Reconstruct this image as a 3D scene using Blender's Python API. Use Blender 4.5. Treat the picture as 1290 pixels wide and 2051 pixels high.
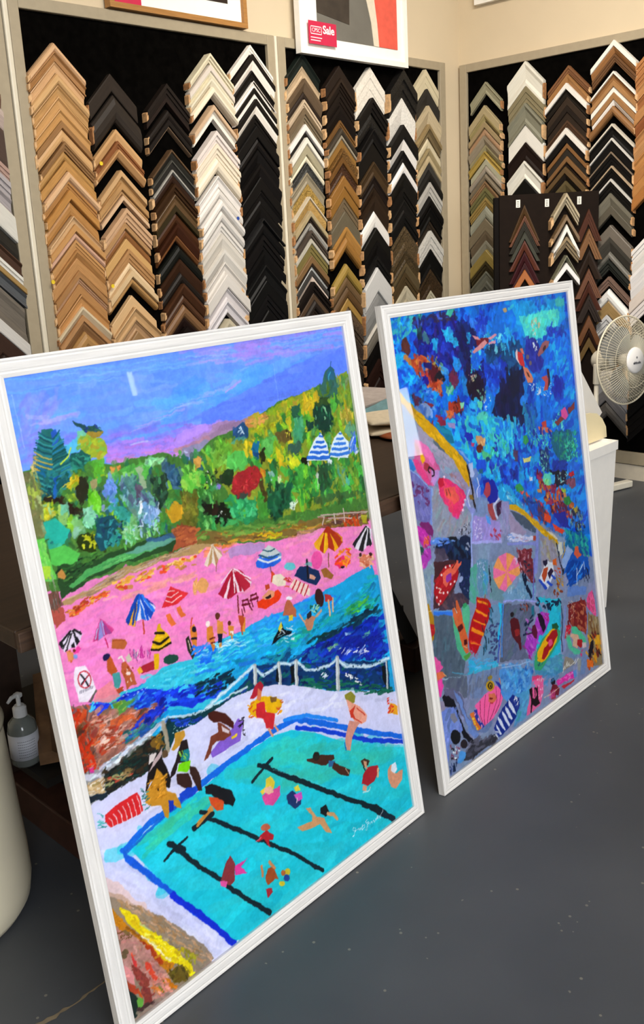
import bpy, bmesh, math, random, colorsys
import numpy as np
from mathutils import Vector, Matrix
for o in list(bpy.data.objects): bpy.data.objects.remove(o, do_unlink=True)
S = bpy.context.scene
# ------------------------------------------------------------------ camera, light, exposure
# room axes: x along the back wall (0 = corner with the right wall), y = 0 on the back wall, negative into the room
cd = bpy.data.cameras.new('camera'); cam = bpy.data.objects.new('camera', cd); S.collection.objects.link(cam)
R_ = Vector((0.6943727, -0.7177922, -0.0511958)); U_ = Vector((0.2077330, 0.1318236, 0.9692624)); F_ = Vector((0.6889802, 0.6836643, -0.2406438))
M = Matrix.Identity(4)
for i in range(3):
    M[i][0] = R_[i]; M[i][1] = U_[i]; M[i][2] = -F_[i]
M[0][3], M[1][3], M[2][3] = -4.76896, -3.40237, 1.39400
cam.matrix_world = M
cd.sensor_fit = 'VERTICAL'; cd.sensor_height = 36; cd.lens = 36*1839.97/2051
cd.shift_x = 5.05/2051; cd.shift_y = -88.63/2051; cd.clip_start = .02
S.camera = cam
S.view_settings.view_transform = 'Standard'; S.view_settings.look = 'None'; S.view_settings.gamma = 1
S.view_settings.exposure = -0.85; S.view_settings.use_curve_mapping = False
W = bpy.data.worlds.new('world'); S.world = W; W.use_nodes = True
W.node_tree.nodes['Background'].inputs[0].default_value = (.75, .82, 1, 1); W.node_tree.nodes['Background'].inputs[1].default_value = .35
def area(name, loc, target, sx, sy, power, col, spread=180):
    l = bpy.data.lights.new(name, 'AREA'); l.shape = 'RECTANGLE'; l.size = sx; l.size_y = sy; l.energy = power; l.color = col; l.spread = math.radians(spread)
    o = bpy.data.objects.new(name, l); S.collection.objects.link(o); o.location = loc
    o.rotation_euler = (Vector(target)-Vector(loc)).to_track_quat('-Z', 'Y').to_euler(); return o
area('shop_window_daylight', (-5.2, -6.35, 1.75), (-3.6, -1.8, .5), 4.2, 1.7, 300, (.93, .96, 1.0))
area('ceiling_fill', (-3.2, -3.3, 3.25), (-3.2, -3.3, 0), 2.4, 1.6, 50, (1.0, .97, .93))  # unseen overhead fill light, added below the closed ceiling
area('wall_washer_left', (-2.6, -2.2, 3.3), (-2.2, 0, .9), 1.8, .15, 41, (1.0, .92, .81), 110)
area('wall_washer_right', (-1.9, -1.9, 3.3), (0, -.7, 1.0), 1.4, .15, 58, (1.0, .92, .81), 110)
# ------------------------------------------------------------------ helpers
def lin(h):
    v = [int(h[i:i+2], 16)/255 for i in (0, 2, 4)]
    return tuple((c/12.92 if c <= .04045 else ((c+.055)/1.055)**2.4) for c in v)
MATS = {}
def mat(key, h, rough=.55, spec=.4, metal=0, kind=None, amt=.12, scale=30, bump=0, trans=0):
    if key in MATS: return MATS[key]
    m = bpy.data.materials.new(key); m.use_nodes = True; nt = m.node_tree; N = nt.nodes; L = nt.links; b = N['Principled BSDF']
    b.inputs['Roughness'].default_value = rough; b.inputs['Specular IOR Level'].default_value = spec; b.inputs['Metallic'].default_value = metal
    b.inputs['Transmission Weight'].default_value = trans
    c = lin(h)
    tc = N.new('ShaderNodeTexCoord'); nz = N.new('ShaderNodeTexNoise'); nz.inputs['Detail'].default_value = 5
    if kind == 'arm':      # grain running along both arms of a mitred corner
        sp = N.new('ShaderNodeSeparateXYZ'); L.new(tc.outputs['Object'], sp.inputs[0])
        ab = N.new('ShaderNodeMath'); ab.operation = 'ABSOLUTE'; L.new(sp.outputs[0], ab.inputs[0])
        ad = N.new('ShaderNodeMath'); ad.operation = 'ADD'; L.new(ab.outputs[0], ad.inputs[0]); L.new(sp.outputs[2], ad.inputs[1])
        ml = N.new('ShaderNodeMath'); ml.operation = 'MULTIPLY'; ml.inputs[1].default_value = 12; L.new(ad.outputs[0], ml.inputs[0])
        cb = N.new('ShaderNodeCombineXYZ'); L.new(ml.outputs[0], cb.inputs[0]); L.new(sp.outputs[0], cb.inputs[1])
        oi = N.new('ShaderNodeObjectInfo'); L.new(oi.outputs['Random'], cb.inputs[2]); L.new(cb.outputs[0], nz.inputs['Vector'])
        nz.inputs['Scale'].default_value = scale
    elif kind in ('grainx', 'grainz'):
        mp = N.new('ShaderNodeMapping'); mp.inputs['Scale'].default_value = (1, 14, 14) if kind == 'grainx' else (14, 14, 1)
        L.new(tc.outputs['Object'], mp.inputs[0]); L.new(mp.outputs[0], nz.inputs['Vector']); nz.inputs['Scale'].default_value = scale
    else:
        L.new(tc.outputs['Object'], nz.inputs['Vector']); nz.inputs['Scale'].default_value = scale
    cr = N.new('ShaderNodeValToRGB'); L.new(nz.outputs['Fac'], cr.inputs[0])
    cr.color_ramp.elements[0].position = .3; cr.color_ramp.elements[1].position = .7
    cr.color_ramp.elements[0].color = tuple(max(0, x*(1-amt*2)) for x in c)+(1,)
    cr.color_ramp.elements[1].color = tuple(min(1, x*(1+amt)) for x in c)+(1,)
    L.new(cr.outputs[0], b.inputs['Base Color'])
    if bump:
        bp = N.new('ShaderNodeBump'); bp.inputs['Strength'].default_value = bump; bp.inputs['Distance'].default_value = .004
        L.new(nz.outputs['Fac'], bp.inputs['Height']); L.new(bp.outputs[0], b.inputs['Normal'])
    MATS[key] = m; return m
def obj(name, me_or_bm, m=None, parent=None, loc=(0, 0, 0), rot=(0, 0, 0), smooth=False):
    if isinstance(me_or_bm, bmesh.types.BMesh):
        me = bpy.data.meshes.new(name); bmesh.ops.recalc_face_normals(me_or_bm, faces=me_or_bm.faces[:]); me_or_bm.to_mesh(me); me_or_bm.free()
    else: me = me_or_bm
    if m is not None:
        for q in (m if isinstance(m, (list, tuple)) else [m]): me.materials.append(q)
    if smooth:
        for p in me.polygons: p.use_smooth = True
    o = bpy.data.objects.new(name, me); S.collection.objects.link(o); o.parent = parent; o.location = loc; o.rotation_euler = rot; return o
def thing(name, label, cat, loc=(0, 0, 0), rotz=0, group=None, rot=None):
    o = bpy.data.objects.new(name, None); S.collection.objects.link(o); o.empty_display_size = .05
    o.location = loc; o.rotation_euler = rot if rot else (0, 0, rotz); o['label'] = label; o['category'] = cat
    if group: o['group'] = group
    return o
def tag(o, label, cat, group=None):
    o['label'] = label; o['category'] = cat
    if group: o['group'] = group
    return o
def struct(name, bm, m, **k):
    o = obj(name, bm, m, **k); o['kind'] = 'structure'; return o
def box(bm, x0, x1, y0, y1, z0, z1, bev=0):
    v = [bm.verts.new((x, y, z)) for x in (x0, x1) for y in (y0, y1) for z in (z0, z1)]
    f = [bm.faces.new([v[i] for i in q]) for q in ((0, 1, 3, 2), (4, 6, 7, 5), (0, 4, 5, 1), (2, 3, 7, 6), (0, 2, 6, 4), (1, 5, 7, 3))]
    if bev: bmesh.ops.bevel(bm, geom=list({e for q in f for e in q.edges}), offset=bev, segments=2, affect='EDGES', profile=.5)
    return bm
def B(*a, **k): return box(bmesh.new(), *a, **k)
def prism(bm, pts, y0, y1, bev=0):      # outline in x-z, extruded in y
    a = [bm.verts.new((x, y0, z)) for x, z in pts]; b = [bm.verts.new((x, y1, z)) for x, z in pts]
    bm.faces.new(a); bm.faces.new(b[::-1]); n = len(pts)
    for i in range(n): bm.faces.new((a[i], b[i], b[(i+1) % n], a[(i+1) % n]))
    return bm
def lathe(bm, prof, n=32, cx=0, cy=0):
    rings = []
    for r, z in prof:
        rings.append([bm.verts.new((cx+r*math.cos(2*math.pi*i/n), cy+r*math.sin(2*math.pi*i/n), z)) for i in range(n)] if r > 1e-5 else [bm.verts.new((cx, cy, z))])
    for a, b in zip(rings, rings[1:]):
        for i in range(n):
            j = (i+1) % n
            if len(a) == 1 and len(b) == 1: continue
            if len(a) == 1: bm.faces.new((a[0], b[i], b[j]))
            elif len(b) == 1: bm.faces.new((a[i], b[0], a[j]))
            else: bm.faces.new((a[i], b[i], b[j], a[j]))
    return bm
def tube(bm, pts, r, n=8, closed=False):
    P = [Vector(p) for p in pts]; rings = []
    for i, p in enumerate(P):
        if closed: t = P[(i+1) % len(P)]-P[i-1]
        else: t = P[min(i+1, len(P)-1)]-P[max(i-1, 0)]
        t.normalize(); up = Vector((0, 0, 1)) if abs(t.z) < .9 else Vector((1, 0, 0)); a = t.cross(up).normalized(); b = t.cross(a)
        rr = r[i] if isinstance(r, (list, tuple)) else r
        rings.append([bm.verts.new(p+a*rr*math.cos(2*math.pi*k/n)+b*rr*math.sin(2*math.pi*k/n)) for k in range(n)])
    m = len(rings)
    for i in range(m if closed else m-1):
        A, Bq = rings[i], rings[(i+1) % m]
        for k in range(n): bm.faces.new((A[k], A[(k+1) % n], Bq[(k+1) % n], Bq[k]))
    if not closed: bm.faces.new(rings[0]); bm.faces.new(rings[-1][::-1])
    return bm
def text(name, s, size, m, parent, loc, rot, extrude=.0006, bold=0):
    c = bpy.data.curves.new(name, 'FONT'); c.body = s; c.size = size; c.extrude = extrude; c.offset = bold; c.align_x = 'CENTER'; c.align_y = 'CENTER'
    t = bpy.data.objects.new('tmp', c); S.collection.objects.link(t)
    me = bpy.data.meshes.new_from_object(t.evaluated_get(bpy.context.evaluated_depsgraph_get())); bpy.data.objects.remove(t)
    return obj(name, me, m, parent, loc, rot)
def ordinal(n):
    w = ['first', 'second', 'third', 'fourth', 'fifth', 'sixth', 'seventh', 'eighth', 'ninth', 'tenth', 'eleventh', 'twelfth', 'thirteenth', 'fourteenth', 'fifteenth', 'sixteenth', 'seventeenth', 'eighteenth', 'nineteenth', 'twentieth', 'twenty-first', 'twenty-second', 'twenty-third', 'twenty-fourth', 'twenty-fifth', 'twenty-sixth', 'twenty-seventh', 'twenty-eighth', 'twenty-ninth', 'thirtieth']
    return w[n]
# ------------------------------------------------------------------ the room
m_wall = mat('cream_wall_paint', 'cfbea1', .8, .2, amt=.02, scale=3)
m_ceil = mat('ceiling_paint', 'f0ece2', .9, .1, amt=.01)
def floor_mat():
    m = bpy.data.materials.new('grey_painted_concrete'); m.use_nodes = True; nt = m.node_tree; N = nt.nodes; L = nt.links; b = N['Principled BSDF']
    tc = N.new('ShaderNodeTexCoord')
    n1 = N.new('ShaderNodeTexNoise'); n1.inputs['Scale'].default_value = 1.7; n1.inputs['Detail'].default_value = 6; L.new(tc.outputs['Object'], n1.inputs['Vector'])
    r1 = N.new('ShaderNodeValToRGB'); r1.color_ramp.elements[0].position = .35; r1.color_ramp.elements[1].position = .65
    r1.color_ramp.elements[0].color = lin('404348')+(1,); r1.color_ramp.elements[1].color = lin('4d4f53')+(1,); L.new(n1.outputs['Fac'], r1.inputs[0])
    # worn flecks of paint
    n2 = N.new('ShaderNodeTexVoronoi'); n2.inputs['Scale'].default_value = 34; n2.inputs['Randomness'].default_value = 1; L.new(tc.outputs['Object'], n2.inputs['Vector'])
    sp = N.new('ShaderNodeMath'); sp.operation = 'LESS_THAN'; sp.inputs[1].default_value = .11; L.new(n2.outputs['Distance'], sp.inputs[0])
    n3 = N.new('ShaderNodeTexNoise'); n3.inputs['Scale'].default_value = 9; n3.inputs['Detail'].default_value = 4; L.new(tc.outputs['Object'], n3.inputs['Vector'])
    g = N.new('ShaderNodeMath'); g.operation = 'GREATER_THAN'; g.inputs[1].default_value = .55; L.new(n3.outputs['Fac'], g.inputs[0])
    mu = N.new('ShaderNodeMath'); mu.operation = 'MULTIPLY'; L.new(sp.outputs[0], mu.inputs[0]); L.new(g.outputs[0], mu.inputs[1])
    m2 = N.new('ShaderNodeMath'); m2.operation = 'MULTIPLY'; m2.inputs[1].default_value = .42; L.new(mu.outputs[0], m2.inputs[0])
    mx = N.new('ShaderNodeMixRGB'); mx.inputs[2].default_value = lin('a09a88')+(1,); L.new(m2.outputs[0], mx.inputs[0]); L.new(r1.outputs[0], mx.inputs[1])
    L.new(mx.outputs[0], b.inputs['Base Color'])
    r2 = N.new('ShaderNodeMapRange'); r2.inputs[3].default_value = .34; r2.inputs[4].default_value = .52; L.new(n1.outputs['Fac'], r2.inputs[0]); L.new(r2.outputs[0], b.inputs['Roughness'])
    b.inputs['Specular IOR Level'].default_value = .35
    bp = N.new('ShaderNodeBump'); bp.inputs['Strength'].default_value = .08; L.new(n3.outputs['Fac'], bp.inputs['Height']); L.new(bp.outputs[0], b.inputs['Normal'])
    return m
XL, YF, ZC = -8.0, -6.5, 3.4
struct('floor', B(XL, .1, YF-.1, .1, -.1, 0), floor_mat())
struct('ceiling', B(XL, .1, YF-.1, .1, ZC, ZC+.1), m_ceil)
struct('wall_back', B(XL, .1, 0, .12, 0, ZC), m_wall)
# right wall with its glazed opening (it mirrors in the glass of the blue picture)
wr = bmesh.new()
WY0, WY1, WZ0, WZ1 = -4.72, -4.50, .57, 1.04
box(wr, 0, .12, YF, WY0, 0, ZC); box(wr, 0, .12, WY1, 0, 0, ZC); box(wr, 0, .12, WY0, WY1, 0, WZ0); box(wr, 0, .12, WY0, WY1, WZ1, ZC)
struct('wall_right', wr, m_wall)
wf = bmesh.new()
# front wall: big shop window
FX0, FX1, FZ0, FZ1 = -7.3, -3.0, .9, 2.95
box(wf, XL, FX0, YF-.12, YF, 0, ZC); box(wf, FX1, -.53, YF-.12, YF, 0, ZC); box(wf, -.41, .1, YF-.12, YF, 0, ZC); box(wf, -.53, -.41, YF-.12, YF, 0, 1.56); box(wf, -.53, -.41, YF-.12, YF, 1.76, ZC); box(wf, FX0, FX1, YF-.12, YF, 0, FZ0); box(wf, FX0, FX1, YF-.12, YF, FZ1, ZC)
struct('wall_front', wf, m_wall)
struct('wall_left', B(XL-.1, XL, YF-.1, .1, 0, ZC), m_wall)
def emis(key, col, st):
    m = bpy.data.materials.new(key); m.use_nodes = True; N = m.node_tree.nodes; N.remove(N['Principled BSDF'])
    e = N.new('ShaderNodeEmission'); e.inputs[0].default_value = col+(1,); e.inputs[1].default_value = st
    m.node_tree.links.new(e.outputs[0], N['Material Output'].inputs[0]); return m
m_day = emis('daylight_behind_glass', (.86, .93, 1), 36); m_day2 = emis('shop_front_daylight', (.86, .93, 1), 8)
m_frame_paint = mat('window_frame_paint', 'e8e4da', .5)
def window(name, pane, frames, m=None):
    o = struct(name, pane, m or m_day)
    f = obj('window_frame', frames, m_frame_paint, o); return o
fb = bmesh.new(); box(fb, -.01, .05, WY0-.03, WY0, WZ0-.03, WZ1+.03); box(fb, -.01, .05, WY1, WY1+.03, WZ0-.03, WZ1+.03); box(fb, -.01, .05, WY0, WY1, WZ0-.03, WZ0); box(fb, -.01, .05, WY0, WY1, WZ1, WZ1+.03)
window('window_1', B(.08, .1, WY0, WY1, WZ0, WZ1), fb)
fb = bmesh.new()
for x in (FX0, FX0+1.4, FX0+2.85, FX1-.05): box(fb, x, x+.05, YF-.05, YF+.01, FZ0, FZ1)
box(fb, FX0, FX1, YF-.05, YF+.01, FZ0, FZ0+.05); box(fb, FX0, FX1, YF-.05, YF+.01, FZ1-.05, FZ1)
window('window_2', B(FX0, FX1, YF-.11, YF-.09, FZ0, FZ1), fb, m_day2)
fb = bmesh.new(); box(fb, -.55, -.53, YF-.02, YF+.01, 1.54, 1.78); box(fb, -.41, -.39, YF-.02, YF+.01, 1.54, 1.78); box(fb, -.53, -.41, YF-.02, YF+.01, 1.54, 1.56); box(fb, -.53, -.41, YF-.02, YF+.01, 1.76, 1.78)
window('window_3', B(-.53, -.41, YF-.11, YF-.09, 1.56, 1.76), fb)
m_base = mat('baseboard_paint', 'cfc4b0', .55, amt=.03)
struct('baseboard_back', B(-7.9, -.02, -.02, 0, 0, .085), m_base)
struct('baseboard_right', B(-.02, 0, -6.4, -.02, 0, .085), m_base)
# crack in the floor paint
cb = bmesh.new(); rnd = random.Random(5); prev = None
for i in range(60):
    t = i/59; x = -3.98-.62*t; y = -1.985-.012*math.sin(t*9)-.004*rnd.random(); w = .0012+.0035*rnd.random()*(.4+math.sin(t*5)**2)
    a, b = cb.verts.new((x, y-w, .0006)), cb.verts.new((x, y+w, .0006))
    if prev: cb.faces.new((prev[0], a, b, prev[1]))
    prev = (a, b)
struct('floor_crack_1', cb, mat('pale_crack', '7c6e58', .8))
# ------------------------------------------------------------------ sample racks
m_rail = mat('greige_rack_paint', 'a0937b', .5, amt=.03)
m_felt = mat('black_backing', '080706', 1, .0, amt=.2)
m_batt = mat('pale_batten', 'd8cfba', .35, .5, amt=.02)
RZ0, RZ1, RW = .16, 2.29, .045
def rack(label, s0, s1, rotz, rw=.045):
    t = thing('sample_rack', label, 'display rack', (0, 0, 0), rotz)
    obj('backing_board', B(s0, s1, -.012, 0, RZ0, RZ1), m_felt, t)
    obj('frame_rail', B(s0-rw, s0, -.03, 0, RZ0-.07, RZ1+RW, bev=.003), m_rail, t)
    obj('frame_rail', B(s1, s1+rw, -.03, 0, RZ0-.07, RZ1+RW, bev=.003), m_rail, t)
    obj('frame_rail', B(s0, s1, -.03, 0, RZ1, RZ1+RW, bev=.003), m_rail, t)
    obj('frame_rail', B(s0, s1, -.03, 0, RZ0-.07, RZ0, bev=.003), m_rail, t)
    return t
rack('black backed sample rack cut off at the left edge of the photo', -4.3, -2.955, 0, .05)
rack('large black backed rack with the oak to black sample columns', -2.832, -1.567, 0, .044)
rack('narrower black backed rack beside the corner, below the white framed print', -1.451, -.23, 0, .05)
rack('black backed rack on the right wall behind the fan', .068, 2.75, -math.pi/2, .05)
tag(obj('batten', B(-2.901, -2.879, -.036, 0, .09, 2.6, bev=.006), m_batt), 'pale vertical strip between the two left racks', 'batten')
tag(obj('batten', B(-1.522, -1.506, -.034, 0, .09, 2.334, bev=.005), m_batt), 'pale vertical strip between the large rack and the narrower rack', 'batten')
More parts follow.
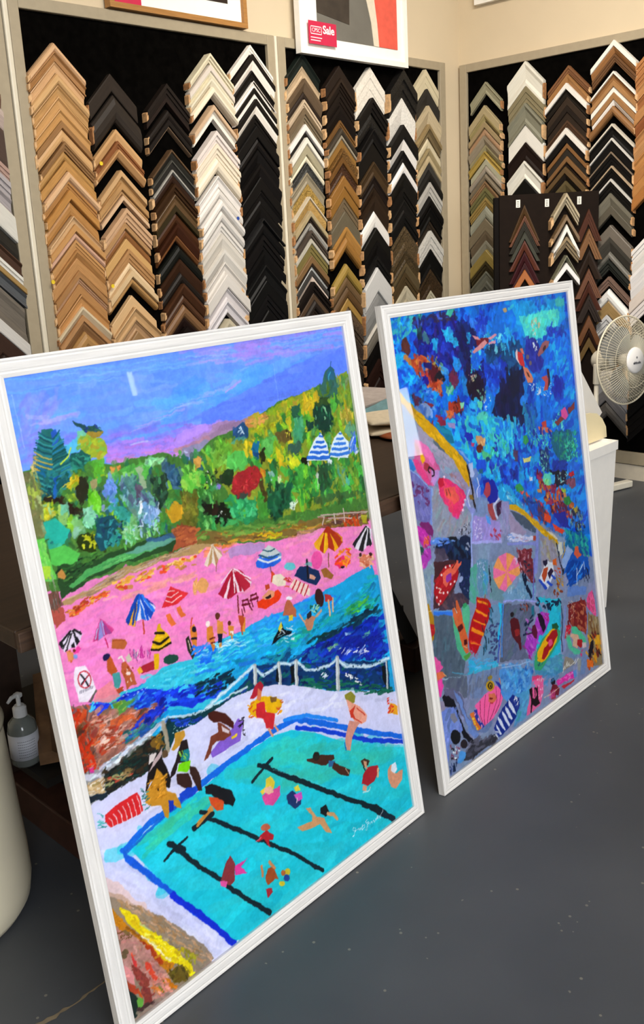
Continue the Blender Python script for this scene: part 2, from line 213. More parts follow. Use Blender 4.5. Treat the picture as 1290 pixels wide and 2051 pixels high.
CH=[('c1', 1, -2.708, 0.121, [(2.182, 0.034, 'd9a878'), (2.148, 0.034, 'b07a44'), (2.114, 0.041, 'cfa06c'), (2.072, 0.043, 'd2a267'), (2.029, 0.042, 'bd8c50'), (1.987, 0.046, 'c99556'), (1.941, 0.042, 'c48f4e'), (1.899, 0.028, '9b6c3a'), (1.871, 0.05, 'cf9d62'), (1.821, 0.036, '8f6436'), (1.786, 0.038, 'b3813f'), (1.748, 0.038, 'bb843f'), (1.71, 0.038, 'd9ab7c'), (1.673, 0.034, 'b47b3c'), (1.638, 0.038, 'bd8038'), (1.6, 0.064, 'b57c3c'), (1.536, 0.031, 'cda472'), (1.505, 0.029, 'c28a4b'), (1.476, 0.031, 'cc9c7e'), (1.445, 0.039, 'c08a4c'), (1.406, 0.034, 'b27a3e'), (1.372, 0.05, 'b98348'), (1.322, 0.03, 'a87440'), (1.293, 0.024, 'c4936c'), (1.269, 0.042, 'b57e44'), (1.226, 0.048, 'c08648'), (1.178, 0.035, 'dcc6a0'), (1.143, 0.026, 'b88350'), (1.117, 0.041, '8f6238'), (1.076, 0.074, 'b08045')]), ('c2', 1, -2.456, 0.118, [(2.09, 0.067, '2e2620'), (2.01, 0.104, '302923'), (1.877, 0.045, 'cd9a60'), (1.832, 0.035, '8a4f24'), (1.797, 0.03, 'c8935a'), (1.716, 0.026, 'c69a66'), (1.69, 0.024, 'b98a50'), (1.666, 0.028, 'b4844c'), (1.638, 0.022, 'b98a54'), (1.616, 0.02, 'd0a880'), (1.564, 0.057, 'c79a70'), (1.507, 0.026, 'b0824e'), (1.481, 0.041, '8a5426'), (1.44, 0.043, 'c79756'), (1.397, 0.054, 'b3804a'), (1.343, 0.033, 'dcbd90'), (1.31, 0.029, 'd2b080'), (1.281, 0.033, 'b48448'), (1.204, 0.051, 'd4aa74'), (1.153, 0.055, 'c59a66'), (1.098, 0.047, 'b58c60'), (1.051, 0.077, '9a7448')]), ('c3', 1, -2.19, 0.115, [(2.072, 0.054, '1f1814'), (2.018, 0.02, '241a16'), (1.969, 0.041, '1d1713'), (1.929, 0.027, '1a1512'), (1.902, 0.01, '7a6048'), (1.805, 0.01, '5a4028'), (1.795, 0.033, '2b2924'), (1.762, 0.008, '4a4842'), (1.754, 0.031, '24221f'), (1.722, 0.01, 'a09c94'), (1.712, 0.048, '2c1a10'), (1.664, 0.046, '34200f'), (1.618, 0.044, '5c4020'), (1.573, 0.028, '2f2614'), (1.546, 0.051, '44240f'), (1.495, 0.051, '3c1c0c'), (1.443, 0.019, '7a4822'), (1.402, 0.061, '10110d'), (1.342, 0.057, '341f12'), (1.285, 0.05, '1c1612'), (1.235, 0.048, '4c2c18'), (1.187, 0.042, '4f2e18'), (1.145, 0.06, '7d5634'), (1.085, 0.042, '201310'), (1.043, 0.079, '160e0c')]), ('c4', 1, -1.936, 0.126, [(2.214, 0.035, 'dccfae'), (2.169, 0.027, 'cfc4b8'), (2.142, 0.029, 'ddd2b4'), (2.113, 0.035, 'dfd4b8'), (2.078, 0.035, 'e0d3bc'), (2.001, 0.023, 'c8a480'), (1.978, 0.034, 'e4dccf'), (1.893, 0.055, 'd6cbc4'), (1.838, 0.058, 'dccfba'), (1.78, 0.063, 'dbceb8'), (1.7, 0.05, 'd6d0ca'), (1.65, 0.05, 'cfc9c2'), (1.599, 0.048, 'd4cfc9'), (1.551, 0.055, 'c9c4be'), (1.495, 0.051, 'cdc8c2'), (1.444, 0.07, 'c8c2b8'), (1.374, 0.059, 'cdc8c0'), (1.316, 0.055, 'c9c3bc'), (1.261, 0.062, 'cbc6c0'), (1.199, 0.06, 'cbc5c6'), (1.139, 0.053, 'c8c4c8'), (1.055, 0.071, 'c4b89c'), (0.984, 0.076, 'bfb49a')]), ('c5', 1, -1.678, 0.13, [(2.277, 0.038, 'e9dfd4'), (2.239, 0.025, '191310'), (2.214, 0.047, 'e6dbd0'), (2.167, 0.043, '15110e'), (2.124, 0.032, 'e4dad0'), (2.092, 0.022, '15110e'), (2.07, 0.026, 'e4dad0'), (2.044, 0.028, '15110e'), (2.016, 0.039, 'e6ded2'), (1.976, 0.05, '120f0d'), (1.926, 0.053, '0f0d0c'), (1.873, 0.053, '110e0d'), (1.819, 0.063, '0e0c0c'), (1.757, 0.061, '120f0e'), (1.696, 0.061, '0e0c0b'), (1.634, 0.064, '100e0d'), (1.57, 0.062, '0f0d0c'), (1.508, 0.009, '1d1c1c'), (1.499, 0.068, '0d0c0c'), (1.431, 0.07, '100e0e'), (1.361, 0.071, '0d0c0c'), (1.29, 0.072, '101010'), (1.218, 0.072, '0c0c0c'), (1.146, 0.073, '100f10'), (1.073, 0.098, '0c0b0c')]), ('A', 2, -1.352, 0.116, [(2.273, 0.056, '161c18'), (2.217, 0.059, 'b89c78'), (2.158, 0.059, '5f4a35'), (2.099, 0.037, '2a201a'), (2.062, 0.039, 'c0a888'), (2.023, 0.03, '6a583f'), (1.993, 0.044, '76664c'), (1.949, 0.03, 'dcd6d0'), (1.918, 0.033, '16130f'), (1.886, 0.028, 'd8d2c6'), (1.858, 0.052, 'a09678'), (1.806, 0.035, 'dcd2b4'), (1.77, 0.05, '3a3a38o'), (1.721, 0.055, '8f8268'), (1.666, 0.06, 'b08a3co'), (1.606, 0.01, 'c2b49a'), (1.596, 0.058, 'b8904ao'), (1.538, 0.029, 'a8946c'), (1.509, 0.032, '2f2620'), (1.477, 0.034, 'a09c94'), (1.443, 0.042, '4a4038'), (1.401, 0.022, 'b0aa9c'), (1.379, 0.062, '7a6c38'), (1.317, 0.037, '7a5a34'), (1.28, 0.015, '2a2018'), (1.265, 0.02, 'd8d8d4'), (1.245, 0.028, '3c3a38'), (1.217, 0.03, 'dcc8b8'), (1.187, 0.058, '181210'), (1.129, 0.033, '4f3a28'), (1.096, 0.051, '26201c'), (1.045, 0.051, '30261e'), (0.994, 0.103, '2a2420')]), ('B', 2, -1.09, 0.108, [(2.239, 0.061, '211813'), (2.178, 0.019, '2b2018'), (2.159, 0.045, '1d1510'), (2.114, 0.064, '19120e'), (2.049, 0.07, '150f0c'), (1.98, 0.036, '6f4a20'), (1.944, 0.036, '3c342a'), (1.907, 0.015, '8f8674'), (1.893, 0.049, '8a6026'), (1.844, 0.044, '7a5220o'), (1.8, 0.029, '6a4418'), (1.771, 0.062, '4a2a14o'), (1.709, 0.055, '8f5f24'), (1.654, 0.055, '8a5c20'), (1.599, 0.068, '6a5a44'), (1.532, 0.081, '5f5644'), (1.451, 0.051, 'b07a34'), (1.4, 0.061, '9a6828'), (1.263, 0.062, '9a7c30'), (1.201, 0.06, '6a5030'), (1.141, 0.058, '5c4020'), (1.083, 0.045, 'a07a34'), (1.038, 0.069, '5c4a38o'), (0.969, 0.067, '4a3c30o'), (0.902, 0.067, '3c3028o'), (0.835, 0.068, '4a3e34o'), (0.767, 0.082, '2a221co')]), ('C', 2, -0.848, 0.114, [(2.253, 0.15, 'ddd6cao'), (2.104, 0.072, '151210'), (2.032, 0.082, '12100eo'), (1.949, 0.068, '100e0d'), (1.882, 0.099, '14110e'), (1.783, 0.071, '40301e'), (1.711, 0.056, '1c1410'), (1.655, 0.046, '2a1e14'), (1.609, 0.078, '2c2016'), (1.531, 0.089, 'd8d4ce'), (1.442, 0.071, '14120f'), (1.371, 0.077, '100e0d'), (1.294, 0.064, '0e0d0co'), (1.23, 0.126, 'c0bfbd'), (1.104, 0.163, '7d7d7c'), (0.941, 0.008, 'c8c2b8'), (0.933, 0.107, '6a655c'), (0.825, 0.097, '0e0c0b'), (0.728, 0.098, '24140f'), (0.63, 0.127, '1d100c')]), ('D', 2, -0.595, 0.116, [(2.262, 0.145, '141210o'), (2.117, 0.136, 'dcd8d0o'), (1.981, 0.07, '151311'), (1.911, 0.065, 'dedad4'), (1.846, 0.058, '151311'), (1.788, 0.061, 'dedad6'), (1.727, 0.074, '181613'), (1.653, 0.067, '141210'), (1.586, 0.075, '181614'), (1.511, 0.07, '121110'), (1.441, 0.123, '58452ao'), (1.318, 0.08, '4a3a20o'), (1.238, 0.05, '5c4c30'), (1.188, 0.075, '4a3a22'), (1.112, 0.076, 'b8ac90'), (1.037, 0.113, 'a89c80')]), ('E', 2, -0.365, 0.113, [(2.284, 0.102, 'cbbd9a'), (2.182, 0.089, '2f2c28'), (2.093, 0.098, 'bda984'), (1.995, 0.024, '8f774e'), (1.971, 0.043, '6f5c3c'), (1.928, 0.065, 'c8ba98'), (1.864, 0.041, '9a875f'), (1.823, 0.03, 'b8a47c'), (1.793, 0.044, '3a3834'), (1.75, 0.068, '1b1916'), (1.681, 0.074, 'b4b0a8'), (1.607, 0.064, '0e0c0b'), (1.543, 0.073, '0c0b0a'), (1.471, 0.059, '2c241c'), (1.412, 0.105, 'c4c0b8o'), (1.307, 0.114, '0e0d0c'), (1.193, 0.121, '3a2a18o'), (1.071, 0.055, 'b0a890'), (1.016, 0.088, 'a09880')]), ('F', 3, 0.198, 0.108, [(2.221, 0.062, '8f8a70'), (2.095, 0.051, 'a8966c'), (2.043, 0.035, '9a8854'), (2.008, 0.033, '9c845c'), (1.975, 0.047, 'a8805c'), (1.929, 0.049, '8f8068'), (1.879, 0.036, '8f845c'), (1.844, 0.042, 'a88a38'), (1.802, 0.036, 'a09c84'), (1.766, 0.045, '8f8474'), (1.721, 0.042, '6f6350'), (1.679, 0.039, '8a6844'), (1.64, 0.056, '6a6438'), (1.584, 0.045, '94783a'), (1.538, 0.071, '8c8c7c'), (1.467, 0.072, '6f6450'), (1.395, 0.058, '5f5240'), (1.338, 0.052, '7f7c6c'), (1.286, 0.067, '8a7434'), (1.219, 0.059, '38301c'), (1.16, 0.079, '6f7064'), (1.081, 0.074, '6a6a60'), (1.007, 0.075, '6a6658')]), ('G', 3, 0.467, 0.114, [(2.289, 0.128, 'd8d4c6'), (2.16, 0.088, '857a58'), (2.072, 0.112, '7c7a68'), (1.96, 0.095, 'dad6cc'), (1.865, 0.099, '1d120e'), (1.766, 0.097, 'd4d0c4'), (1.669, 0.114, '0e0c0a'), (1.555, 0.082, '100e0c')]), ('H', 3, 0.725, 0.12, [(2.226, 0.042, '7d4f2c'), (2.184, 0.045, 'a06c38'), (2.139, 0.03, 'dcd8d0'), (2.109, 0.04, '1c1712'), (2.069, 0.043, '33281f'), (2.026, 0.033, '211a15'), (1.993, 0.043, '2d231b'), (1.95, 0.038, '4c3626'), (1.912, 0.033, 'd8d2c8'), (1.878, 0.044, '120f0d'), (1.835, 0.028, '7f5428'), (1.807, 0.041, '2b2620'), (1.765, 0.029, '7a542c'), (1.737, 0.026, '2a201a'), (1.711, 0.034, '5c4424'), (1.677, 0.039, '1d1712'), (1.638, 0.06, '5a4c2c'), (1.577, 0.066, '2a2018')]), ('I', 3, 0.99, 0.122, [(2.306, 0.028, 'e6e0d4'), (2.278, 0.035, '9c6634'), (2.243, 0.04, '6a4424'), (2.158, 0.012, 'e0dad0'), (2.146, 0.033, '8f6030'), (2.113, 0.029, 'a47440'), (2.084, 0.029, 'e2dcd2'), (2.055, 0.034, '9a6c3c'), (2.022, 0.029, 'e2dcd4'), (1.993, 0.046, '8a5c30'), (1.903, 0.012, 'c8c0b0'), (1.891, 0.059, '100e0c'), (1.832, 0.012, 'c4c0b8'), (1.82, 0.054, '0e0c0b'), (1.765, 0.01, '7a6a58'), (1.755, 0.062, '0f0d0c'), (1.693, 0.01, 'b09878'), (1.683, 0.055, '0e0c0b'), (1.628, 0.013, 'c0bcb4'), (1.615, 0.061, '110f0d'), (1.554, 0.064, '6f6a5c'), (1.491, 0.046, '544e42'), (1.39, 0.065, '6a6258'), (1.325, 0.073, '3f3c36'), (1.252, 0.042, '67645c'), (1.21, 0.053, '2a2c28'), (1.12, 0.048, '7a5e50'), (1.053, 0.065, 'dcdad6'), (0.989, 0.073, '9a7a48'), (0.915, 0.068, 'c8c8c8'), (0.847, 0.096, '6a6a6a'), (0.751, 0.111, '8a6a48'), (0.639, 0.07, 'b0aca8'), (0.569, 0.065, '8a8a8e'), (0.504, 0.063, '6c6a6c'), (0.441, 0.086, '54504c')]), ('J', 3, 1.23, 0.115, [(2.272, 0.057, 'b5743c'), (2.215, 0.057, 'a86a36'), (2.158, 0.058, 'b27a44'), (2.1, 0.058, '9a5c2c'), (2.042, 0.058, 'b07840'), (1.984, 0.059, '8a4a20'), (1.925, 0.059, 'ac7440'), (1.867, 0.059, 'b8804a'), (1.807, 0.06, 'b07438'), (1.748, 0.06, 'a86c34'), (1.688, 0.06, 'b27638'), (1.628, 0.061, 'a8682c'), (1.361, 0.065, 'dedad6'), (1.296, 0.065, 'd4d0ca'), (1.231, 0.065, 'e0dcda'), (1.165, 0.066, 'd8d4d2'), (1.1, 0.066, 'd0c4ba'), (1.033, 0.067, 'd8d0cc'), (0.846, 0.163, '0e0c0b'), (0.683, 0.124, '100e0e'), (0.559, 0.111, '0c0b0b'), (0.447, 0.121, '0e0c0b')]), ('Z', 0, -3.08, 0.12, [(2.096, 0.061, '6a4630'), (2.035, 0.065, 'b8a498'), (1.97, 0.139, '4c3c34'), (1.83, 0.047, 'b08c7c'), (1.783, 0.062, 'a8a0a0'), (1.722, 0.064, '9c9494'), (1.657, 0.097, 'cac6bc'), (1.561, 0.079, '2a2620'), (1.482, 0.053, '4a3428'), (1.429, 0.042, 'd4d0c6'), (1.387, 0.023, 'a07c40'), (1.364, 0.054, '545658'), (1.31, 0.138, '6a6258'), (1.172, 0.059, 'c8c4be'), (1.112, 0.08, '3a2820'), (1.033, 0.08, '30241e')])]
BOARD=[[(0.131, 1.518, 0.082, 0.191, 0.056, '4a3218'), (0.131, 1.462, 0.082, 0.16, 0.031, '6a3a1a'), (0.131, 1.431, 0.083, 0.166, 0.052, '28241a'), (0.131, 1.379, 0.083, 0.156, 0.044, '3a3a30'), (0.131, 1.335, 0.083, 0.162, 0.06, '5c2a18'), (0.132, 1.275, 0.083, 0.169, 0.058, '3c1418'), (0.132, 1.218, 0.083, 0.159, 0.037, '3a1a1c'), (0.132, 1.181, 0.084, 0.133, 0.058, 'a85a1c')], [(0.342, 1.566, 0.069, 0.159, 0.09, 'a89878'), (0.344, 1.456, 0.069, 0.14, 0.049, '7a6040'), (0.345, 1.407, 0.069, 0.172, 0.065, 'dcd8d0'), (0.345, 1.343, 0.07, 0.131, 0.09, '8a7450'), (0.347, 1.246, 0.07, 0.142, 0.039, '7d7a64'), (0.347, 1.207, 0.07, 0.116, 0.058, 'e0dcda')], [(0.474, 1.48, 0.072, 0.17, 0.09, '4c2412'), (0.476, 1.377, 0.072, 0.162, 0.09, '7a4c20'), (0.478, 1.268, 0.073, 0.158, 0.09, '2c2018'), (0.48, 1.168, 0.073, 0.16, 0.072, '6a3c1e'), (0.481, 1.097, 0.073, 0.155, 0.067, '4a2418'), (0.482, 1.03, 0.073, 0.151, 0.09, '2b211b'), (0.485, 0.917, 0.074, 0.164, 0.076, '6a3e1c'), (0.486, 0.841, 0.074, 0.154, 0.044, '2b1a14'), (0.487, 0.797, 0.074, 0.138, 0.06, '6a5028')]]
BL=[-0.4433, -0.5609, 1.5715]
BR=[-0.07, -0.9385, 1.5675]
TAGS=[(0.099, 1.525), (0.253, 1.522), (0.425, 1.526)]

RACKN = {0: 'the cut-off left rack', 1: 'the large rack', 2: 'the middle rack', 3: 'the right rack'}
COLN = {'c1': 'first column', 'c2': 'second column', 'c3': 'third column', 'c4': 'fourth column', 'c5': 'last column', 'A': 'first column', 'B': 'second column', 'C': 'third column', 'D': 'fourth column', 'E': 'last column', 'F': 'first column', 'G': 'second column', 'H': 'third column', 'I': 'fourth column', 'J': 'last column', 'Z': 'column'}
def cname(h):
    r, g, b = [int(h[i:i+2], 16)/255 for i in (0, 2, 4)]; hh, s, v = colorsys.rgb_to_hsv(r, g, b); hh *= 360
    if v < .16: return 'black'
    if s < .13: return 'white' if v > .78 else 'silver grey' if v > .55 else 'grey' if v > .3 else 'charcoal'
    if v < .3: return 'dark brown'
    if s < .26 and v > .78: return 'cream'
    if s < .3: return 'beige' if v > .6 else 'grey brown'
    if hh > 38: return 'gold' if v > .5 else 'olive brown'
    if v < .48: return 'brown'
    if v < .68: return 'golden brown' if hh > 30 else 'chestnut brown'
    return 'oak' if v < .8 else 'pale oak'
PROF = {'flat': [(0, .9), (.08, 1), (.92, 1), (1, .92)], 'bevel': [(0, 1), (.3, .98), (.9, .6), (1, .5)], 'scoop': [(0, .95), (.12, 1), (.3, .72), (.7, .62), (.86, .82), (1, .8)],
        'round': [(0, .5), (.12, .82), (.35, 1), (.65, 1), (.88, .82), (1, .5)], 'step': [(0, 1), (.34, 1), (.36, .8), (.7, .78), (.72, .62), (1, .6)]}
def chev(t, hw, drop, d, prof, y0=-.012, v0=0, cut='v', x_end=0):
    """mitred corner: apex at origin, arms falling to both sides, profile across the arm"""
    bm = bmesh.new(); k = drop/hw; rows = []
    pts = [(0, 0)]+[(a, b) for a, b in PROF[prof]]+[(1, 0)]
    for x in (-hw-x_end, 0, hw+x_end):
        ax = min(abs(x), hw+x_end)
        if cut == 'v': rows.append([bm.verts.new((x, y0-q*d, -k*ax-v0-v*t)) for v, q in pts])
        else:   # ends cut level with the floor
            r = []
            for v, q in pts:
                xx = hw-(v*t+v0)/k if x else 0
                r.append(bm.verts.new((math.copysign(xx, x) if x else 0, y0-q*d, (-k*xx if x else 0)-v0-v*t)))
            rows.append(r)
    n = len(pts)
    for a, b in zip(rows, rows[1:]):
        for i in range(n-1): bm.faces.new((a[i], a[i+1], b[i+1], b[i]))
        bm.faces.new((a[n-1], a[0], b[0], b[n-1]))
    bm.faces.new(rows[0]); bm.faces.new(rows[2][::-1])
    return bm
def endcap(t, hw, drop, d, prof, sgn, y0=-.012, over=.004):
    bm = bmesh.new(); k = drop/hw; pts = [(.06, 0), (.08, .94), (.72, .9), (.76, 0)]; rings = []
    for x in (hw-.004, hw+over): rings.append([bm.verts.new((sgn*x, y0-q*d, -k*x-t*.04-v*t*.92)) for v, q in pts])
    n = len(pts)
    for i in range(n): bm.faces.new((rings[0][i], rings[0][(i+1) % n], rings[1][(i+1) % n], rings[1][i]))
    bm.faces.new(rings[0]); bm.faces.new(rings[1][::-1]); return bm
m_raw = [mat('raw_pine_end', 'c89a6a', .7, amt=.15, scale=60), mat('raw_pine_end_pale', 'd4ab7c', .7, amt=.15, scale=60), mat('raw_fibre_end', 'a8764a', .75, amt=.2, scale=70)]
def cmat(c):
    orn = c.endswith('o'); c = c[:6]; r, g, b = [int(c[i:i+2], 16)/255 for i in (0, 2, 4)]; v = max(r, g, b); m_ = (r+g+b)/3
    if v-min(r, g, b) > .15: c = ''.join('%02x' % int(255*(x*.86+m_*.14)) for x in (r, g, b))
    if orn: return mat('ornate_moulding_'+c, c, .45, .4, amt=.07 if v > .7 else .35, scale=90 if v > .7 else 140, bump=1)
    return mat('moulding_'+c, c, .5, .16 if v < .3 else .35, kind='arm', amt=.05 if v > .75 else .12, scale=26)
rnd = random.Random(11); ALLCH = []
for name, rk, s, hw, rows in CH:
    items = []; pend = []
    for i, (z, t, c) in enumerate(rows):       # slim strips are lips of the neighbouring moulding
        nxt = rows[i+1] if i+1 < len(rows) else None
        if t < (.031 if rk in (1, 2) else .035) and nxt and abs(nxt[0]-(z-t)) < .004 and not pend: pend = [(z, t, c)]; continue
        if pend: items.append((pend[0][0], t+pend[0][1], c, (pend[0][1], pend[0][2]))); pend = []
        else: items.append((z, t, c, None))
    for i, (z, t, c, lip) in enumerate(items): ALLCH.append((name, rk, s, hw, i, z, t, c, lip))
for name, rk, s, hw, i, z, t, c, lip in ALLCH:
    h = hw+rnd.uniform(-.004, .004); x = s+rnd.uniform(-.005, .005)
    rk3 = rk == 3; rz = -math.pi/2 if rk3 else 0; loc = (0, -x, z) if rk3 else (x, 0, z)
    d = rnd.choice((.024, .028, .032, .036)) if t > .02 else .024
    if name == 'c4' or (name == 'D' and z > 1.9): d += .008
    pr = rnd.choice(('flat', 'bevel', 'step', 'round', 'scoop')) if t > .03 else rnd.choice(('flat', 'bevel'))
    side = 'right wall' if rk3 else ''
    cn = cname(c); orn = 'ornate ' if c.endswith('o') else ''
    lab = '%s%s corner sample, %s from top, %s of %s' % (orn, cn, ordinal(i), COLN[name], RACKN[rk])
    root = thing('moulding_sample', lab, 'frame sample', loc, rz, 'corner samples on '+RACKN[rk])
    if lip:
        lt = lip[0]; obj('moulding', chev(t-lt, h, hw, d*.85, pr, v0=lt), cmat(c), root)
        o = obj('lip', chev(lt, h, hw, d+.003, 'flat'), cmat(lip[1]), root); o['label'] = cname(lip[1])+' outer lip'
    else: obj('moulding', chev(t, h, hw, d, pr), cmat(c), root)
    if t > .02:
        rw = rnd.choice(m_raw) if cname(c) not in ('oak', 'pale oak') else m_raw[1]
        obj('cut_end', endcap(t, h, hw, d, pr, 1 if rk3 else -1, over=rnd.choice((.004, .006, .010)) if name != 'c5' or z > 1.45 else rnd.uniform(.01, .03)), rw, root)
# small coloured dot stickers on samples
for k_, (x, z, c, lb) in enumerate(((-2.835, 1.285, 'e8c82a', 'yellow dot sticker low on the oak samples of the first column'), (-2.56, 1.25, 'e8c82a', 'yellow dot sticker low on the second column samples'), (-2.555, 1.74, 'e8c82a', 'yellow dot sticker high on the second column samples'), (-1.84, 1.51, '2a4a9a', 'blue dot sticker on the white samples'))):
    o = obj('dot_sticker', lathe(bmesh.new(), [(0, .002), (.008, .002), (.008, 0), (0, 0)], 16), mat('sticker_'+c, c), None, (x, -.048, z), (math.pi/2, 0, 0)); tag(o, lb, 'sticker', 'dot stickers on the samples')
# ------------------------------------------------------------------ dark free-standing board in front of the right rack
bl, br = Vector(BL), Vector(BR); ang = math.atan2(br.y-bl.y, br.x-bl.x); bw = (Vector((br.x, br.y, 0))-Vector((bl.x, bl.y, 0))).length
bt = thing('sample_board', 'dark brown free-standing board of tall pointed samples, standing before the right rack', 'display board', (bl.x, bl.y, 0), ang)
m_db = mat('dark_brown_board', '1a120d', .8, .1, amt=.1)
obj('panel', B(0, bw, -.004, .018, .02, bl.z, bev=.002), m_db, bt); obj('spine', B(-.028, -.002, -.004, .03, 0, bl.z-.01, bev=.003), mat('board_spine', '0f0b09', .8, .1), bt)
obj('foot', B(.02, .07, -.004, .06, 0, .025), m_db, bt); obj('foot', B(bw-.07, bw-.02, -.004, .06, 0, .025), m_db, bt)
m_tag = mat('paper_tag', 'e4ded2', .7, amt=.02); m_ink = mat('ink', '23211f', .7)
for (u, z) in TAGS:
    o = obj('number_tag', B(u-.011, u+.011, -.0062, -.0042, z-.02, z+.02), m_tag, bt)
    ib = bmesh.new()
    for q in range(4): box(ib, u-.005, u+.004, -.0068, -.0062, z-.014+q*.008, z-.011+q*.008)
    obj('printed_marks', ib, m_ink, o)
cw = ('left', 'middle', 'right')
for ci, rows in enumerate(BOARD):
    for i, (u, z, h, drop, t, c) in enumerate(rows):
        d = .062 if ci == 1 else rnd.choice((.018, .022, .014))
        P = Matrix.Rotation(ang, 4, 'Z') @ Vector((u, 0, 0))+Vector((bl.x, bl.y, z))
        lab = '%s pointed sample, %s from top, %s column of free-standing board' % (cname(c), ordinal(i), cw[ci])
        r = thing('moulding_sample', lab, 'frame sample', P, ang, 'pointed samples on the free-standing board')
        obj('moulding', chev(t*(.86 if ci != 1 else .62), h, drop if ci != 1 else drop-t*.5, d, rnd.choice(('bevel', 'step', 'flat')), y0=-.004, cut='v' if ci == 1 else 'h'), cmat(c), r)
        if ci == 1: obj('cut_end', endcap(t*.8, h, drop-t*.5, d, 'flat', -1, y0=-.004, over=.012), m_raw[1], r)
# ------------------------------------------------------------------ framed prints on the walls
m_oak = mat('oak_frame', 'a8773f', .45, kind='grainx', amt=.1, scale=12); m_whitefr = mat('white_frame_paint', 'eeeae2', .4, amt=.02)
m_mat = mat('mat_board', 'f1ede4', .85, .1, amt=.01); m_pink = mat('pink_sale_card', 'c22348', .5, amt=.02); m_wtext = mat('white_lettering', 'f6e6e6', .6, amt=0)
def frame_bm(x0, x1, z0, z1, w, d, y=0):
    bm = bmesh.new()
    o = [(x0, z0), (x1, z0), (x1, z1), (x0, z1)]; i = [(x0+w, z0+w), (x1-w, z0+w), (x1-w, z1-w), (x0+w, z1-w)]
    of = [bm.verts.new((a, y-d, b)) for a, b in o]; inf = [bm.verts.new((a, y-d, b)) for a, b in i]; ob = [bm.verts.new((a, y, b)) for a, b in o]; ib = [bm.verts.new((a, y, b)) for a, b in i]
    for k in range(4):
        l = (k+1) % 4
        bm.faces.new((of[k], of[l], inf[l], inf[k])); bm.faces.new((of[k], ob[k], ob[l], of[l])); bm.faces.new((inf[k], inf[l], ib[l], ib[k])); bm.faces.new((ob[k], ib[k], ib[l], ob[l]))
    return bm
def sale_card(parent, x0, x1, z0, z1, y, big=1):
    s = obj('sale_sticker', B(x0, x1, y-.0016, y, z0, z1), m_pink, parent); s['label'] = 'pink Sale sticker'
    w = x1-x0; h = z1-z0
    text('sale_lettering', 'Sale', h*.5, m_wtext, s, (x0+w*.71, y-.002, z0+h*.66), (math.pi/2, 0, 0), bold=.0012)
    lb = bmesh.new(); x2 = x0+w*.06; x3 = x0+w*.46
    for (a, b, c, e) in ((x2, x3, z0+h*.74, z0+h*.78), (x2, x3, z0+h*.42, z0+h*.46), (x2, x2+.003, z0+h*.42, z0+h*.78), (x3-.003, x3, z0+h*.42, z0+h*.78), (x2, x3, z0+h*.26, z0+h*.30), (x2, x3-.01, z0+h*.14, z0+h*.18)): box(lb, a, b, y-.0022, y-.0016, c, e)
    obj('printed_lines', lb, m_wtext, s)
    text('printed_letters', 'CPSC', h*.24, m_wtext, s, ((x2+x3)/2, y-.002, z0+h*.6), (math.pi/2, 0, 0))
a1 = thing('framed_print', 'oak framed print with white mat above the large rack', 'picture', (0, -.012, 0))
obj('frame', frame_bm(-2.437, -1.70, 2.341, 2.95, .022, .038), m_oak, a1)
obj('mat', B(-2.42, -1.717, -.02, -.004, 2.358, 2.935), m_mat, a1)
obj('print', B(-2.25, -1.80, -.022, -.02, 2.435, 2.86), mat('dark_print', '2a1c15', .5, amt=.2, scale=8), a1)
sale_card(a1, -2.405, -2.275, 2.366, 2.47, -.0385+.014)
a2 = thing('framed_print', 'white framed abstract print in coral and grey, overlapping the middle rack', 'picture', (0, -.045, 0))
obj('frame', frame_bm(-1.395, -.58, 2.265, 3.2, .026, .035), m_whitefr, a2)
obj('mat', B(-1.37, -.605, -.02, -.002, 2.29, 3.18), m_mat, a2)
pr = obj('print', B(-1.262, -.653, -.022, -.02, 2.35, 3.05), mat('grey_print_ground', '6a675f', .6, amt=.06, scale=10), a2)
obj('painted_shape', prism(bmesh.new(), [(-1.262, 2.46), (-1.03, 2.43), (-1.0, 3.05), (-1.262, 3.05)], -.0235, -.022), mat('print_dark_brown', '3a322a', .6, amt=.15, scale=20), pr)
arc = [(-.845+.0*0, 2.35), (-.862, 2.46), (-.9, 2.58), (-.96, 2.70), (-1.0, 2.8), (-.93, 2.8), (-.88, 2.70), (-.835, 2.58), (-.815, 2.46), (-.805, 2.35)]
obj('painted_shape', prism(bmesh.new(), [(-.805, 2.35), (-.815, 2.46), (-.835, 2.58), (-.88, 2.7), (-.93, 2.8), (-.93, 3.05), (-.653, 3.05), (-.653, 2.35)], -.0235, -.022), mat('print_coral', 'dc5a48', .6, amt=.06), pr)
obj('painted_shape', prism(bmesh.new(), arc, -.0245, -.022), mat('print_cream', 'd8cdb8', .6, amt=.03), pr)
sale_card(a2, -1.34, -1.145, 2.312, 2.415, -.0365)
a3 = thing('framed_print', 'white framed print high on the right wall, only its lower edge in view', 'picture', (-.005, 0, 0), -math.pi/2)
obj('frame', frame_bm(.13, .68, 2.635, 3.2, .03, .03), m_whitefr, a3); obj('mat', B(.15, .66, -.02, -.002, 2.655, 3.18), m_mat, a3)
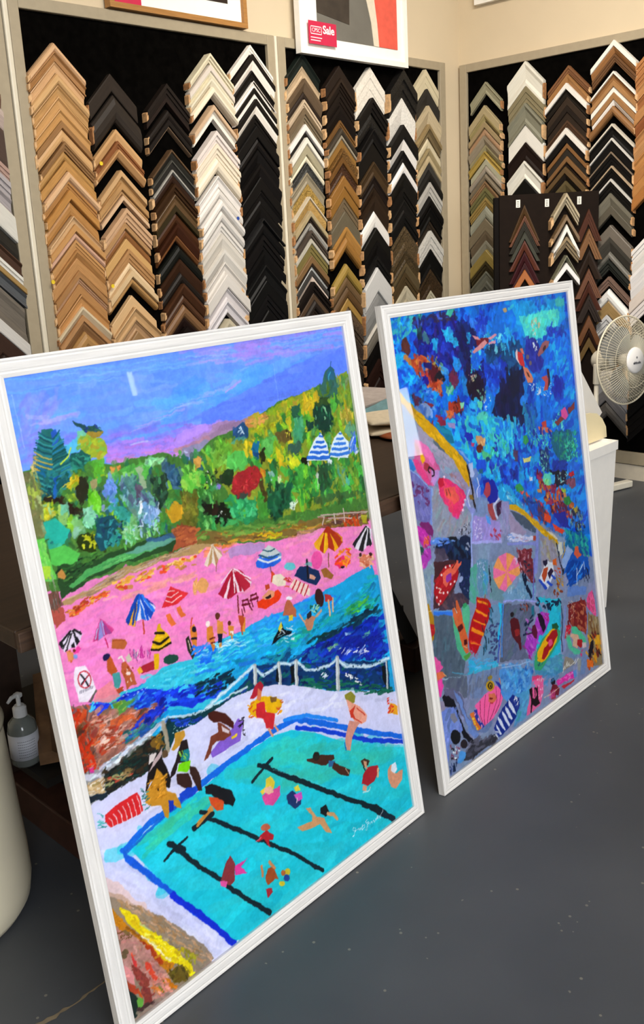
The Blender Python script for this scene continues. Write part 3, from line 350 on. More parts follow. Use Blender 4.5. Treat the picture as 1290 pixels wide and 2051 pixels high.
# ------------------------------------------------------------------ the two big paintings
def hexrgb(h):
    h=int(h,16); return np.array([(h>>16)&255,(h>>8)&255,h&255])/255.0
def vnoise(h,w,cell,rng):
    gh,gw=int(h/cell)+3,int(w/cell)+3
    g=rng.random((gh,gw))
    y=np.arange(h)/cell;x=np.arange(w)/cell
    y0=y.astype(int);x0=x.astype(int);fy=y-y0;fx=x-x0
    fy=fy*fy*(3-2*fy);fx=fx*fx*(3-2*fx)
    a=g[np.ix_(y0,x0)];b=g[np.ix_(y0,x0+1)];c=g[np.ix_(y0+1,x0)];d=g[np.ix_(y0+1,x0+1)]
    fx=fx[None,:];fy=fy[:,None]
    return (a*(1-fx)+b*fx)*(1-fy)+(c*(1-fx)+d*fx)*fy-0.5
class Canvas:
    """a painted sheet: x to the right, y upwards, both in millimetres"""
    def __init__(s,wmm,hmm,res,seed):
        s.res=res;s.w=int(round(wmm/res))+1;s.h=int(round(hmm/res))+1
        s.rng=np.random.default_rng(seed);s.py=random.Random(seed)
        s.img=np.zeros((s.h,s.w,3));s.img[:]=.6
        s.wx=(vnoise(s.h,s.w,14/res,s.rng)*4+vnoise(s.h,s.w,5/res,s.rng)*1.6)
        s.wy=(vnoise(s.h,s.w,14/res,s.rng)*4+vnoise(s.h,s.w,5/res,s.rng)*1.6)
        s.br=vnoise(s.h,s.w,3/res,s.rng)+vnoise(s.h,s.w,9/res,s.rng)
    def poly(s,col,pts,wob=1.0,alpha=1.0,tex=.03):
        P=np.array([float(v) for v in pts.split()] if isinstance(pts,str) else pts).reshape(-1,2);m=6*wob+1
        x0=max(0,int((P[:,0].min()-m)/s.res));x1=min(s.w,int((P[:,0].max()+m)/s.res)+2)
        y0=max(0,int((P[:,1].min()-m)/s.res));y1=min(s.h,int((P[:,1].max()+m)/s.res)+2)
        if x1<=x0 or y1<=y0: return
        X=np.arange(x0,x1)[None,:]*s.res+s.wx[y0:y1,x0:x1]*wob
        Y=np.arange(y0,y1)[:,None]*s.res+s.wy[y0:y1,x0:x1]*wob
        ins=np.zeros(X.shape,bool);n=len(P)
        for i in range(n):
            xa,ya=P[i];xb,yb=P[(i+1)%n]
            if ya==yb: continue
            c=((ya>Y)!=(yb>Y))&(X<(xb-xa)*(Y-ya)/(yb-ya)+xa);ins^=c
        s.put(ins,y0,y1,x0,x1,col,alpha,tex)
    def put(s,ins,y0,y1,x0,x1,col,alpha,tex):
        c=hexrgb(col) if isinstance(col,str) else col
        b=s.br[y0:y1,x0:x1][ins][:,None]
        v=c[None,:]*(1+b*tex*2)+b*tex*.4
        t=s.img[y0:y1,x0:x1];t[ins]=t[ins]*(1-alpha)+np.clip(v,0,1)*alpha
    def stroke(s,col,pts,wd,wob=.6,alpha=1.0,tex=.03):
        P=np.array([float(v) for v in pts.split()] if isinstance(pts,str) else pts).reshape(-1,2);m=wd+4*wob+1
        x0=max(0,int((P[:,0].min()-m)/s.res));x1=min(s.w,int((P[:,0].max()+m)/s.res)+2)
        y0=max(0,int((P[:,1].min()-m)/s.res));y1=min(s.h,int((P[:,1].max()+m)/s.res)+2)
        if x1<=x0 or y1<=y0: return
        X=np.arange(x0,x1)[None,:]*s.res+s.wx[y0:y1,x0:x1]*wob
        Y=np.arange(y0,y1)[:,None]*s.res+s.wy[y0:y1,x0:x1]*wob
        ins=np.zeros(X.shape,bool)
        for i in range(len(P)-1):
            ax,ay=P[i];dx,dy=P[i+1]-P[i];L=dx*dx+dy*dy+1e-9
            t=np.clip(((X-ax)*dx+(Y-ay)*dy)/L,0,1)
            ins|=(X-ax-t*dx)**2+(Y-ay-t*dy)**2<(wd/2)**2
        if len(P)==1: ins|=(X-P[0,0])**2+(Y-P[0,1])**2<(wd/2)**2
        s.put(ins,y0,y1,x0,x1,col,alpha,tex)
    def scatter(s,cols,pts,n,ln,wd,ang,spread,alpha=1.0,seed=0):
        P=np.array([float(v) for v in pts.split()] if isinstance(pts,str) else pts).reshape(-1,2);R=random.Random(seed*7919+n)
        x0,y0=P.min(0);x1,y1=P.max(0);k=0;t=0
        while k<n and t<n*20:
            t+=1;x=R.uniform(x0,x1);y=R.uniform(y0,y1);c=False
            for i in range(len(P)):
                xa,ya=P[i];xb,yb=P[(i+1)%len(P)]
                if (ya>y)!=(yb>y) and x<(xb-xa)*(y-ya)/(yb-ya)+xa: c=not c
            if not c: continue
            k+=1;a=math.radians(ang+R.uniform(-spread,spread));l=ln*R.uniform(.5,1.3)/2;w=wd*R.uniform(.5,1.3)
            co=hexrgb(cols[R.randrange(len(cols))])*R.uniform(.92,1.08)
            s.stroke(co,[x-l*math.cos(a),y-l*math.sin(a),x+l*math.cos(a),y+l*math.sin(a)],w,1.2,alpha)
    def dabs(s,pts,n,ln,wd,ang,spread,amt,seed=0):
        P=[float(v) for v in pts.split()] if isinstance(pts,str) else list(pts)
        P=np.array(P).reshape(-1,2);R=random.Random(seed*31+n);x0,y0=P.min(0);x1,y1=P.max(0)
        for t in range(n*2):
            x=R.uniform(x0,x1);y=R.uniform(y0,y1);c=False
            for i in range(len(P)):
                xa,ya=P[i];xb,yb=P[(i+1)%len(P)]
                if (ya>y)!=(yb>y) and x<(xb-xa)*(y-ya)/(yb-ya)+xa: c=not c
            if not c: continue
            ix=min(s.w-1,max(0,int(x/s.res)));iy=min(s.h-1,max(0,int(y/s.res)))
            co=s.img[iy,ix]*R.uniform(1-amt,1+amt)+np.array([R.uniform(-.05,.05) for _ in range(3)])*amt*3
            a=math.radians(ang+R.uniform(-spread,spread));l=ln*R.uniform(.4,1.3)/2
            s.stroke(np.clip(co,0,1),[x-l*math.cos(a),y-l*math.sin(a),x+l*math.cos(a),y+l*math.sin(a)],wd*R.uniform(.4,1.3),1.2,R.uniform(.5,1))
def run(cv,ops):
    for o in ops:
        k=o[0]
        if k=='p': cv.poly(o[1],o[2],*o[3:])
        elif k=='s': cv.stroke(o[1],o[2],*o[3:])
        elif k=='d': cv.dabs(o[1],*o[2:])
        elif k=='c': cv.scatter(o[1].split(),o[2],*o[3:])

OPS1=[('p', '78a3fb', '-8 1195 859 1191 862 889 -17 973', 0, 1, 0.03),
('c', '6fa3fc 7ea9ff 84a4fb 72aeff 7b9ff9', '-3 1182 838 1177 844 1010 255 1011 12 1026', 230, 73.8, 11.6, -2, 8, 0.55, 1),
('c', '8d98f5 9a9ef8 8a94f3', '2 1144 85 1140 92 1087 14 1034', 40, 35.0, 8.7, 46, 30, 0.45, 2),
('c', 'a79cf4 b39cf2 9fa2fa', '390 1189 838 1177 844 1125 620 1131 406 1148', 60, 73.4, 7.3, 0, 6, 0.6, 3),
('c', '6f9bfb 8fbcff 79b6ff', '9 1176 837 1171 833 1137 13 1151', 70, 95.3, 2.6, -1, 3, 0.6, 4),
('c', '63aefd 6fb4fe 5ea6fb', '351 1127 505 1125 741 1115 670 1081 409 1050 300 1059', 50, 57.6, 16.1, 7, 15, 0.5, 5),
('p', '6b8df8', '397 1052 553 1088 677 1115 847 1136 853 1072 729 1061 539 1027 414 1017 392 1033', 1.2, 0.9, 0.03),
('c', '6f8ff8 6a8af6 7596fb', '397 1052 553 1088 677 1115 847 1136 853 1072 729 1061 539 1027 414 1017', 40, 62.1, 9.9, 7, 8, 0.7, 6),
('c', '8b83ea a686e6 7d8cf4', '25 1082 168 1064 298 1050 419 1038 413 1009 168 1037 14 1034', 60, 39.1, 7.8, -1, 10, 0.45, 7),
('p', 'b38be6', '165 1035 207 1030 257 1020 369 1024 416 1022 409 990 321 991 216 1003 168 1013', 2, 0.85, 0.03),
('c', 'c58ae2 b48bea 9f8cf0', '169 1037 416 1022 405 974 167 1010', 60, 41.2, 5.5, -1, 8, 0.6, 8),
('p', 'cf8ede', '166 1014 216 1002 321 989 409 990 404 968 287 982 189 995 163 1008', 2, 0.85, 0.03),
('c', 'd68fd9 e39ccb c88be4', '165 1017 409 990 404 968 162 1005', 40, 34.3, 4.1, -3, 6, 0.6, 9),
('c', 'a99cf5 b7b3fb', '43 1110 109 1104 106 1087 52 1094', 10, 35.7, 6.5, -5, 6, 0.5, 10),
('c', '9fb2fb b4a8f0 8fc0ff', '226 1050 431 1092 429 1083 228 1041', 22, 45.5, 2.5, 3, 5, 0.6, 11),
('s', 'c3c6ff', '223 1026 260 1025', 3.0, 0.5, 0.8),
('p', '9b86e6', '356 1037 415 1024 492 1022 562 1025 531 1013 470 1021 457 1003 421 997 344 986', 2, 0.9, 0.03),
('c', 'a783e0 8f84ee b58be0', '357 1041 493 1023 477 1013 422 1000 347 995', 50, 32.8, 5.1, 0, 8, 0.6, 12),
('p', 'd993c8', '347 995 422 1000 459 1010 513 1013 561 1022 534 1003 455 994 386 988 343 979', 2, 0.85, 0.03),
('p', 'dc9a6b', '343 980 386 988 446 992 476 1010 514 1020 570 1020 549 1007 486 994 392 980 348 966', 2, 0.8, 0.03),
('s', 'a9b8ff', '412 1089 464 1094 511 1104', 5.0, 2, 0.6),
('s', 'c6a8ea', '467 1087 510 1101', 4.5, 1, 0.8),
('s', '8fb8ff', '515 1123 538 1127', 3.8, 1, 0.6),
('c', 'ae9cf2 b892ea', '506 1180 633 1169 626 1139 508 1151', 18, 46.7, 7.8, -3, 5, 0.5, 13),
('s', '9cc6ff', '608 1124 606 1017', 1.6, 1, 0.5),
('d', '353 1026 665 1004 665 971 587 965 523 954 477 953 364 966', 320, 70, 14, 5, 8, 0.05, 14),
('p', '6a7a44', '-30 997 148 974 279 963 400 952 653 1008 845 1050 1013 1056 984 664 -41 784', 1, 1, 0.03),
('p', 'ea8cc6', '-34 816 354 802 973 705 963 568 496 577 22 589 -51 612', 1, 1, 0.03),
('p', '2a9fd0', '-16 597 499 588 968 592 943 210 469 455 140 491 -27 547', 1, 1, 0.03),
('p', '9a6a5c', '-30 621 187 549 140 491 29 484 -38 497', 1, 1, 0.03),
('p', 'dcdcf6', '-35 422 471 465 895 272 916 89 262 -84 -43 248', 1, 1, 0.02),
('p', '28c8d8', '442 333 908 146 921 -76 252 -10', 1, 1, 0.02),
('p', '9a8578', '-27 276 70 178 207 -30 -21 -33 -84 62', 1, 1, 0.03),
('p', '4c7d3a', '3 1024 31 1026 146 1010 177 999 287 999 347 968 411 1000 507 1012 601 1042 663 1049 762 1062 841 1070 869 756 536 756 326 790 155 811 11 808', 1.2, 1, 0.03),
('p', '8c9a35', '503 1008 534 1026 591 1027 644 1046 707 1054 727 1047 833 1080 829 784 670 793 533 809 462 824 382 972', 1.5, 1, 0.03),
('c', 'b8a32c 9fae2a d0a840 8fb030 c7c22e', '525 1025 644 1044 707 1051 666 1007 591 985 516 985', 60, 20.2, 8.1, 9, 20, 0.85, 15),
('c', 'e0a060 d9924e c98a52', '496 1019 570 1020 558 1008 502 1005', 14, 19.4, 4.7, 1, 10, 0.8, 16),
('c', '5fb03c 3f8f3a 86b52e 2f6f3a c8b82f 57a05a', '525 984 638 1019 705 1044 756 1036 818 1063 833 879 671 891 546 911', 170, 17.8, 11.0, -75, 30, 0.9, 17),
('c', '8fae3c 6f9a3a a9a244 4e7f48 7d9468', '725 1040 832 1076 835 940 760 954', 70, 15.2, 7.1, -81, 20, 0.85, 18),
('p', '3a6a5e', '762 1086 780 1094 792 1085 793 1063 793 1030 758 1021 725 1040 746 1063', 1, 1, 0.03),
('p', '2d6a86', '767 1083 780 1094 791 1080 787 1064 763 1067', 0.8, 1, 0.03),
('s', '4fb0c8', '778 1082 769 1070 769 1063', 2.2, 0.6, 1),
('s', '2f5f80', '785 1104 780 1094', 2.2, 0.6, 1),
('s', '567a30', '727 1047 740 1035 762 1038 761 1057', 5.2, 1, 1),
('p', '33502a', '724 1037 761 1031 752 970 739 958 708 964 705 997', 2, 1, 0.03),
('p', '173f33', '704 1015 736 1017 760 1006 764 975 743 953 698 965', 2, 1, 0.03),
('c', '2c7f58 8fc79a 1a4d3c 143a2e', '710 1018 756 1010 756 962 704 968', 24, 8.7, 3.9, -88, 20, 0.95, 19),
('p', '1b4438', '678 991 701 990 693 966 676 962', 1, 1, 0.03),
('c', 'd4b42e c3a834 e0c832', '683 1040 725 1040 714 1013 684 997 671 1006', 22, 13.6, 8.5, -81, 15, 0.9, 20),
('p', '5db84a', '765 1027 783 1009 776 988 760 1006', 1, 1, 0.03),
('c', 'c9b447 d8c060 a8953a', '785 994 831 998 829 964 781 976', 16, 11.7, 8.1, -88, 20, 0.9, 21),
('p', '6aa37c', '802 957 833 956 834 933 809 926 796 943', 1, 1, 0.03),
('p', '4f9f6e', '656 1009 675 1002 666 964 647 946 627 947 647 989', 1.5, 1, 0.03),
('c', '63b98a 4aa07a', '645 1004 674 998 654 952 628 950', 12, 15.0, 8.3, -89, 10, 0.85, 22),
('p', '2a5f4a', '640 1026 671 1031 664 1000 639 1001', 1.5, 1, 0.03),
('p', '6a5a2f', '581 980 629 978 629 957 585 955', 1.5, 1, 0.03),
('c', '2d2a16 d8cf4a', '611 985 639 980 630 960 611 964', 16, 3.7, 2.9, -11, 90, 1, 23),
('p', '3d5f54', '613 949 653 949 649 932 626 922 617 902 601 895', 1.2, 1, 0.03),
('c', 'ecb92e d9c42a b5b52a f0d43a', '491 973 537 978 525 943 493 943', 20, 13.1, 7.0, -76, 30, 0.9, 24),
('c', 'e3bb2e cfc12c 7fae36', '546 952 613 953 603 906 547 917', 34, 14.5, 8.8, -64, 30, 0.9, 25),
('p', '5cab52', '540 978 572 973 567 941 551 936 535 948', 1.2, 1, 0.03),
('c', '6fbf66 58a353', '542 977 569 972 562 942 540 947', 8, 11.9, 6.3, -89, 10, 0.8, 26),
('p', '1c6f9c', '510 968 523 976 536 971 528 956 523 933 510 939', 1, 1, 0.03),
('p', '174a86', '512 956 526 949 522 931 512 937', 1, 1, 0.03),
('p', '2b2a12', '526 949 545 949 540 926 527 932', 1.5, 1, 0.03),
('p', '26507c', '469 1008 496 1019 509 1004 506 987 483 982 463 989', 1.2, 1, 0.03),
('c', 'd5e6f0 8fb8d0', '476 1010 495 1013 491 994 478 996', 8, 3.0, 3.0, -11, 90, 1, 27),
('p', '58a893', '464 992 498 987 486 974 456 980', 1.2, 0.8, 0.03),
('p', '6fa63c', '394 970 420 992 446 992 459 973 449 948 409 940 391 954', 1.5, 1, 0.03),
('c', '7fb445 5f9836 86c25a', '384 978 429 992 459 970 439 941 385 946', 24, 16.9, 9.5, -65, 40, 0.8, 28),
('p', 'd9973a', '356 976 367 978 377 967 371 949 358 955', 1, 1, 0.03),
('p', '62bd5c', '438 954 462 966 488 961 493 943 479 923 453 924 436 938', 1.2, 1, 0.03),
('p', '223a20', '428 930 450 932 453 904 435 902 403 915', 2, 1, 0.03),
('c', '1f2b1c 2c3a22', '371 942 409 940 410 907 369 913', 36, 3.3, 2.9, -13, 90, 1, 29),
('p', '3f8f3c', '336 950 373 948 371 923 353 914 329 916', 1.5, 1, 0.03),
('c', '7fc45a 66b44c', '336 950 371 942 353 917 330 919', 12, 14.1, 8.5, -29, 30, 0.8, 30),
('p', '8f7fd0', '393 909 405 913 414 906 408 899 394 903', 0.8, 1, 0.03),
('c', '4fb04a 3f9f44 2f7f44 5fc04f 2a5a34', '496 935 847 861 829 784 672 803 531 845 507 885', 150, 19.3, 11.7, -82, 30, 0.9, 31),
('c', 'c2cc2e d6d236 9fc42f', '593 925 677 919 673 901 603 906', 14, 16.6, 7.5, -75, 30, 0.9, 32),
('p', '1e5a3c', '554 864 586 874 617 878 606 855 596 829 559 799 525 818 527 849', 2, 1, 0.03),
('c', '1a4a34 2c6f4c 123626', '537 871 614 867 594 822 533 809', 26, 12.1, 6.5, -76, 40, 0.9, 33),
('c', '55b04a 7fc43a 3c8f3c', '629 889 681 889 668 811 629 799 607 837', 26, 25.2, 9.3, -89, 12, 0.9, 34),
('p', '2a4f34', '691 890 727 883 726 827 689 832 684 859', 1.5, 1, 0.03),
('c', '1f4030 2f6f44', '693 897 739 887 720 828 689 832', 14, 17.4, 6.1, -95, 10, 0.9, 35),
('p', '5a9f8c', '754 869 774 869 781 837 786 821 763 822 749 856', 1, 1, 0.03),
('p', '62b8a8', '789 828 786 823 779 821 771 821 764 824 760 829 759 835 762 839 768 842 776 841 783 838 788 833', 0.5, 1, 0.03),
('c', '6f8f2e 8fa84a 5b8a30', '744 886 831 868 833 798 730 822', 40, 18.1, 6.3, -88, 16, 0.85, 36),
('p', '3f5f3a', '666 823 810 804 831 791 724 794 662 805', 2, 0.8, 0.03),
('p', '2f8f5a', '416 876 448 882 470 863 500 852 493 820 455 812 426 843', 2, 1, 0.03),
('c', '3fae6c 2a8f5c 57c284 5fae44', '416 879 501 855 492 816 429 839', 34, 12.9, 6.8, -46, 60, 0.9, 37),
('p', '4a8f3a', '505 875 527 846 523 808 496 815', 1.5, 1, 0.03),
('p', '4d3f20', '513 890 527 891 526 863 531 845 517 845', 1, 1, 0.03),
('p', '42722f', '345 896 363 905 402 893 402 873 342 865', 1.5, 1, 0.03),
('c', '5f9f3f 3f7f3a 8fbf5f', '351 905 406 892 397 871 350 882', 16, 9.4, 6.5, -38, 60, 0.9, 38),
('p', '2c1f16', '358 883 402 873 402 853 376 850 357 858', 1.5, 1, 0.03),
('p', '151c12', '398 874 415 873 428 833 409 828 382 838', 1.5, 1, 0.03),
('c', 'e8f0e0 c8d8b0', '357 897 377 892 370 881 358 883', 10, 3.2, 2.2, -90, 20, 1, 39),
('c', 'f0f4ea', '395 858 422 848 414 830 386 840', 9, 2.6, 2.6, -14, 90, 1, 40),
('c', 'eef5ea', '361 860 381 855 374 843 359 847', 7, 2.9, 2.2, -90, 20, 1, 41),
('p', '3f9a52', '341 862 379 845 387 824 339 833', 1.5, 1, 0.03),
('c', '49a862 2f7f46', '341 862 455 833 445 811 343 832', 24, 12.5, 5.9, -38, 50, 0.85, 42),
('p', 'a02a30', '437 891 456 917 504 930 520 921 522 899 507 882 482 874 443 880', 1.2, 1, 0.03),
('c', 'c03a38 8a2026 b5343a d8605a', '451 915 503 927 521 902 492 878 444 886', 46, 5.4, 2.7, 3, 40, 0.9, 43),
('p', '3f4a44', '447 880 482 874 466 864 449 870', 1, 1, 0.03),
('p', 'd98f2c', '524 919 538 906 533 896 521 895', 1, 1, 0.03),
('p', 'd8ead8', '590 827 606 830 609 818 601 806 588 815', 0.5, 1, 0.03),
('c', '1f2a1c', '591 830 610 825 603 807 589 813', 7, 3.7, 2.1, -76, 40, 1, 44),
('c', 'e8b870 f0e0c0', '566 892 580 889 577 876 563 879', 3, 3.2, 2.4, -13, 90, 1, 45),
('p', 'b9d7e4', '542 905 559 904 563 893 550 889', 1, 0.7, 0.03),
('p', 'e8f2fb', '719 954 699 947 673 923 661 904 734 890 734 926', 0.4, 1, 0.03),
('s', '2f6fd0', '713 949 717 948 721 947', 4.9, 0.8, 1),
('s', '2f6fd0', '701 939 712 936 724 935', 5.5, 0.8, 1),
('s', '2f6fd0', '689 929 708 925 728 923', 6.1, 0.8, 1),
('s', '2f6fd0', '678 920 704 913 731 910', 6.7, 0.8, 1),
('s', '2f6fd0', '666 910 699 902 734 898', 7.3, 0.8, 1),
('p', 'e6f2fa', '780 948 758 936 739 910 736 896 794 882 804 916', 0.4, 1, 0.03),
('s', '3f7fd6', '775 943 779 942 783 942', 4.7, 0.8, 1),
('s', '3f7fd6', '766 932 776 930 787 930', 5.3, 0.8, 1),
('s', '3f7fd6', '757 922 774 919 791 918', 5.9, 0.8, 1),
('s', '3f7fd6', '748 912 771 907 795 906', 6.5, 0.8, 1),
('s', '3f7fd6', '739 902 768 896 799 893', 7.1, 0.8, 1),
('p', '5f8fe0', '828 934 808 919 796 894 829 886', 0.5, 1, 0.03),
('s', 'dfe8fb', '827 930 811 910 802 893', 2.8, 0.6, 1),
('s', 'e0e8fa', '829 926 824 889', 2.3, 0.6, 1),
('s', '2f62c8', '828 919 813 891', 2.8, 0.6, 1),
('p', 'eef4f8', '727 894 740 889 735 875 725 879', 0.4, 1, 0.03),
('s', 'd8dcd0', '691 887 682 837', 2.1, 0.6, 1),
('s', 'e8e8dc', '665 901 666 892', 2.1, 0.6, 1),
('p', '15140c', '645 916 665 910 664 896 649 897 643 908', 0.8, 1, 0.03),
('c', '3f8f4a 2f6f4c 57b04a 8fbf3a 4a6f5a 2a5a6a', '156 992 406 980 376 843 257 845 51 883 32 947', 190, 14.6, 9.3, -79, 40, 0.9, 46),
('p', '57a84a', '158 985 224 989 264 984 243 957 182 967', 2, 1, 0.03),
('c', '6fc25a 58a850 8fd070', '162 987 261 984 244 963 180 971', 20, 13.2, 5.3, -4, 25, 0.85, 47),
('p', '9fd8a0', '248 996 289 991 294 977 262 975 242 985', 2, 0.8, 0.03),
('c', 'b8f0b8 7fd090', '249 999 293 990 286 976 249 984', 14, 8.2, 3.4, 5, 30, 0.8, 48),
('p', '3c5f7a', '287 979 319 966 326 938 298 925 284 948', 2, 1, 0.03),
('c', '2a4f6f 4a6f8a 1f3f5f 5f8f6f', '283 980 327 961 314 921 280 932', 26, 11.9, 5.6, -67, 40, 0.9, 49),
('p', '27402f', '255 960 281 955 281 916 258 886 245 912', 2, 1, 0.03),
('c', '1d2f28 3a5a44 4f8f5a', '252 964 289 953 262 885 245 912', 24, 11.7, 6.2, -90, 20, 0.9, 50),
('p', 'd8954f', '171 997 192 996 190 987 180 982 171 990', 1, 1, 0.03),
('p', 'd9a458', '356 971 375 973 372 951 357 951', 1, 1, 0.03),
('p', '6fc04a', '323 945 361 947 369 928 340 909 318 924', 1.5, 1, 0.03),
('c', '86cf5a 5fae44 a8d860', '327 961 386 948 361 910 321 920', 22, 13.0, 7.2, -46, 50, 0.85, 51),
('c', '1d2f1c 2a3a20 f0f4e0', '373 944 398 942 389 901 365 909', 24, 3.3, 2.9, -13, 90, 1, 52),
('p', '3f7a3c', '357 905 389 904 370 818 342 825 343 868', 2, 1, 0.03),
('c', '5fb05a 2f6f3a 7fc870', '356 908 389 904 371 821 339 829', 24, 11.0, 5.9, -67, 60, 0.9, 53),
('p', '1a1a14', '359 881 384 878 379 856 356 862', 1.5, 1, 0.03),
('p', '6a6a2a', '311 909 348 907 347 867 331 835 299 856', 2, 1, 0.03),
('c', '8a8a34 5a5f28 7a7430', '312 912 351 903 337 840 304 859', 22, 14.3, 7.9, -84, 20, 0.9, 54),
('p', 'c69a2e', '270 888 292 897 311 893 305 865 284 860', 1.2, 1, 0.03),
('p', '8a4a30', '292 858 337 840 335 814 320 801 251 821 286 834', 1.5, 1, 0.03),
('c', 'a5583c 7a3f2c b8683f', '287 856 337 840 321 804 259 819', 24, 17.8, 5.7, 1, 20, 0.9, 55),
('p', '5a8a86', '187 969 216 972 225 942 247 921 246 867 209 874 194 906 186 936', 2, 1, 0.03),
('c', '3f7f6f 6fae9a 4a6f8f 8fb8c8 57607f', '188 975 230 966 252 910 246 867 200 879 183 939', 70, 12.0, 4.7, -85, 25, 0.85, 56),
('p', 'a8b89a', '223 986 238 985 239 939 228 938', 1.5, 0.9, 0.03),
('p', '5a4a5f', '215 948 229 944 228 923 210 927', 2, 0.9, 0.03),
('p', '7fa8d8', '223 917 254 903 252 866 223 867', 1.5, 0.8, 0.03),
('c', 'b8c8f0 a0b8e8 dfe8ff', '218 912 258 903 251 863 213 873', 26, 11.5, 2.7, -96, 12, 0.8, 57),
('s', 'cfe0ee', '199 876 250 867', 2.7, 1, 1),
('c', 'b8e0b0 d8f0d0 8fd06a', '181 878 253 862 242 849 185 862', 20, 6.7, 2.7, -91, 20, 0.8, 58),
('p', '8fc88a', '177 895 204 897 202 857 178 851 167 866', 2, 0.8, 0.03),
('c', 'a8dca0 6fc06a 8fd8b0', '174 896 209 886 197 852 169 857', 26, 6.6, 3.3, -69, 50, 0.85, 59),
('p', '6f8fd8', '146 963 158 970 174 963 174 945 152 944 146 948', 1.5, 1, 0.03),
('c', '7f9fe8 5f7fc8 9fb0ee 4f9fd0', '151 986 182 980 167 916 144 924', 34, 7.7, 5.1, -69, 50, 0.85, 60),
('p', '3fa09a', '156 928 176 923 194 903 187 889 159 909', 1.5, 0.9, 0.03),
('p', '6fc02a', '116 959 132 964 140 950 132 925 115 932 111 945', 1.5, 1, 0.03),
('c', '7fd040 5fae2a 8fd85a', '115 965 141 959 132 925 111 930', 14, 11.3, 5.6, -85, 15, 0.85, 61),
('p', '2a2a1c', '99 989 114 989 119 976 110 954 96 937 90 959 94 976', 1.5, 1, 0.03),
('p', '8fae2e', '140 1001 161 999 159 988 139 980 131 991', 1.5, 1, 0.03),
('p', '7ccfa0', '118 1068 129 1071 156 1055 139 1040 113 1045', 2, 0.9, 0.03),
('p', '58c8e0', '88 1053 116 1059 115 1039 97 1034 82 1040', 2, 0.8, 0.03),
('p', '9fae3a', '120 1047 135 1055 161 1048 170 1034 168 1022 148 1017 127 1016 117 1033', 1.5, 1, 0.03),
('c', 'aebe3a 8fae40 b5a03a 7fb850', '117 1062 170 1040 161 1015 116 1027', 34, 10.6, 5.6, 15, 50, 0.85, 62),
('p', '2a4f50', '114 1088 125 1083 139 1073 160 1073 164 1062 143 1057 129 1071 117 1081', 1, 1, 0.03),
('c', '2f3f9a 3a6a4a 1f3f5f 4a50b8', '127 1081 166 1068 163 1056 131 1068', 16, 8.8, 2.5, -38, 30, 0.9, 63),
('p', 'a58a3a', '137 1064 171 1059 158 1050 145 1051', 1.5, 1, 0.03),
('p', '1f5f58', '96 1031 118 1038 135 1023 132 1012 111 1007 88 1006', 1.5, 1, 0.03),
('c', '2f7f70 1a4f4c 3f9f88', '94 1037 136 1029 131 1006 88 1006', 30, 11.1, 3.7, -30, 40, 0.9, 64),
('p', '5fae3a', '133 1014 161 1015 155 989 136 981 129 994', 1.5, 0.9, 0.03),
('p', 'ccb02a', '80 999 90 1003 102 994 101 977 81 976 73 986', 1.5, 1, 0.03),
('c', 'e0c83a b09a20 8fae30', '78 1006 105 997 100 974 75 977', 22, 10.4, 3.7, 24, 30, 0.9, 65),
('p', '2b2018', '30 976 39 977 67 958 87 945 95 934 87 927 72 934 65 947 31 967', 1.2, 1, 0.03),
('p', 'c6a37a', '122 981 139 980 136 966 122 966', 1.5, 0.8, 0.03),
('p', 'c8b860', '33 1044 26 1037 17 1013 23 989 36 1003 38 1043', 1, 0.8, 0.03),
('p', '2a6f6a', '52 1086 71 1084 82 1069 87 1050 93 1032 92 1011 85 992 73 983 62 965 20 976 27 1005 25 1017 37 1054 47 1075', 1, 1, 0.03),
('p', '2f5fb8', '68 1077 78 1081 81 1066 71 1048 66 1054', 0.8, 1, 0.03),
('s', '1d5a6a', '46 1082 57 1072 70 1066', 2.6, 0.6, 1),
('s', '1a5a66', '70 1066 77 1071 84 1077', 2.7, 0.6, 1),
('s', '3f9a9a', '46 1078 57 1068 69 1062', 2.6, 0.6, 1),
('s', '3a8f8f', '69 1062 76 1067 83 1073', 2.7, 0.6, 1),
('s', '174a58', '45 1074 56 1064 68 1058', 2.6, 0.6, 1),
('s', '2a7fa8', '68 1058 75 1064 82 1069', 2.7, 0.6, 1),
('s', '3f9a9a', '39 1069 52 1058 67 1052', 2.6, 0.6, 1),
('s', '3a8f8f', '67 1052 78 1057 88 1062', 2.7, 0.6, 1),
('s', '174a58', '38 1065 51 1054 66 1048', 2.6, 0.6, 1),
('s', '2a7fa8', '66 1048 77 1053 88 1058', 2.7, 0.6, 1),
('s', '2f7f8a', '37 1061 51 1051 65 1044', 2.6, 0.6, 1),
('s', '174f50', '65 1044 76 1049 87 1054', 2.7, 0.6, 1),
('s', '174a58', '33 1057 48 1046 64 1040', 2.6, 0.6, 1),
('s', '2a7fa8', '64 1040 77 1044 90 1048', 2.7, 0.6, 1),
('s', '2f7f8a', '32 1053 47 1042 63 1036', 2.6, 0.6, 1),
('s', '174f50', '63 1036 76 1040 89 1044', 2.7, 0.6, 1),
('s', 'b8a85a', '32 1050 46 1039 62 1032', 2.6, 0.6, 1),
('s', '1a5a66', '62 1032 75 1036 89 1040', 2.7, 0.6, 1),
('s', '2f7f8a', '29 1045 44 1034 61 1027', 2.6, 0.6, 1),
('s', '174f50', '61 1027 77 1031 92 1035', 2.7, 0.6, 1),
('s', 'b8a85a', '28 1041 44 1030 61 1023', 2.6, 0.6, 1),
('s', '1a5a66', '61 1023 76 1027 91 1031', 2.7, 0.6, 1),
('s', '1f6aa0', '27 1038 43 1026 60 1019', 2.6, 0.6, 1),
('s', '3a8f8f', '60 1019 75 1023 91 1027', 2.7, 0.6, 1),
('s', 'b8a85a', '26 1033 42 1022 59 1015', 2.6, 0.6, 1),
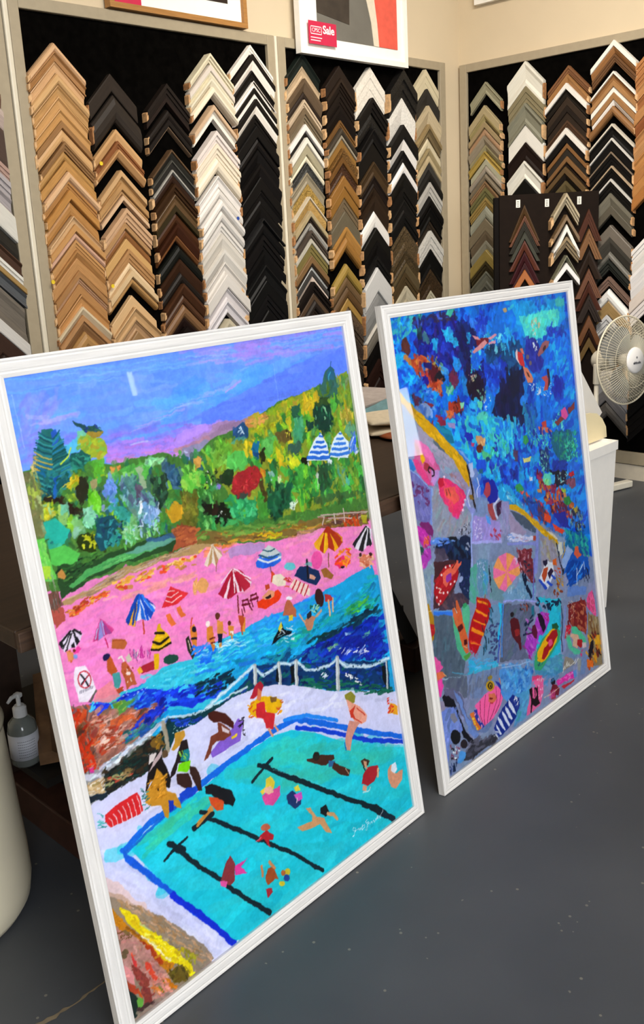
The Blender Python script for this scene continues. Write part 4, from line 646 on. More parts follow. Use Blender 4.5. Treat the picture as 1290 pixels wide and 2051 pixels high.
('s', '1a5a66', '59 1015 76 1018 93 1021', 2.7, 0.6, 1),
('s', '1f6aa0', '26 1029 41 1018 58 1011', 2.6, 0.6, 1),
('s', '3a8f8f', '58 1011 75 1014 92 1018', 2.7, 0.6, 1),
('s', '1d5a6a', '25 1026 40 1014 57 1007', 2.6, 0.6, 1),
('s', '2a7fa8', '57 1007 74 1010 91 1014', 2.7, 0.6, 1),
('s', '1f6aa0', '24 1021 39 1010 56 1002', 2.6, 0.6, 1),
('s', '3a8f8f', '56 1002 73 1006 90 1009', 2.7, 0.6, 1),
('s', '1d5a6a', '23 1017 38 1006 55 999', 2.6, 0.6, 1),
('s', '2a7fa8', '55 999 72 1002 89 1005', 2.7, 0.6, 1),
('s', '3f9a9a', '22 1013 37 1002 54 995', 2.6, 0.6, 1),
('s', '174f50', '54 995 71 998 88 1001', 2.7, 0.6, 1),
('s', '1d5a6a', '23 1008 37 997 53 990', 2.6, 0.6, 1),
('s', '2a7fa8', '53 990 69 993 86 997', 2.7, 0.6, 1),
('s', '3f9a9a', '22 1005 36 993 52 986', 2.6, 0.6, 1),
('s', '174f50', '52 986 68 989 85 993', 2.7, 0.6, 1),
('s', '174a58', '21 1001 36 989 51 982', 2.6, 0.6, 1),
('s', '1a5a66', '51 982 67 986 84 989', 2.7, 0.6, 1),
('s', '3f9a9a', '23 996 36 984 50 978', 2.6, 0.6, 1),
('s', '174f50', '50 978 63 982 76 985', 2.7, 0.6, 1),
('s', '174a58', '22 992 35 981 50 974', 2.6, 0.6, 1),
('s', '1a5a66', '50 974 62 978 76 982', 2.7, 0.6, 1),
('s', '2f7f8a', '21 988 34 977 49 970', 2.6, 0.6, 1),
('s', '3a8f8f', '49 970 62 974 75 978', 2.7, 0.6, 1),
('s', '2260b0', '57 999 52 968', 4.8, 1, 1),
('s', 'c9e04a', '75 1021 93 1032 99 1045', 2.7, 0.6, 1),
('s', 'c9c060', '61 975 76 985 86 983', 2.1, 0.6, 1),
('s', 'd8d04a', '22 985 48 972 38 971', 1.7, 0.6, 1),
('c', 'c9a85a e0c878 b89a4a', '22 1035 36 1049 31 1019 22 1018', 14, 7.5, 1.7, -30, 20, 1, 66),
('p', 'a3bf3a', '69 967 89 968 90 956 76 953', 1, 1, 0.03),
('p', '7a7a50', '1 1022 22 1021 22 992 27 977 24 908 -5 916 0 995', 1.5, 1, 0.03),
('c', '9fae4a c8c05a 6a7a4a a8b880', '3 1022 29 1016 26 963 7 959 1 994', 34, 11.6, 3.5, -89, 14, 0.8, 67),
('p', 'c8b83a', '20 956 44 955 46 937 29 933 18 939', 1.5, 1, 0.03),
('c', 'd8c83a a8b82a b8d070 9fd0a0', '21 967 57 958 46 935 21 938', 20, 7.7, 4.7, -41, 60, 0.85, 68),
('p', '7fc8a8', '56 952 69 952 68 938 56 935 51 942', 1, 1, 0.03),
('p', '9fc87a', '49 937 72 937 65 918 52 918', 1.2, 0.8, 0.03),
('p', '8fcfae', '95 934 115 935 126 920 118 901 98 903 89 921', 1.2, 1, 0.03),
('p', '86bf7a', '72 922 86 924 91 902 69 893', 1.2, 1, 0.03),
('p', '9fd0c0', '72 907 96 907 95 889 72 889', 1.2, 0.8, 0.03),
('p', '1a4a4c', '124 911 159 909 165 889 151 874 124 878 119 898', 2, 1, 0.03),
('c', '2a7a70 123a3c 3f9f8a 5f60a8', '125 917 186 902 164 867 121 882', 44, 5.1, 3.8, -15, 90, 0.9, 69),
('p', '2f8f8a', '134 875 165 873 161 853 126 856', 1.5, 0.9, 0.03),
('p', '3aa890', '21 932 45 932 61 916 58 893 40 881 19 886 16 916', 1.2, 1, 0.03),
('p', '2c3a1c', '78 888 99 891 118 883 126 856 74 871', 1.5, 1, 0.03),
('c', 'b8b82a d8d040 8f9a1a', '85 889 115 884 110 864 84 871', 22, 6.2, 4.4, -51, 60, 0.9, 70),
('d', '2 1019 156 1008 285 990 409 990 600 1038 832 1069 840 751 328 799 14 818', 1200, 10, 6, 80, 60, 0.16, 71),
('d', '2 1019 156 1008 285 990 409 990 600 1038 832 1069 840 751 328 799 14 818', 700, 5, 3, 0, 90, 0.3, 72),
('p', 'e8f2fb', '719 954 699 947 673 923 661 904 734 890 734 926', 0.4, 1, 0.03),
('s', '2f6fd0', '713 949 717 948 721 947', 4.9, 0.8, 1),
('s', '2f6fd0', '701 939 712 936 724 935', 5.5, 0.8, 1),
('s', '2f6fd0', '689 929 708 925 728 923', 6.1, 0.8, 1),
('s', '2f6fd0', '678 920 704 913 731 910', 6.7, 0.8, 1),
('s', '2f6fd0', '666 910 699 902 734 898', 7.3, 0.8, 1),
('p', 'e6f2fa', '780 948 758 936 739 910 736 896 794 882 804 916', 0.4, 1, 0.03),
('s', '3f7fd6', '775 943 779 942 783 942', 4.7, 0.8, 1),
('s', '3f7fd6', '766 932 776 930 787 930', 5.3, 0.8, 1),
('s', '3f7fd6', '757 922 774 919 791 918', 5.9, 0.8, 1),
('s', '3f7fd6', '748 912 771 907 795 906', 6.5, 0.8, 1),
('s', '3f7fd6', '739 902 768 896 799 893', 7.1, 0.8, 1),
('p', '2a4a2a', '32 857 83 842 166 845 256 849 281 831 284 812 161 819 89 812 27 794 24 819', 1.5, 1, 0.03),
('c', '1d3a20 2f5f2f 3a6a3a 14281a 4a7a3a', '29 857 116 851 116 823 32 801 24 819', 50, 12.2, 2.8, 11, 15, 0.9, 73),
('p', '6fc85a', '3 907 17 906 21 860 24 832 4 833 0 853 -1 887', 1.2, 1, 0.03),
('p', '5fbf5a', '24 886 53 883 78 862 69 848 37 852 21 860', 1.2, 1, 0.03),
('p', '2fb0a0', '23 931 48 929 67 908 53 885 31 891 21 910', 1.2, 1, 0.03),
('c', '8fd86a 7fd070', '3 905 17 903 20 842 2 839', 16, 10.6, 4.3, -83, 10, 0.8, 74),
('p', 'b5d84a', '1 861 17 856 16 837 4 836', 1.2, 1, 0.03),
('p', 'c28a4a', '27 840 37 846 44 832 40 827 27 833', 0.6, 1, 0.03),
('p', '2a3a14', '82 891 101 896 115 876 108 856 87 862 76 882', 1.5, 1, 0.03),
('c', 'b8b820 8f9a18 d8d840', '91 891 116 884 109 863 89 869', 20, 5.1, 4.0, -51, 60, 0.9, 75),
('p', '1f5060', '120 897 129 911 155 910 167 893 148 878 130 858 117 854 111 869', 1.5, 1, 0.03),
('c', '2f7a8a 1a4048 3f9fa0 204060', '124 915 179 901 161 850 117 856', 40, 5.8, 4.1, -15, 90, 0.9, 76),
('c', '8fd8a0 b8e0c0 5fae6a 9fc0e0 6fc060', '170 892 256 881 249 848 166 845', 60, 6.7, 3.6, -69, 50, 0.85, 77),
('p', '57a85f', '43 813 86 830 158 836 219 839 255 844 274 832 237 825 161 821 93 819 51 808', 1.2, 1, 0.03),
('c', '67b86a 4a9a58 7fc87a 5fae6a', '47 815 157 834 261 839 237 828 97 821', 50, 17.7, 3.0, 8, 8, 0.85, 78),
('p', '6fa8a0', '165 837 256 846 284 830 244 826 189 827', 1.2, 0.8, 0.03),
('p', '3a5f8f', '214 849 277 844 283 833 220 842', 1.2, 0.8, 0.03),
('p', 'a85a3c', '288 846 335 840 337 815 332 810 284 812 270 813 280 828', 1.5, 1, 0.03),
('c', 'b8683f 8f4a34 c87a50', '289 849 339 839 329 811 285 815', 20, 14.3, 4.5, 1, 20, 0.9, 79),
('p', 'b5986a', '27 791 79 796 159 811 247 808 313 810 340 811 392 800 388 782 324 789 245 799 162 796 85 783 28 783', 1.2, 1, 0.03),
('c', 'c8b090 9a7f6a b8a0a0 7a6a58 d0b8a8', '29 791 158 808 306 809 296 800 163 798 82 784', 60, 20.9, 2.1, 5, 6, 0.85, 80),
('p', '8f9a5a', '336 827 395 815 390 791 336 809', 1.5, 1, 0.03),
('c', 'a8b060 c0a87a', '336 827 395 812 390 791 336 812', 12, 16.8, 4.0, -11, 8, 0.8, 81),
('p', 'ee8fc8', '1 744 26 762 78 764 123 766 169 768 239 769 337 763 388 779 341 570 273 595 164 592 97 593 42 602 17 612 3 659 -2 715', 1, 1, 0.03),
('c', 'ea86c8 f29ad0 e98fd2 f0a0c8 e57fc4', '6 750 123 766 237 764 367 758 333 607 168 608 53 611 6 658', 190, 24.0, 6.6, -2, 12, 0.5, 82),
('c', 'f0a8a0 efa09a f5b8a8', '117 767 237 764 328 757 321 744 234 747 138 749', 34, 24.9, 5.6, -2, 8, 0.6, 83),
('c', 'b5502c c8402c a03a20 d8963a e0b050 8f3a20 d87a40', '25 773 76 781 126 781 124 771 79 769 37 758', 60, 8.5, 3.7, 9, 20, 0.95, 84),
('c', 'd8a040 e8bc58 c88f50 f0d080 d8502c', '128 792 243 791 336 791 335 770 240 775 144 775', 70, 10.6, 4.7, 0, 20, 0.95, 85),
('c', 'c84a30 d8602c', '87 777 120 781 121 772 88 768', 8, 10.3, 4.0, 5, 10, 1, 86),
('p', 'a8503c', '2 784 27 780 25 759 8 749 3 762', 1.5, 0.9, 0.03),
('p', '6f4a3a', '2 810 22 809 28 783 15 779 2 784', 1.5, 0.9, 0.03),
('c', '8f8f8f 4a4a3a a8a898', '4 836 22 836 28 785 4 783', 20, 16.2, 1.3, -85, 5, 0.7, 87),
('p', '1c1c1e', '34 736 4 722 8 712', 0.5, 1, 0.03),
('p', 'e8e0f0', '34 736 8 712 12 703', 0.5, 1, 0.03),
('p', '1c1c1e', '34 736 12 703 18 706', 0.5, 1, 0.03),
('p', 'e8e0f0', '34 736 18 706 26 708', 0.5, 1, 0.03),
('p', '1c1c1e', '34 736 26 708 33 705', 0.5, 1, 0.03),
('p', 'e8e0f0', '34 736 33 705 36 707', 0.5, 1, 0.03),
('p', '1c1c1e', '34 736 36 707 44 712', 0.5, 1, 0.03),
('p', 'e8e0f0', '34 736 44 712 52 723', 0.5, 1, 0.03),
('p', '1c1c1e', '34 736 52 723 49 729', 0.5, 1, 0.03),
('p', 'e8e0f0', '34 736 49 729 34 737', 0.5, 1, 0.03),
('p', 'e8e0ee', '11 729 34 737 49 731 30 714 14 707', 0.4, 1, 0.03),
('s', '1c1c20', '30 735 7 723', 3.8, 0.6, 1),
('s', '26262a', '28 731 10 711', 2.7, 0.6, 1),
('s', '1c1c20', '35 734 39 711', 3.9, 0.6, 1),
('s', '1c1c20', '38 735 49 724', 3.9, 0.6, 1),
('s', '2a2a2a', '31 730 18 710', 2.5, 0.6, 1),
('s', 'c8683f', '20 702 20 685', 6.0, 1, 1),
('p', 'd8905f', '15 704 27 700 27 685 15 686', 1, 1, 0.03),
('p', 'e84a9f', '27 700 40 705 45 698 39 693 29 695', 0.8, 1, 0.03),
('p', '7f9fd8', '35 688 34 686 32 685 29 685 27 687 26 689 26 691 27 693 29 694 31 694 33 692 35 690', 0.5, 1, 0.03),
('p', '6a2a1a', '33 700 33 699 31 698 29 699 28 700 27 701 27 702 27 704 29 704 30 704 32 703 33 701', 0.5, 1, 0.03),
('p', 'b8407a', '91 738 68 703 80 702', 0.5, 1, 0.03),
('p', '8f8fc8', '91 738 80 702 92 705', 0.5, 1, 0.03),
('p', 'b83a7f', '91 738 92 705 100 706', 0.5, 1, 0.03),
('p', 'a04a8f', '91 738 100 706 109 705', 0.5, 1, 0.03),
('p', 'c8488a', '91 738 109 705 114 711', 0.5, 1, 0.03),
('s', 'b82a5f', '94 700 96 683', 2.6, 0.6, 1),
('s', 'b8c0e0', '90 735 75 706', 2.3, 0.6, 1),
('s', 'a8b0e0', '93 734 95 707', 2.3, 0.6, 1),
('s', 'd8559a', '69 703 91 737 113 709', 2.0, 0.8, 1),
('p', 'b86a3a', '108 694 134 685 136 677 129 668 103 679', 0.6, 1, 0.03),
('s', '9a4f2a', '109 691 134 683', 1.5, 0.6, 1),
('p', '1a3a8f', '178 756 142 715 146 707', 0.5, 1, 0.03),
('p', 'e0a83a', '178 756 146 707 159 700', 0.5, 1, 0.03),
('p', '1c3f98', '178 756 159 700 163 708', 0.5, 1, 0.03),
('p', 'e8e8f0', '178 756 163 708 176 708', 0.5, 1, 0.03),
('p', '2a6fd0', '178 756 176 708 185 701', 0.5, 1, 0.03),
('p', 'f0f0f4', '178 756 185 701 194 702', 0.5, 1, 0.03),
('p', '1f4fb0', '178 756 194 702 204 711', 0.5, 1, 0.03),
('p', 'e0e8f8', '178 756 204 711 210 720', 0.5, 1, 0.03),
('p', '1a3f98', '178 756 210 720 197 741', 0.5, 1, 0.03),
('s', 'b84a2a', '178 704 175 680', 2.7, 0.6, 1),
('s', '174aa8', '177 752 146 718', 6.6, 0.6, 1),
('s', '1f66d0', '181 751 164 712', 4.8, 0.6, 1),
('s', '1d55c0', '184 750 189 703', 5.5, 0.6, 1),
('s', '2f7fe0', '187 749 205 715', 4.9, 0.6, 1),
('s', '1a3a90', '169 739 155 706', 4.2, 0.6, 1),
('p', 'd0323a', '250 747 222 713 261 710', 0.5, 1, 0.03),
('p', 'd83a3f', '250 747 261 710 289 722', 0.5, 1, 0.03),
('s', 'f5d8d8', '239 732 249 726 266 731', 1.9, 0.6, 1),
('s', 'f5d8d8', '234 725 248 717 272 723', 1.9, 0.6, 1),
('s', 'f0c8c8', '244 739 258 736', 1.9, 0.6, 1),
('s', 'e8b8d8', '250 709 255 683', 1.3, 0.6, 1),
('p', 'd8743a', '230 698 239 699 242 688 248 673 238 671 231 686', 0.5, 1, 0.03),
('p', 'd8743a', '256 704 265 703 268 691 275 682 262 681 257 692', 0.5, 1, 0.03),
('p', 'e0a868', '299 720 304 737 320 747 334 734 340 716 326 712 313 708 303 713', 1, 1, 0.03),
('c', 'f0d0a0 c8884a', '305 740 337 730 333 709 304 719', 18, 4.6, 1.7, -33, 50, 1, 88),
('s', 'e8c0d8', '320 711 318 694', 1.3, 0.6, 1),
('p', 'e8dcc8', '367 801 339 763 347 756', 0.5, 1, 0.03),
('p', 'c8a878', '367 801 347 756 354 761', 0.5, 1, 0.03),
('p', 'ece4d4', '367 801 354 761 362 754', 0.5, 1, 0.03),
('p', 'b8906a', '367 801 362 754 371 756', 0.5, 1, 0.03),
('p', 'e8dcc8', '367 801 371 756 383 765', 0.5, 1, 0.03),
('p', 'c0a080', '367 801 383 765 387 777', 0.5, 1, 0.03),
('s', 'a8784a', '367 758 365 739', 2.0, 0.6, 1),
('p', 'd8b01a', '210 683 182 646 193 643', 0.5, 1, 0.03),
('p', 'e0b820', '210 683 193 643 206 638', 0.5, 1, 0.03),
('p', 'd8b01a', '210 683 206 638 230 641', 0.5, 1, 0.03),
('p', 'e0b820', '210 683 230 641 228 660', 0.5, 1, 0.03),
('s', 'd8ac20', '210 683 207 674', 7.5, 0.6, 1),
('s', '1c180c', '200 673 218 667', 4.9, 0.6, 1),
('s', '1c180c', '191 659 205 650 226 655', 4.6, 0.6, 1),
('s', '1c180c', '184 646 199 641 228 643', 4.3, 0.6, 1),
('s', 'e8c42a', '196 664 216 660', 3.7, 0.6, 1),
('s', 'e8c42a', '188 651 207 644 226 647', 3.1, 0.6, 1),
('p', 'e0b41a', '188 636 198 634 192 605 182 608', 0.5, 1, 0.03),
('p', 'a82a3a', '154 623 185 624 183 608 154 609', 0.5, 1, 0.03),
('p', 'e8b43a', '145 620 153 625 158 612 148 611', 0.6, 1, 0.03),
('p', '1f4a3c', '240 610 238 605 232 603 223 603 214 605 208 610 205 615 207 620 213 623 221 623 230 620 237 616', 0.5, 1, 0.03),
('c', 'b83a8f 6f5a8f c0508f d0d0c8', '138 656 182 649 179 634 138 642', 40, 13.9, 1.5, -93, 5, 1, 89),
('p', 'c8c8b0', '129 653 137 655 138 642 130 642', 1, 1, 0.03),
('p', 'b85a2c', '91 667 98 667 106 634 92 629 86 643', 0.6, 1, 0.03),
('p', '1f1a4a', '98 670 98 667 96 664 93 662 88 661 84 662 82 665 81 668 83 671 87 673 91 673 95 672', 0.5, 1, 0.03),
('p', '4a9a98', '94 633 109 631 109 614 103 602 94 606', 0.5, 1, 0.03),
('p', 'b04a2c', '94 606 112 601 108 589 99 588', 0.8, 1, 0.03),
('p', 'b8623c', '117 645 127 646 136 618 141 596 128 598 117 593 117 614 112 630', 0.6, 1, 0.03),
('s', 'f0e8e0', '113 656 120 657 123 648', 3.5, 0.6, 1),
('p', 'f0e0d8', '121 624 133 626 130 616 123 619', 0.5, 1, 0.03),
('c', '8f3a20 f0d8c8', '117 643 139 631 129 600 117 608', 14, 3.6, 1.8, -80, 40, 1, 90),
('p', 'd8863a', '277 655 289 660 294 637 289 601 278 602 276 634', 0.5, 1, 0.03),
('p', '1c1a2a', '293 648 291 645 289 644 286 644 283 646 281 649 281 652 283 654 285 656 288 655 291 654 292 651', 0.5, 1, 0.03),
('s', 'c8503a', '279 657 288 672', 2.6, 0.6, 1),
('s', '1c1420', '278 633 290 630', 4.6, 0.6, 1),
('p', '2a2a20', '264 638 272 641 278 599 271 594 263 617', 0.6, 1, 0.03),
('s', 'd8c8b0', '269 633 271 611', 1.9, 0.6, 1),
('p', 'd8863a', '316 644 329 643 333 623 326 594 316 591 313 614', 0.5, 1, 0.03),
('p', 'f0ece4', '327 645 325 642 322 640 319 640 317 642 315 645 315 649 317 652 319 654 322 654 325 652 327 649', 0.5, 1, 0.03),
('s', '8f2a1c', '318 617 331 615', 2.7, 0.6, 1),
('s', '8f2a1c', '316 609 329 607', 2.7, 0.6, 1),
('p', 'd8863a', '344 644 353 641 351 616 341 620', 0.5, 1, 0.03),
('p', '8f4a2a', '354 651 352 648 350 647 347 647 345 649 343 651 343 655 345 658 347 660 350 660 352 658 354 655', 0.5, 1, 0.03),
('p', '1c1c30', '339 620 352 618 347 599 338 605', 0.5, 1, 0.03),
('p', 'eeeaf0', '21 663 27 673 46 668 51 654 54 642 57 618 36 604 21 610 18 645', 0.3, 1, 0.03),
('p', '5a5a50', '57 619 59 616 42 600 38 603', 0.3, 1, 0.03),
('s', 'c03a4a', '51 639 49 634 46 630 41 629 36 630 32 633 28 638 27 644 27 650 29 655 33 659 37 660 42 659 47 655 50 650 51 644 51 638', 2.4, 0.1, 1),
('s', '1c1c24', '34 656 44 631', 3.0, 0.2, 1),
('s', '1c1c24', '48 649 31 639', 2.8, 0.2, 1),
('s', 'c03a4a', '30 635 50 651', 1.8, 0.1, 1),
('s', '6a6a78', '25 624 27 628', 1.5, 0.1, 1),
('s', '6a6a78', '28 624 30 628', 1.5, 0.1, 1),
('s', '6a6a78', '32 624 34 628', 1.5, 0.1, 1),
('s', '6a6a78', '36 624 38 628', 1.5, 0.1, 1),
('s', '6a6a78', '39 624 41 628', 1.5, 0.1, 1),
('s', '6a6a78', '43 624 45 628', 1.5, 0.1, 1),
('s', '6a6a78', '47 624 48 628', 1.5, 0.1, 1),
('s', '6a6a78', '50 624 52 627', 1.5, 0.1, 1),
('p', '7f6a3a', '335 831 432 811 503 799 582 785 686 768 823 755 831 716 751 729 661 746 575 752 488 773 386 792 330 807', 1.5, 1, 0.03),
('c', 'a8743a 8f6a2a c89a3a 6a4a2a b88a50 9fae4a', '333 822 502 796 685 761 819 741 752 733 575 756 386 792', 110, 23.3, 3.9, -9, 10, 0.85, 91),
('c', '5f8f3a 6fa04a 4a7a34 86a850', '336 836 529 798 630 782 579 772 409 801 331 816', 60, 18.2, 5.8, -9, 20, 0.8, 92),
('c', '6a3a34 8f5a50 b89a90 5a3a3a', '668 776 828 754 826 721 683 751', 60, 25.7, 3.0, -9, 12, 0.9, 93),
('c', 'c84a1c d8782a a83a1c', '745 749 798 743 799 724 751 729', 16, 13.0, 6.9, -75, 30, 0.9, 94),
('p', 'b8b82a', '809 744 828 742 826 721 810 723', 1.5, 0.8, 0.03),
('s', 'c8b0a8', '678 777 779 757 832 747', 3.3, 0.6, 1),
('s', 'd0bcb4', '720 770 721 748', 3.8, 0.6, 1),
('s', 'd0bcb4', '687 771 678 756', 3.3, 0.6, 1),
('s', 'd0bcb4', '753 773 751 744', 3.4, 0.6, 1),
('s', 'c8b0a8', '701 764 776 746', 2.9, 0.6, 1),
('p', 'ee8fc8', '325 787 350 795 405 786 521 760 592 744 652 749 672 750 814 716 834 707 834 629 693 615 592 616 452 611 386 608 284 603', 1, 1, 0.03),
('c', 'ea86c8 f29ad0 f0a8c0 e98fd2 f09ab0', '323 778 529 755 671 747 823 707 823 632 644 624 454 621 309 610', 200, 27.3, 7.8, -2, 14, 0.5, 95),
('p', 'a89ac8', '395 776 445 775 503 762 500 749 452 750 408 760', 1.5, 0.7, 0.03),
('c', 'e88a5a f09a70 d8863a', '328 798 366 794 446 781 440 773 346 777', 24, 14.0, 4.2, -4, 12, 0.8, 96),
('c', 'c8c02a d8a82a', '491 785 551 772 548 760 497 774', 16, 12.9, 4.9, -9, 12, 1, 97),
('p', 'd8a0b8', '596 760 654 759 660 743 620 740 596 743', 1.5, 0.4, 0.03),
('p', '25a8d8', '283 600 336 606 416 607 452 611 523 607 620 610 693 612 821 621 843 383 820 310 640 379 530 427 455 468 395 475 315 475 184 491 100 527 178 545 241 582', 1, 1, 0.03),
('p', '40c4d8', '42 602 143 589 202 604 273 595 345 587 319 473 185 527 104 564 39 586', 1, 1, 0.03),
('c', '55d0e0 35c0d8 7fe0ea 2ab0d8 48c8dc', '160 603 343 581 330 520 181 574', 90, 22.6, 3.9, -10, 12, 0.7, 98),
('c', '2f70e0 2a8ae8 4f9ff0', '263 617 307 613 340 601 301 585 266 598', 30, 11.9, 4.6, -4, 30, 0.85, 99),
('p', '1f3fd0', '103 588 149 586 193 563 260 539 333 535 327 505 253 505 174 541 122 557 82 582', 1.5, 1, 0.03),
('c', '1a30c8 2a55e0 1f48d8 3a90f0 1525a8 45b8e8', '97 590 332 529 325 497 185 530 104 562', 120, 14.5, 5.0, -7, 20, 0.9, 100),
('c', 'ffffff cfe8ff', '88 611 142 584 183 582 143 559 100 577', 26, 4.2, 1.8, -5, 50, 0.7, 101),
('p', '1f30c8', '41 596 77 587 80 574 42 585', 1, 1, 0.03),
('c', '2038d0 3a60e0', '42 599 80 586 77 573 42 585', 14, 11.4, 2.3, -16, 8, 1, 102),
('p', 'e88f98', '60 614 91 621 103 590 83 587 44 598', 1.5, 0.9, 0.03),
('c', '3fc8dc 58d4e4 2fb8d8 45a8f0 2a90e0', '282 594 336 603 415 604 522 601 483 549 395 552 273 553', 130, 21.5, 5.0, -3, 14, 0.75, 103),
('c', '8fe4ee b8f0f4 d8f8fa', '292 603 363 599 416 590 413 575 335 584 287 583', 34, 17.5, 2.5, -4, 12, 0.6, 104),
('c', '2a8ae8 2070e0 1f60d8 3fa0f0', '283 597 330 596 317 575 277 571', 24, 13.6, 4.8, -5, 20, 0.8, 105),
('c', '2f9ae8 2a88e8 38b0e8', '421 609 523 607 591 612 681 605 681 561 581 567 499 581', 80, 23.7, 6.3, -4, 20, 0.75, 106),
('c', '1f9fb8 28b0b0 2fb898 1a90b0', '483 549 599 560 668 548 793 577 817 607 816 524 717 531 601 524 502 511', 110, 25.1, 5.8, -2, 14, 0.8, 107),
('c', '3aae5a 4ab848 2f9f6a 5fc04a', '700 551 787 549 793 524 716 528', 26, 21.9, 5.2, -2, 10, 0.9, 108),
('c', '123a50 0f3044 1a4a5a 143c3c', '580 518 671 517 782 524 825 513 722 503 615 498', 70, 25.6, 6.0, -2, 12, 0.9, 109),
('p', '1a2a98', '537 498 597 504 700 504 810 499 826 389 704 424 587 462', 1.5, 1, 0.03),
('c', '1a2fb0 1838c0 142488 2348c8 1a60b8', '537 502 700 504 826 490 828 397 704 428 579 468', 130, 25.7, 7.7, -6, 16, 0.85, 110),
('p', '14507a', '448 535 521 515 555 492 534 485 467 518', 1.5, 1, 0.03),
('c', '1a4a8a 206aa8 1a8a98 2a9fb0', '443 534 530 511 657 453 473 505 400 517', 50, 23.1, 5.0, -12, 12, 0.8, 111),
('c', 'ffffff e8f0ff', '675 465 753 447 777 427 769 419 688 449', 16, 8.8, 3.1, -3, 30, 1, 112),
('s', 'ffffff', '732 429 756 446', 2.2, 0.6, 1),
('c', '9fc8b0 5f9a7a', '633 484 674 483 676 468 641 474', 14, 12.6, 3.4, -6, 15, 1, 113),
('c', '5fa8a8', '750 482 775 470 767 461 752 467', 8, 8.9, 5.3, -6, 20, 1, 114),
('p', 'a8d0f0', '704 491 703 490 701 489 698 489 696 491 694 493 694 495 695 496 697 497 700 496 702 495 704 493', 0.5, 1, 0.03),
('d', '302 569 488 542 570 568 830 584 838 369 478 496 267 526 99 557 65 576 193 576', 600, 18, 6, 12, 25, 0.22, 115),
('c', '2fb8d8 25a0d8 2a78e0', '279 583 434 556 422 506 268 531', 30, 34.1, 5.7, -4, 12, 0.7, 116),
('c', '0f2a3c 123a4c 1a4a50 0c2430', '272 551 366 536 361 512 310 507 266 524', 50, 17.3, 4.8, 1, 12, 0.9, 117),
('p', '123a6a', '405 518 423 524 655 443 825 382 820 310 641 382 532 433 434 473 399 474 334 467 304 480 397 504', 1, 1, 0.03),
('c', '14285f 1a3a98 155a6a 1a6a60 102050 1848a0', '413 518 654 440 824 379 821 313 532 433 435 476', 140, 16.4, 5.7, -15, 25, 0.85, 118),
('c', '1a6a50 1f7a5a 155040', '539 445 645 403 822 317 818 299 532 433', 50, 25.6, 5.1, -20, 10, 0.85, 119),
('c', '1a2a5a 1f5f50 16404a 223f8a', '304 480 400 497 399 474 349 461', 40, 14.3, 5.0, 7, 15, 0.85, 120),
('c', 'ffffff', '675 417 734 364 722 361 677 401', 18, 6.9, 3.0, -56, 50, 1, 121),
('c', 'e8f0ff', '596 436 631 430 623 419 600 428', 6, 8.2, 2.5, 10, 10, 1, 122),
('p', '0f3a40', '177 499 218 499 279 487 389 481 384 461 341 461 310 459 273 457 236 456 222 456 212 472 185 444 173 449', 1, 1, 0.03),
('c', '0f4a48 123a6a 1a2f7a 155a48 0c2c30', '191 502 284 473 388 478 385 464 311 462 231 464', 60, 15.9, 5.1, 2, 14, 0.9, 123),
('c', '1f48c0 2a50d0 1a3898', '204 499 263 479 260 463 207 483', 20, 12.3, 4.3, -11, 10, 0.85, 124),
('c', 'b8e0d8 d8f0f0', '189 491 260 466 235 450 190 453', 40, 2.1, 1.5, -24, 90, 1, 125),
('s', 'b8d8e8', '415 526 387 515 355 508 321 499 282 489', 8.1, 1.2, 0.85),
('s', 'e8f4fa', '415 526 387 515 355 508 321 499 282 489', 3.3, 1.5, 0.9),
('s', 'b8d8e8', '421 515 443 493 471 499 491 502 516 492 535 490 558 462 585 450 619 444 656 448', 8.1, 1.2, 0.85),
('s', 'e8f4fa', '421 515 443 493 471 499 491 502 516 492 535 490 558 462 585 450 619 444 656 448', 3.3, 1.5, 0.9),
('s', 'b8d8e8', '656 448 682 425 727 404 769 392 831 384', 9.3, 1.2, 0.85),
('s', 'e8f4fa', '656 448 682 425 727 404 769 392 831 384', 3.8, 1.5, 0.9),
('c', '2a4a60 1a3a50', '429 512 526 492 654 440 640 423 443 493', 30, 3.2, 2.4, -21, 90, 1, 126),
('c', '2a4a60', '683 428 819 384 806 378 691 418', 12, 3.5, 2.7, -21, 90, 1, 127),
('s', 'b8bcb8', '420 523 414 487', 9.6, 0.8, 1),
('s', 'dfe4e4', '418 523 412 488', 4.3, 0.8, 1),
('s', 'b8bcb8', '486 504 478 455', 9.9, 0.8, 1),
('s', 'dfe4e4', '485 504 476 456', 4.5, 0.8, 1),
('s', 'b8bcb8', '534 490 525 440', 11.0, 0.8, 1),
('s', 'dfe4e4', '532 490 523 440', 4.9, 0.8, 1),
('s', 'b8bcb8', '659 450 647 382', 11.8, 0.8, 1),
('s', 'dfe4e4', '657 449 644 383', 5.3, 0.8, 1),
('s', 'b8bcb8', '821 380 811 317', 4.6, 0.8, 1),
('s', 'dfe4e4', '819 380 808 319', 2.1, 0.8, 1),
('p', '101418', '515 486 527 485 519 446 510 449', 1, 1, 0.03),
('p', '101418', '474 495 480 496 478 466 470 469', 1, 1, 0.03),
('p', '101418', '800 376 814 375 808 322 799 346', 1, 1, 0.03),
('p', 'a86a5a', '38 581 105 555 186 541 190 525 133 507 88 505 37 512 40 548', 1.5, 1, 0.03),
('c', 'b8502c c86a4a 8f4a3c d8a090 e0b8a8 7a5a50 a83a24 c89a8a', '40 578 102 554 186 538 147 512 83 510 38 514', 130, 16.8, 3.9, -1, 16, 0.9, 128),
('p', 'd06a40', '71 554 93 555 122 545 126 535 95 538 72 546', 1, 1, 0.03),
('c', '1a30c0 2540d0', '139 535 186 538 190 525 134 515 116 518', 30, 17.4, 3.5, 5, 10, 0.9, 129),
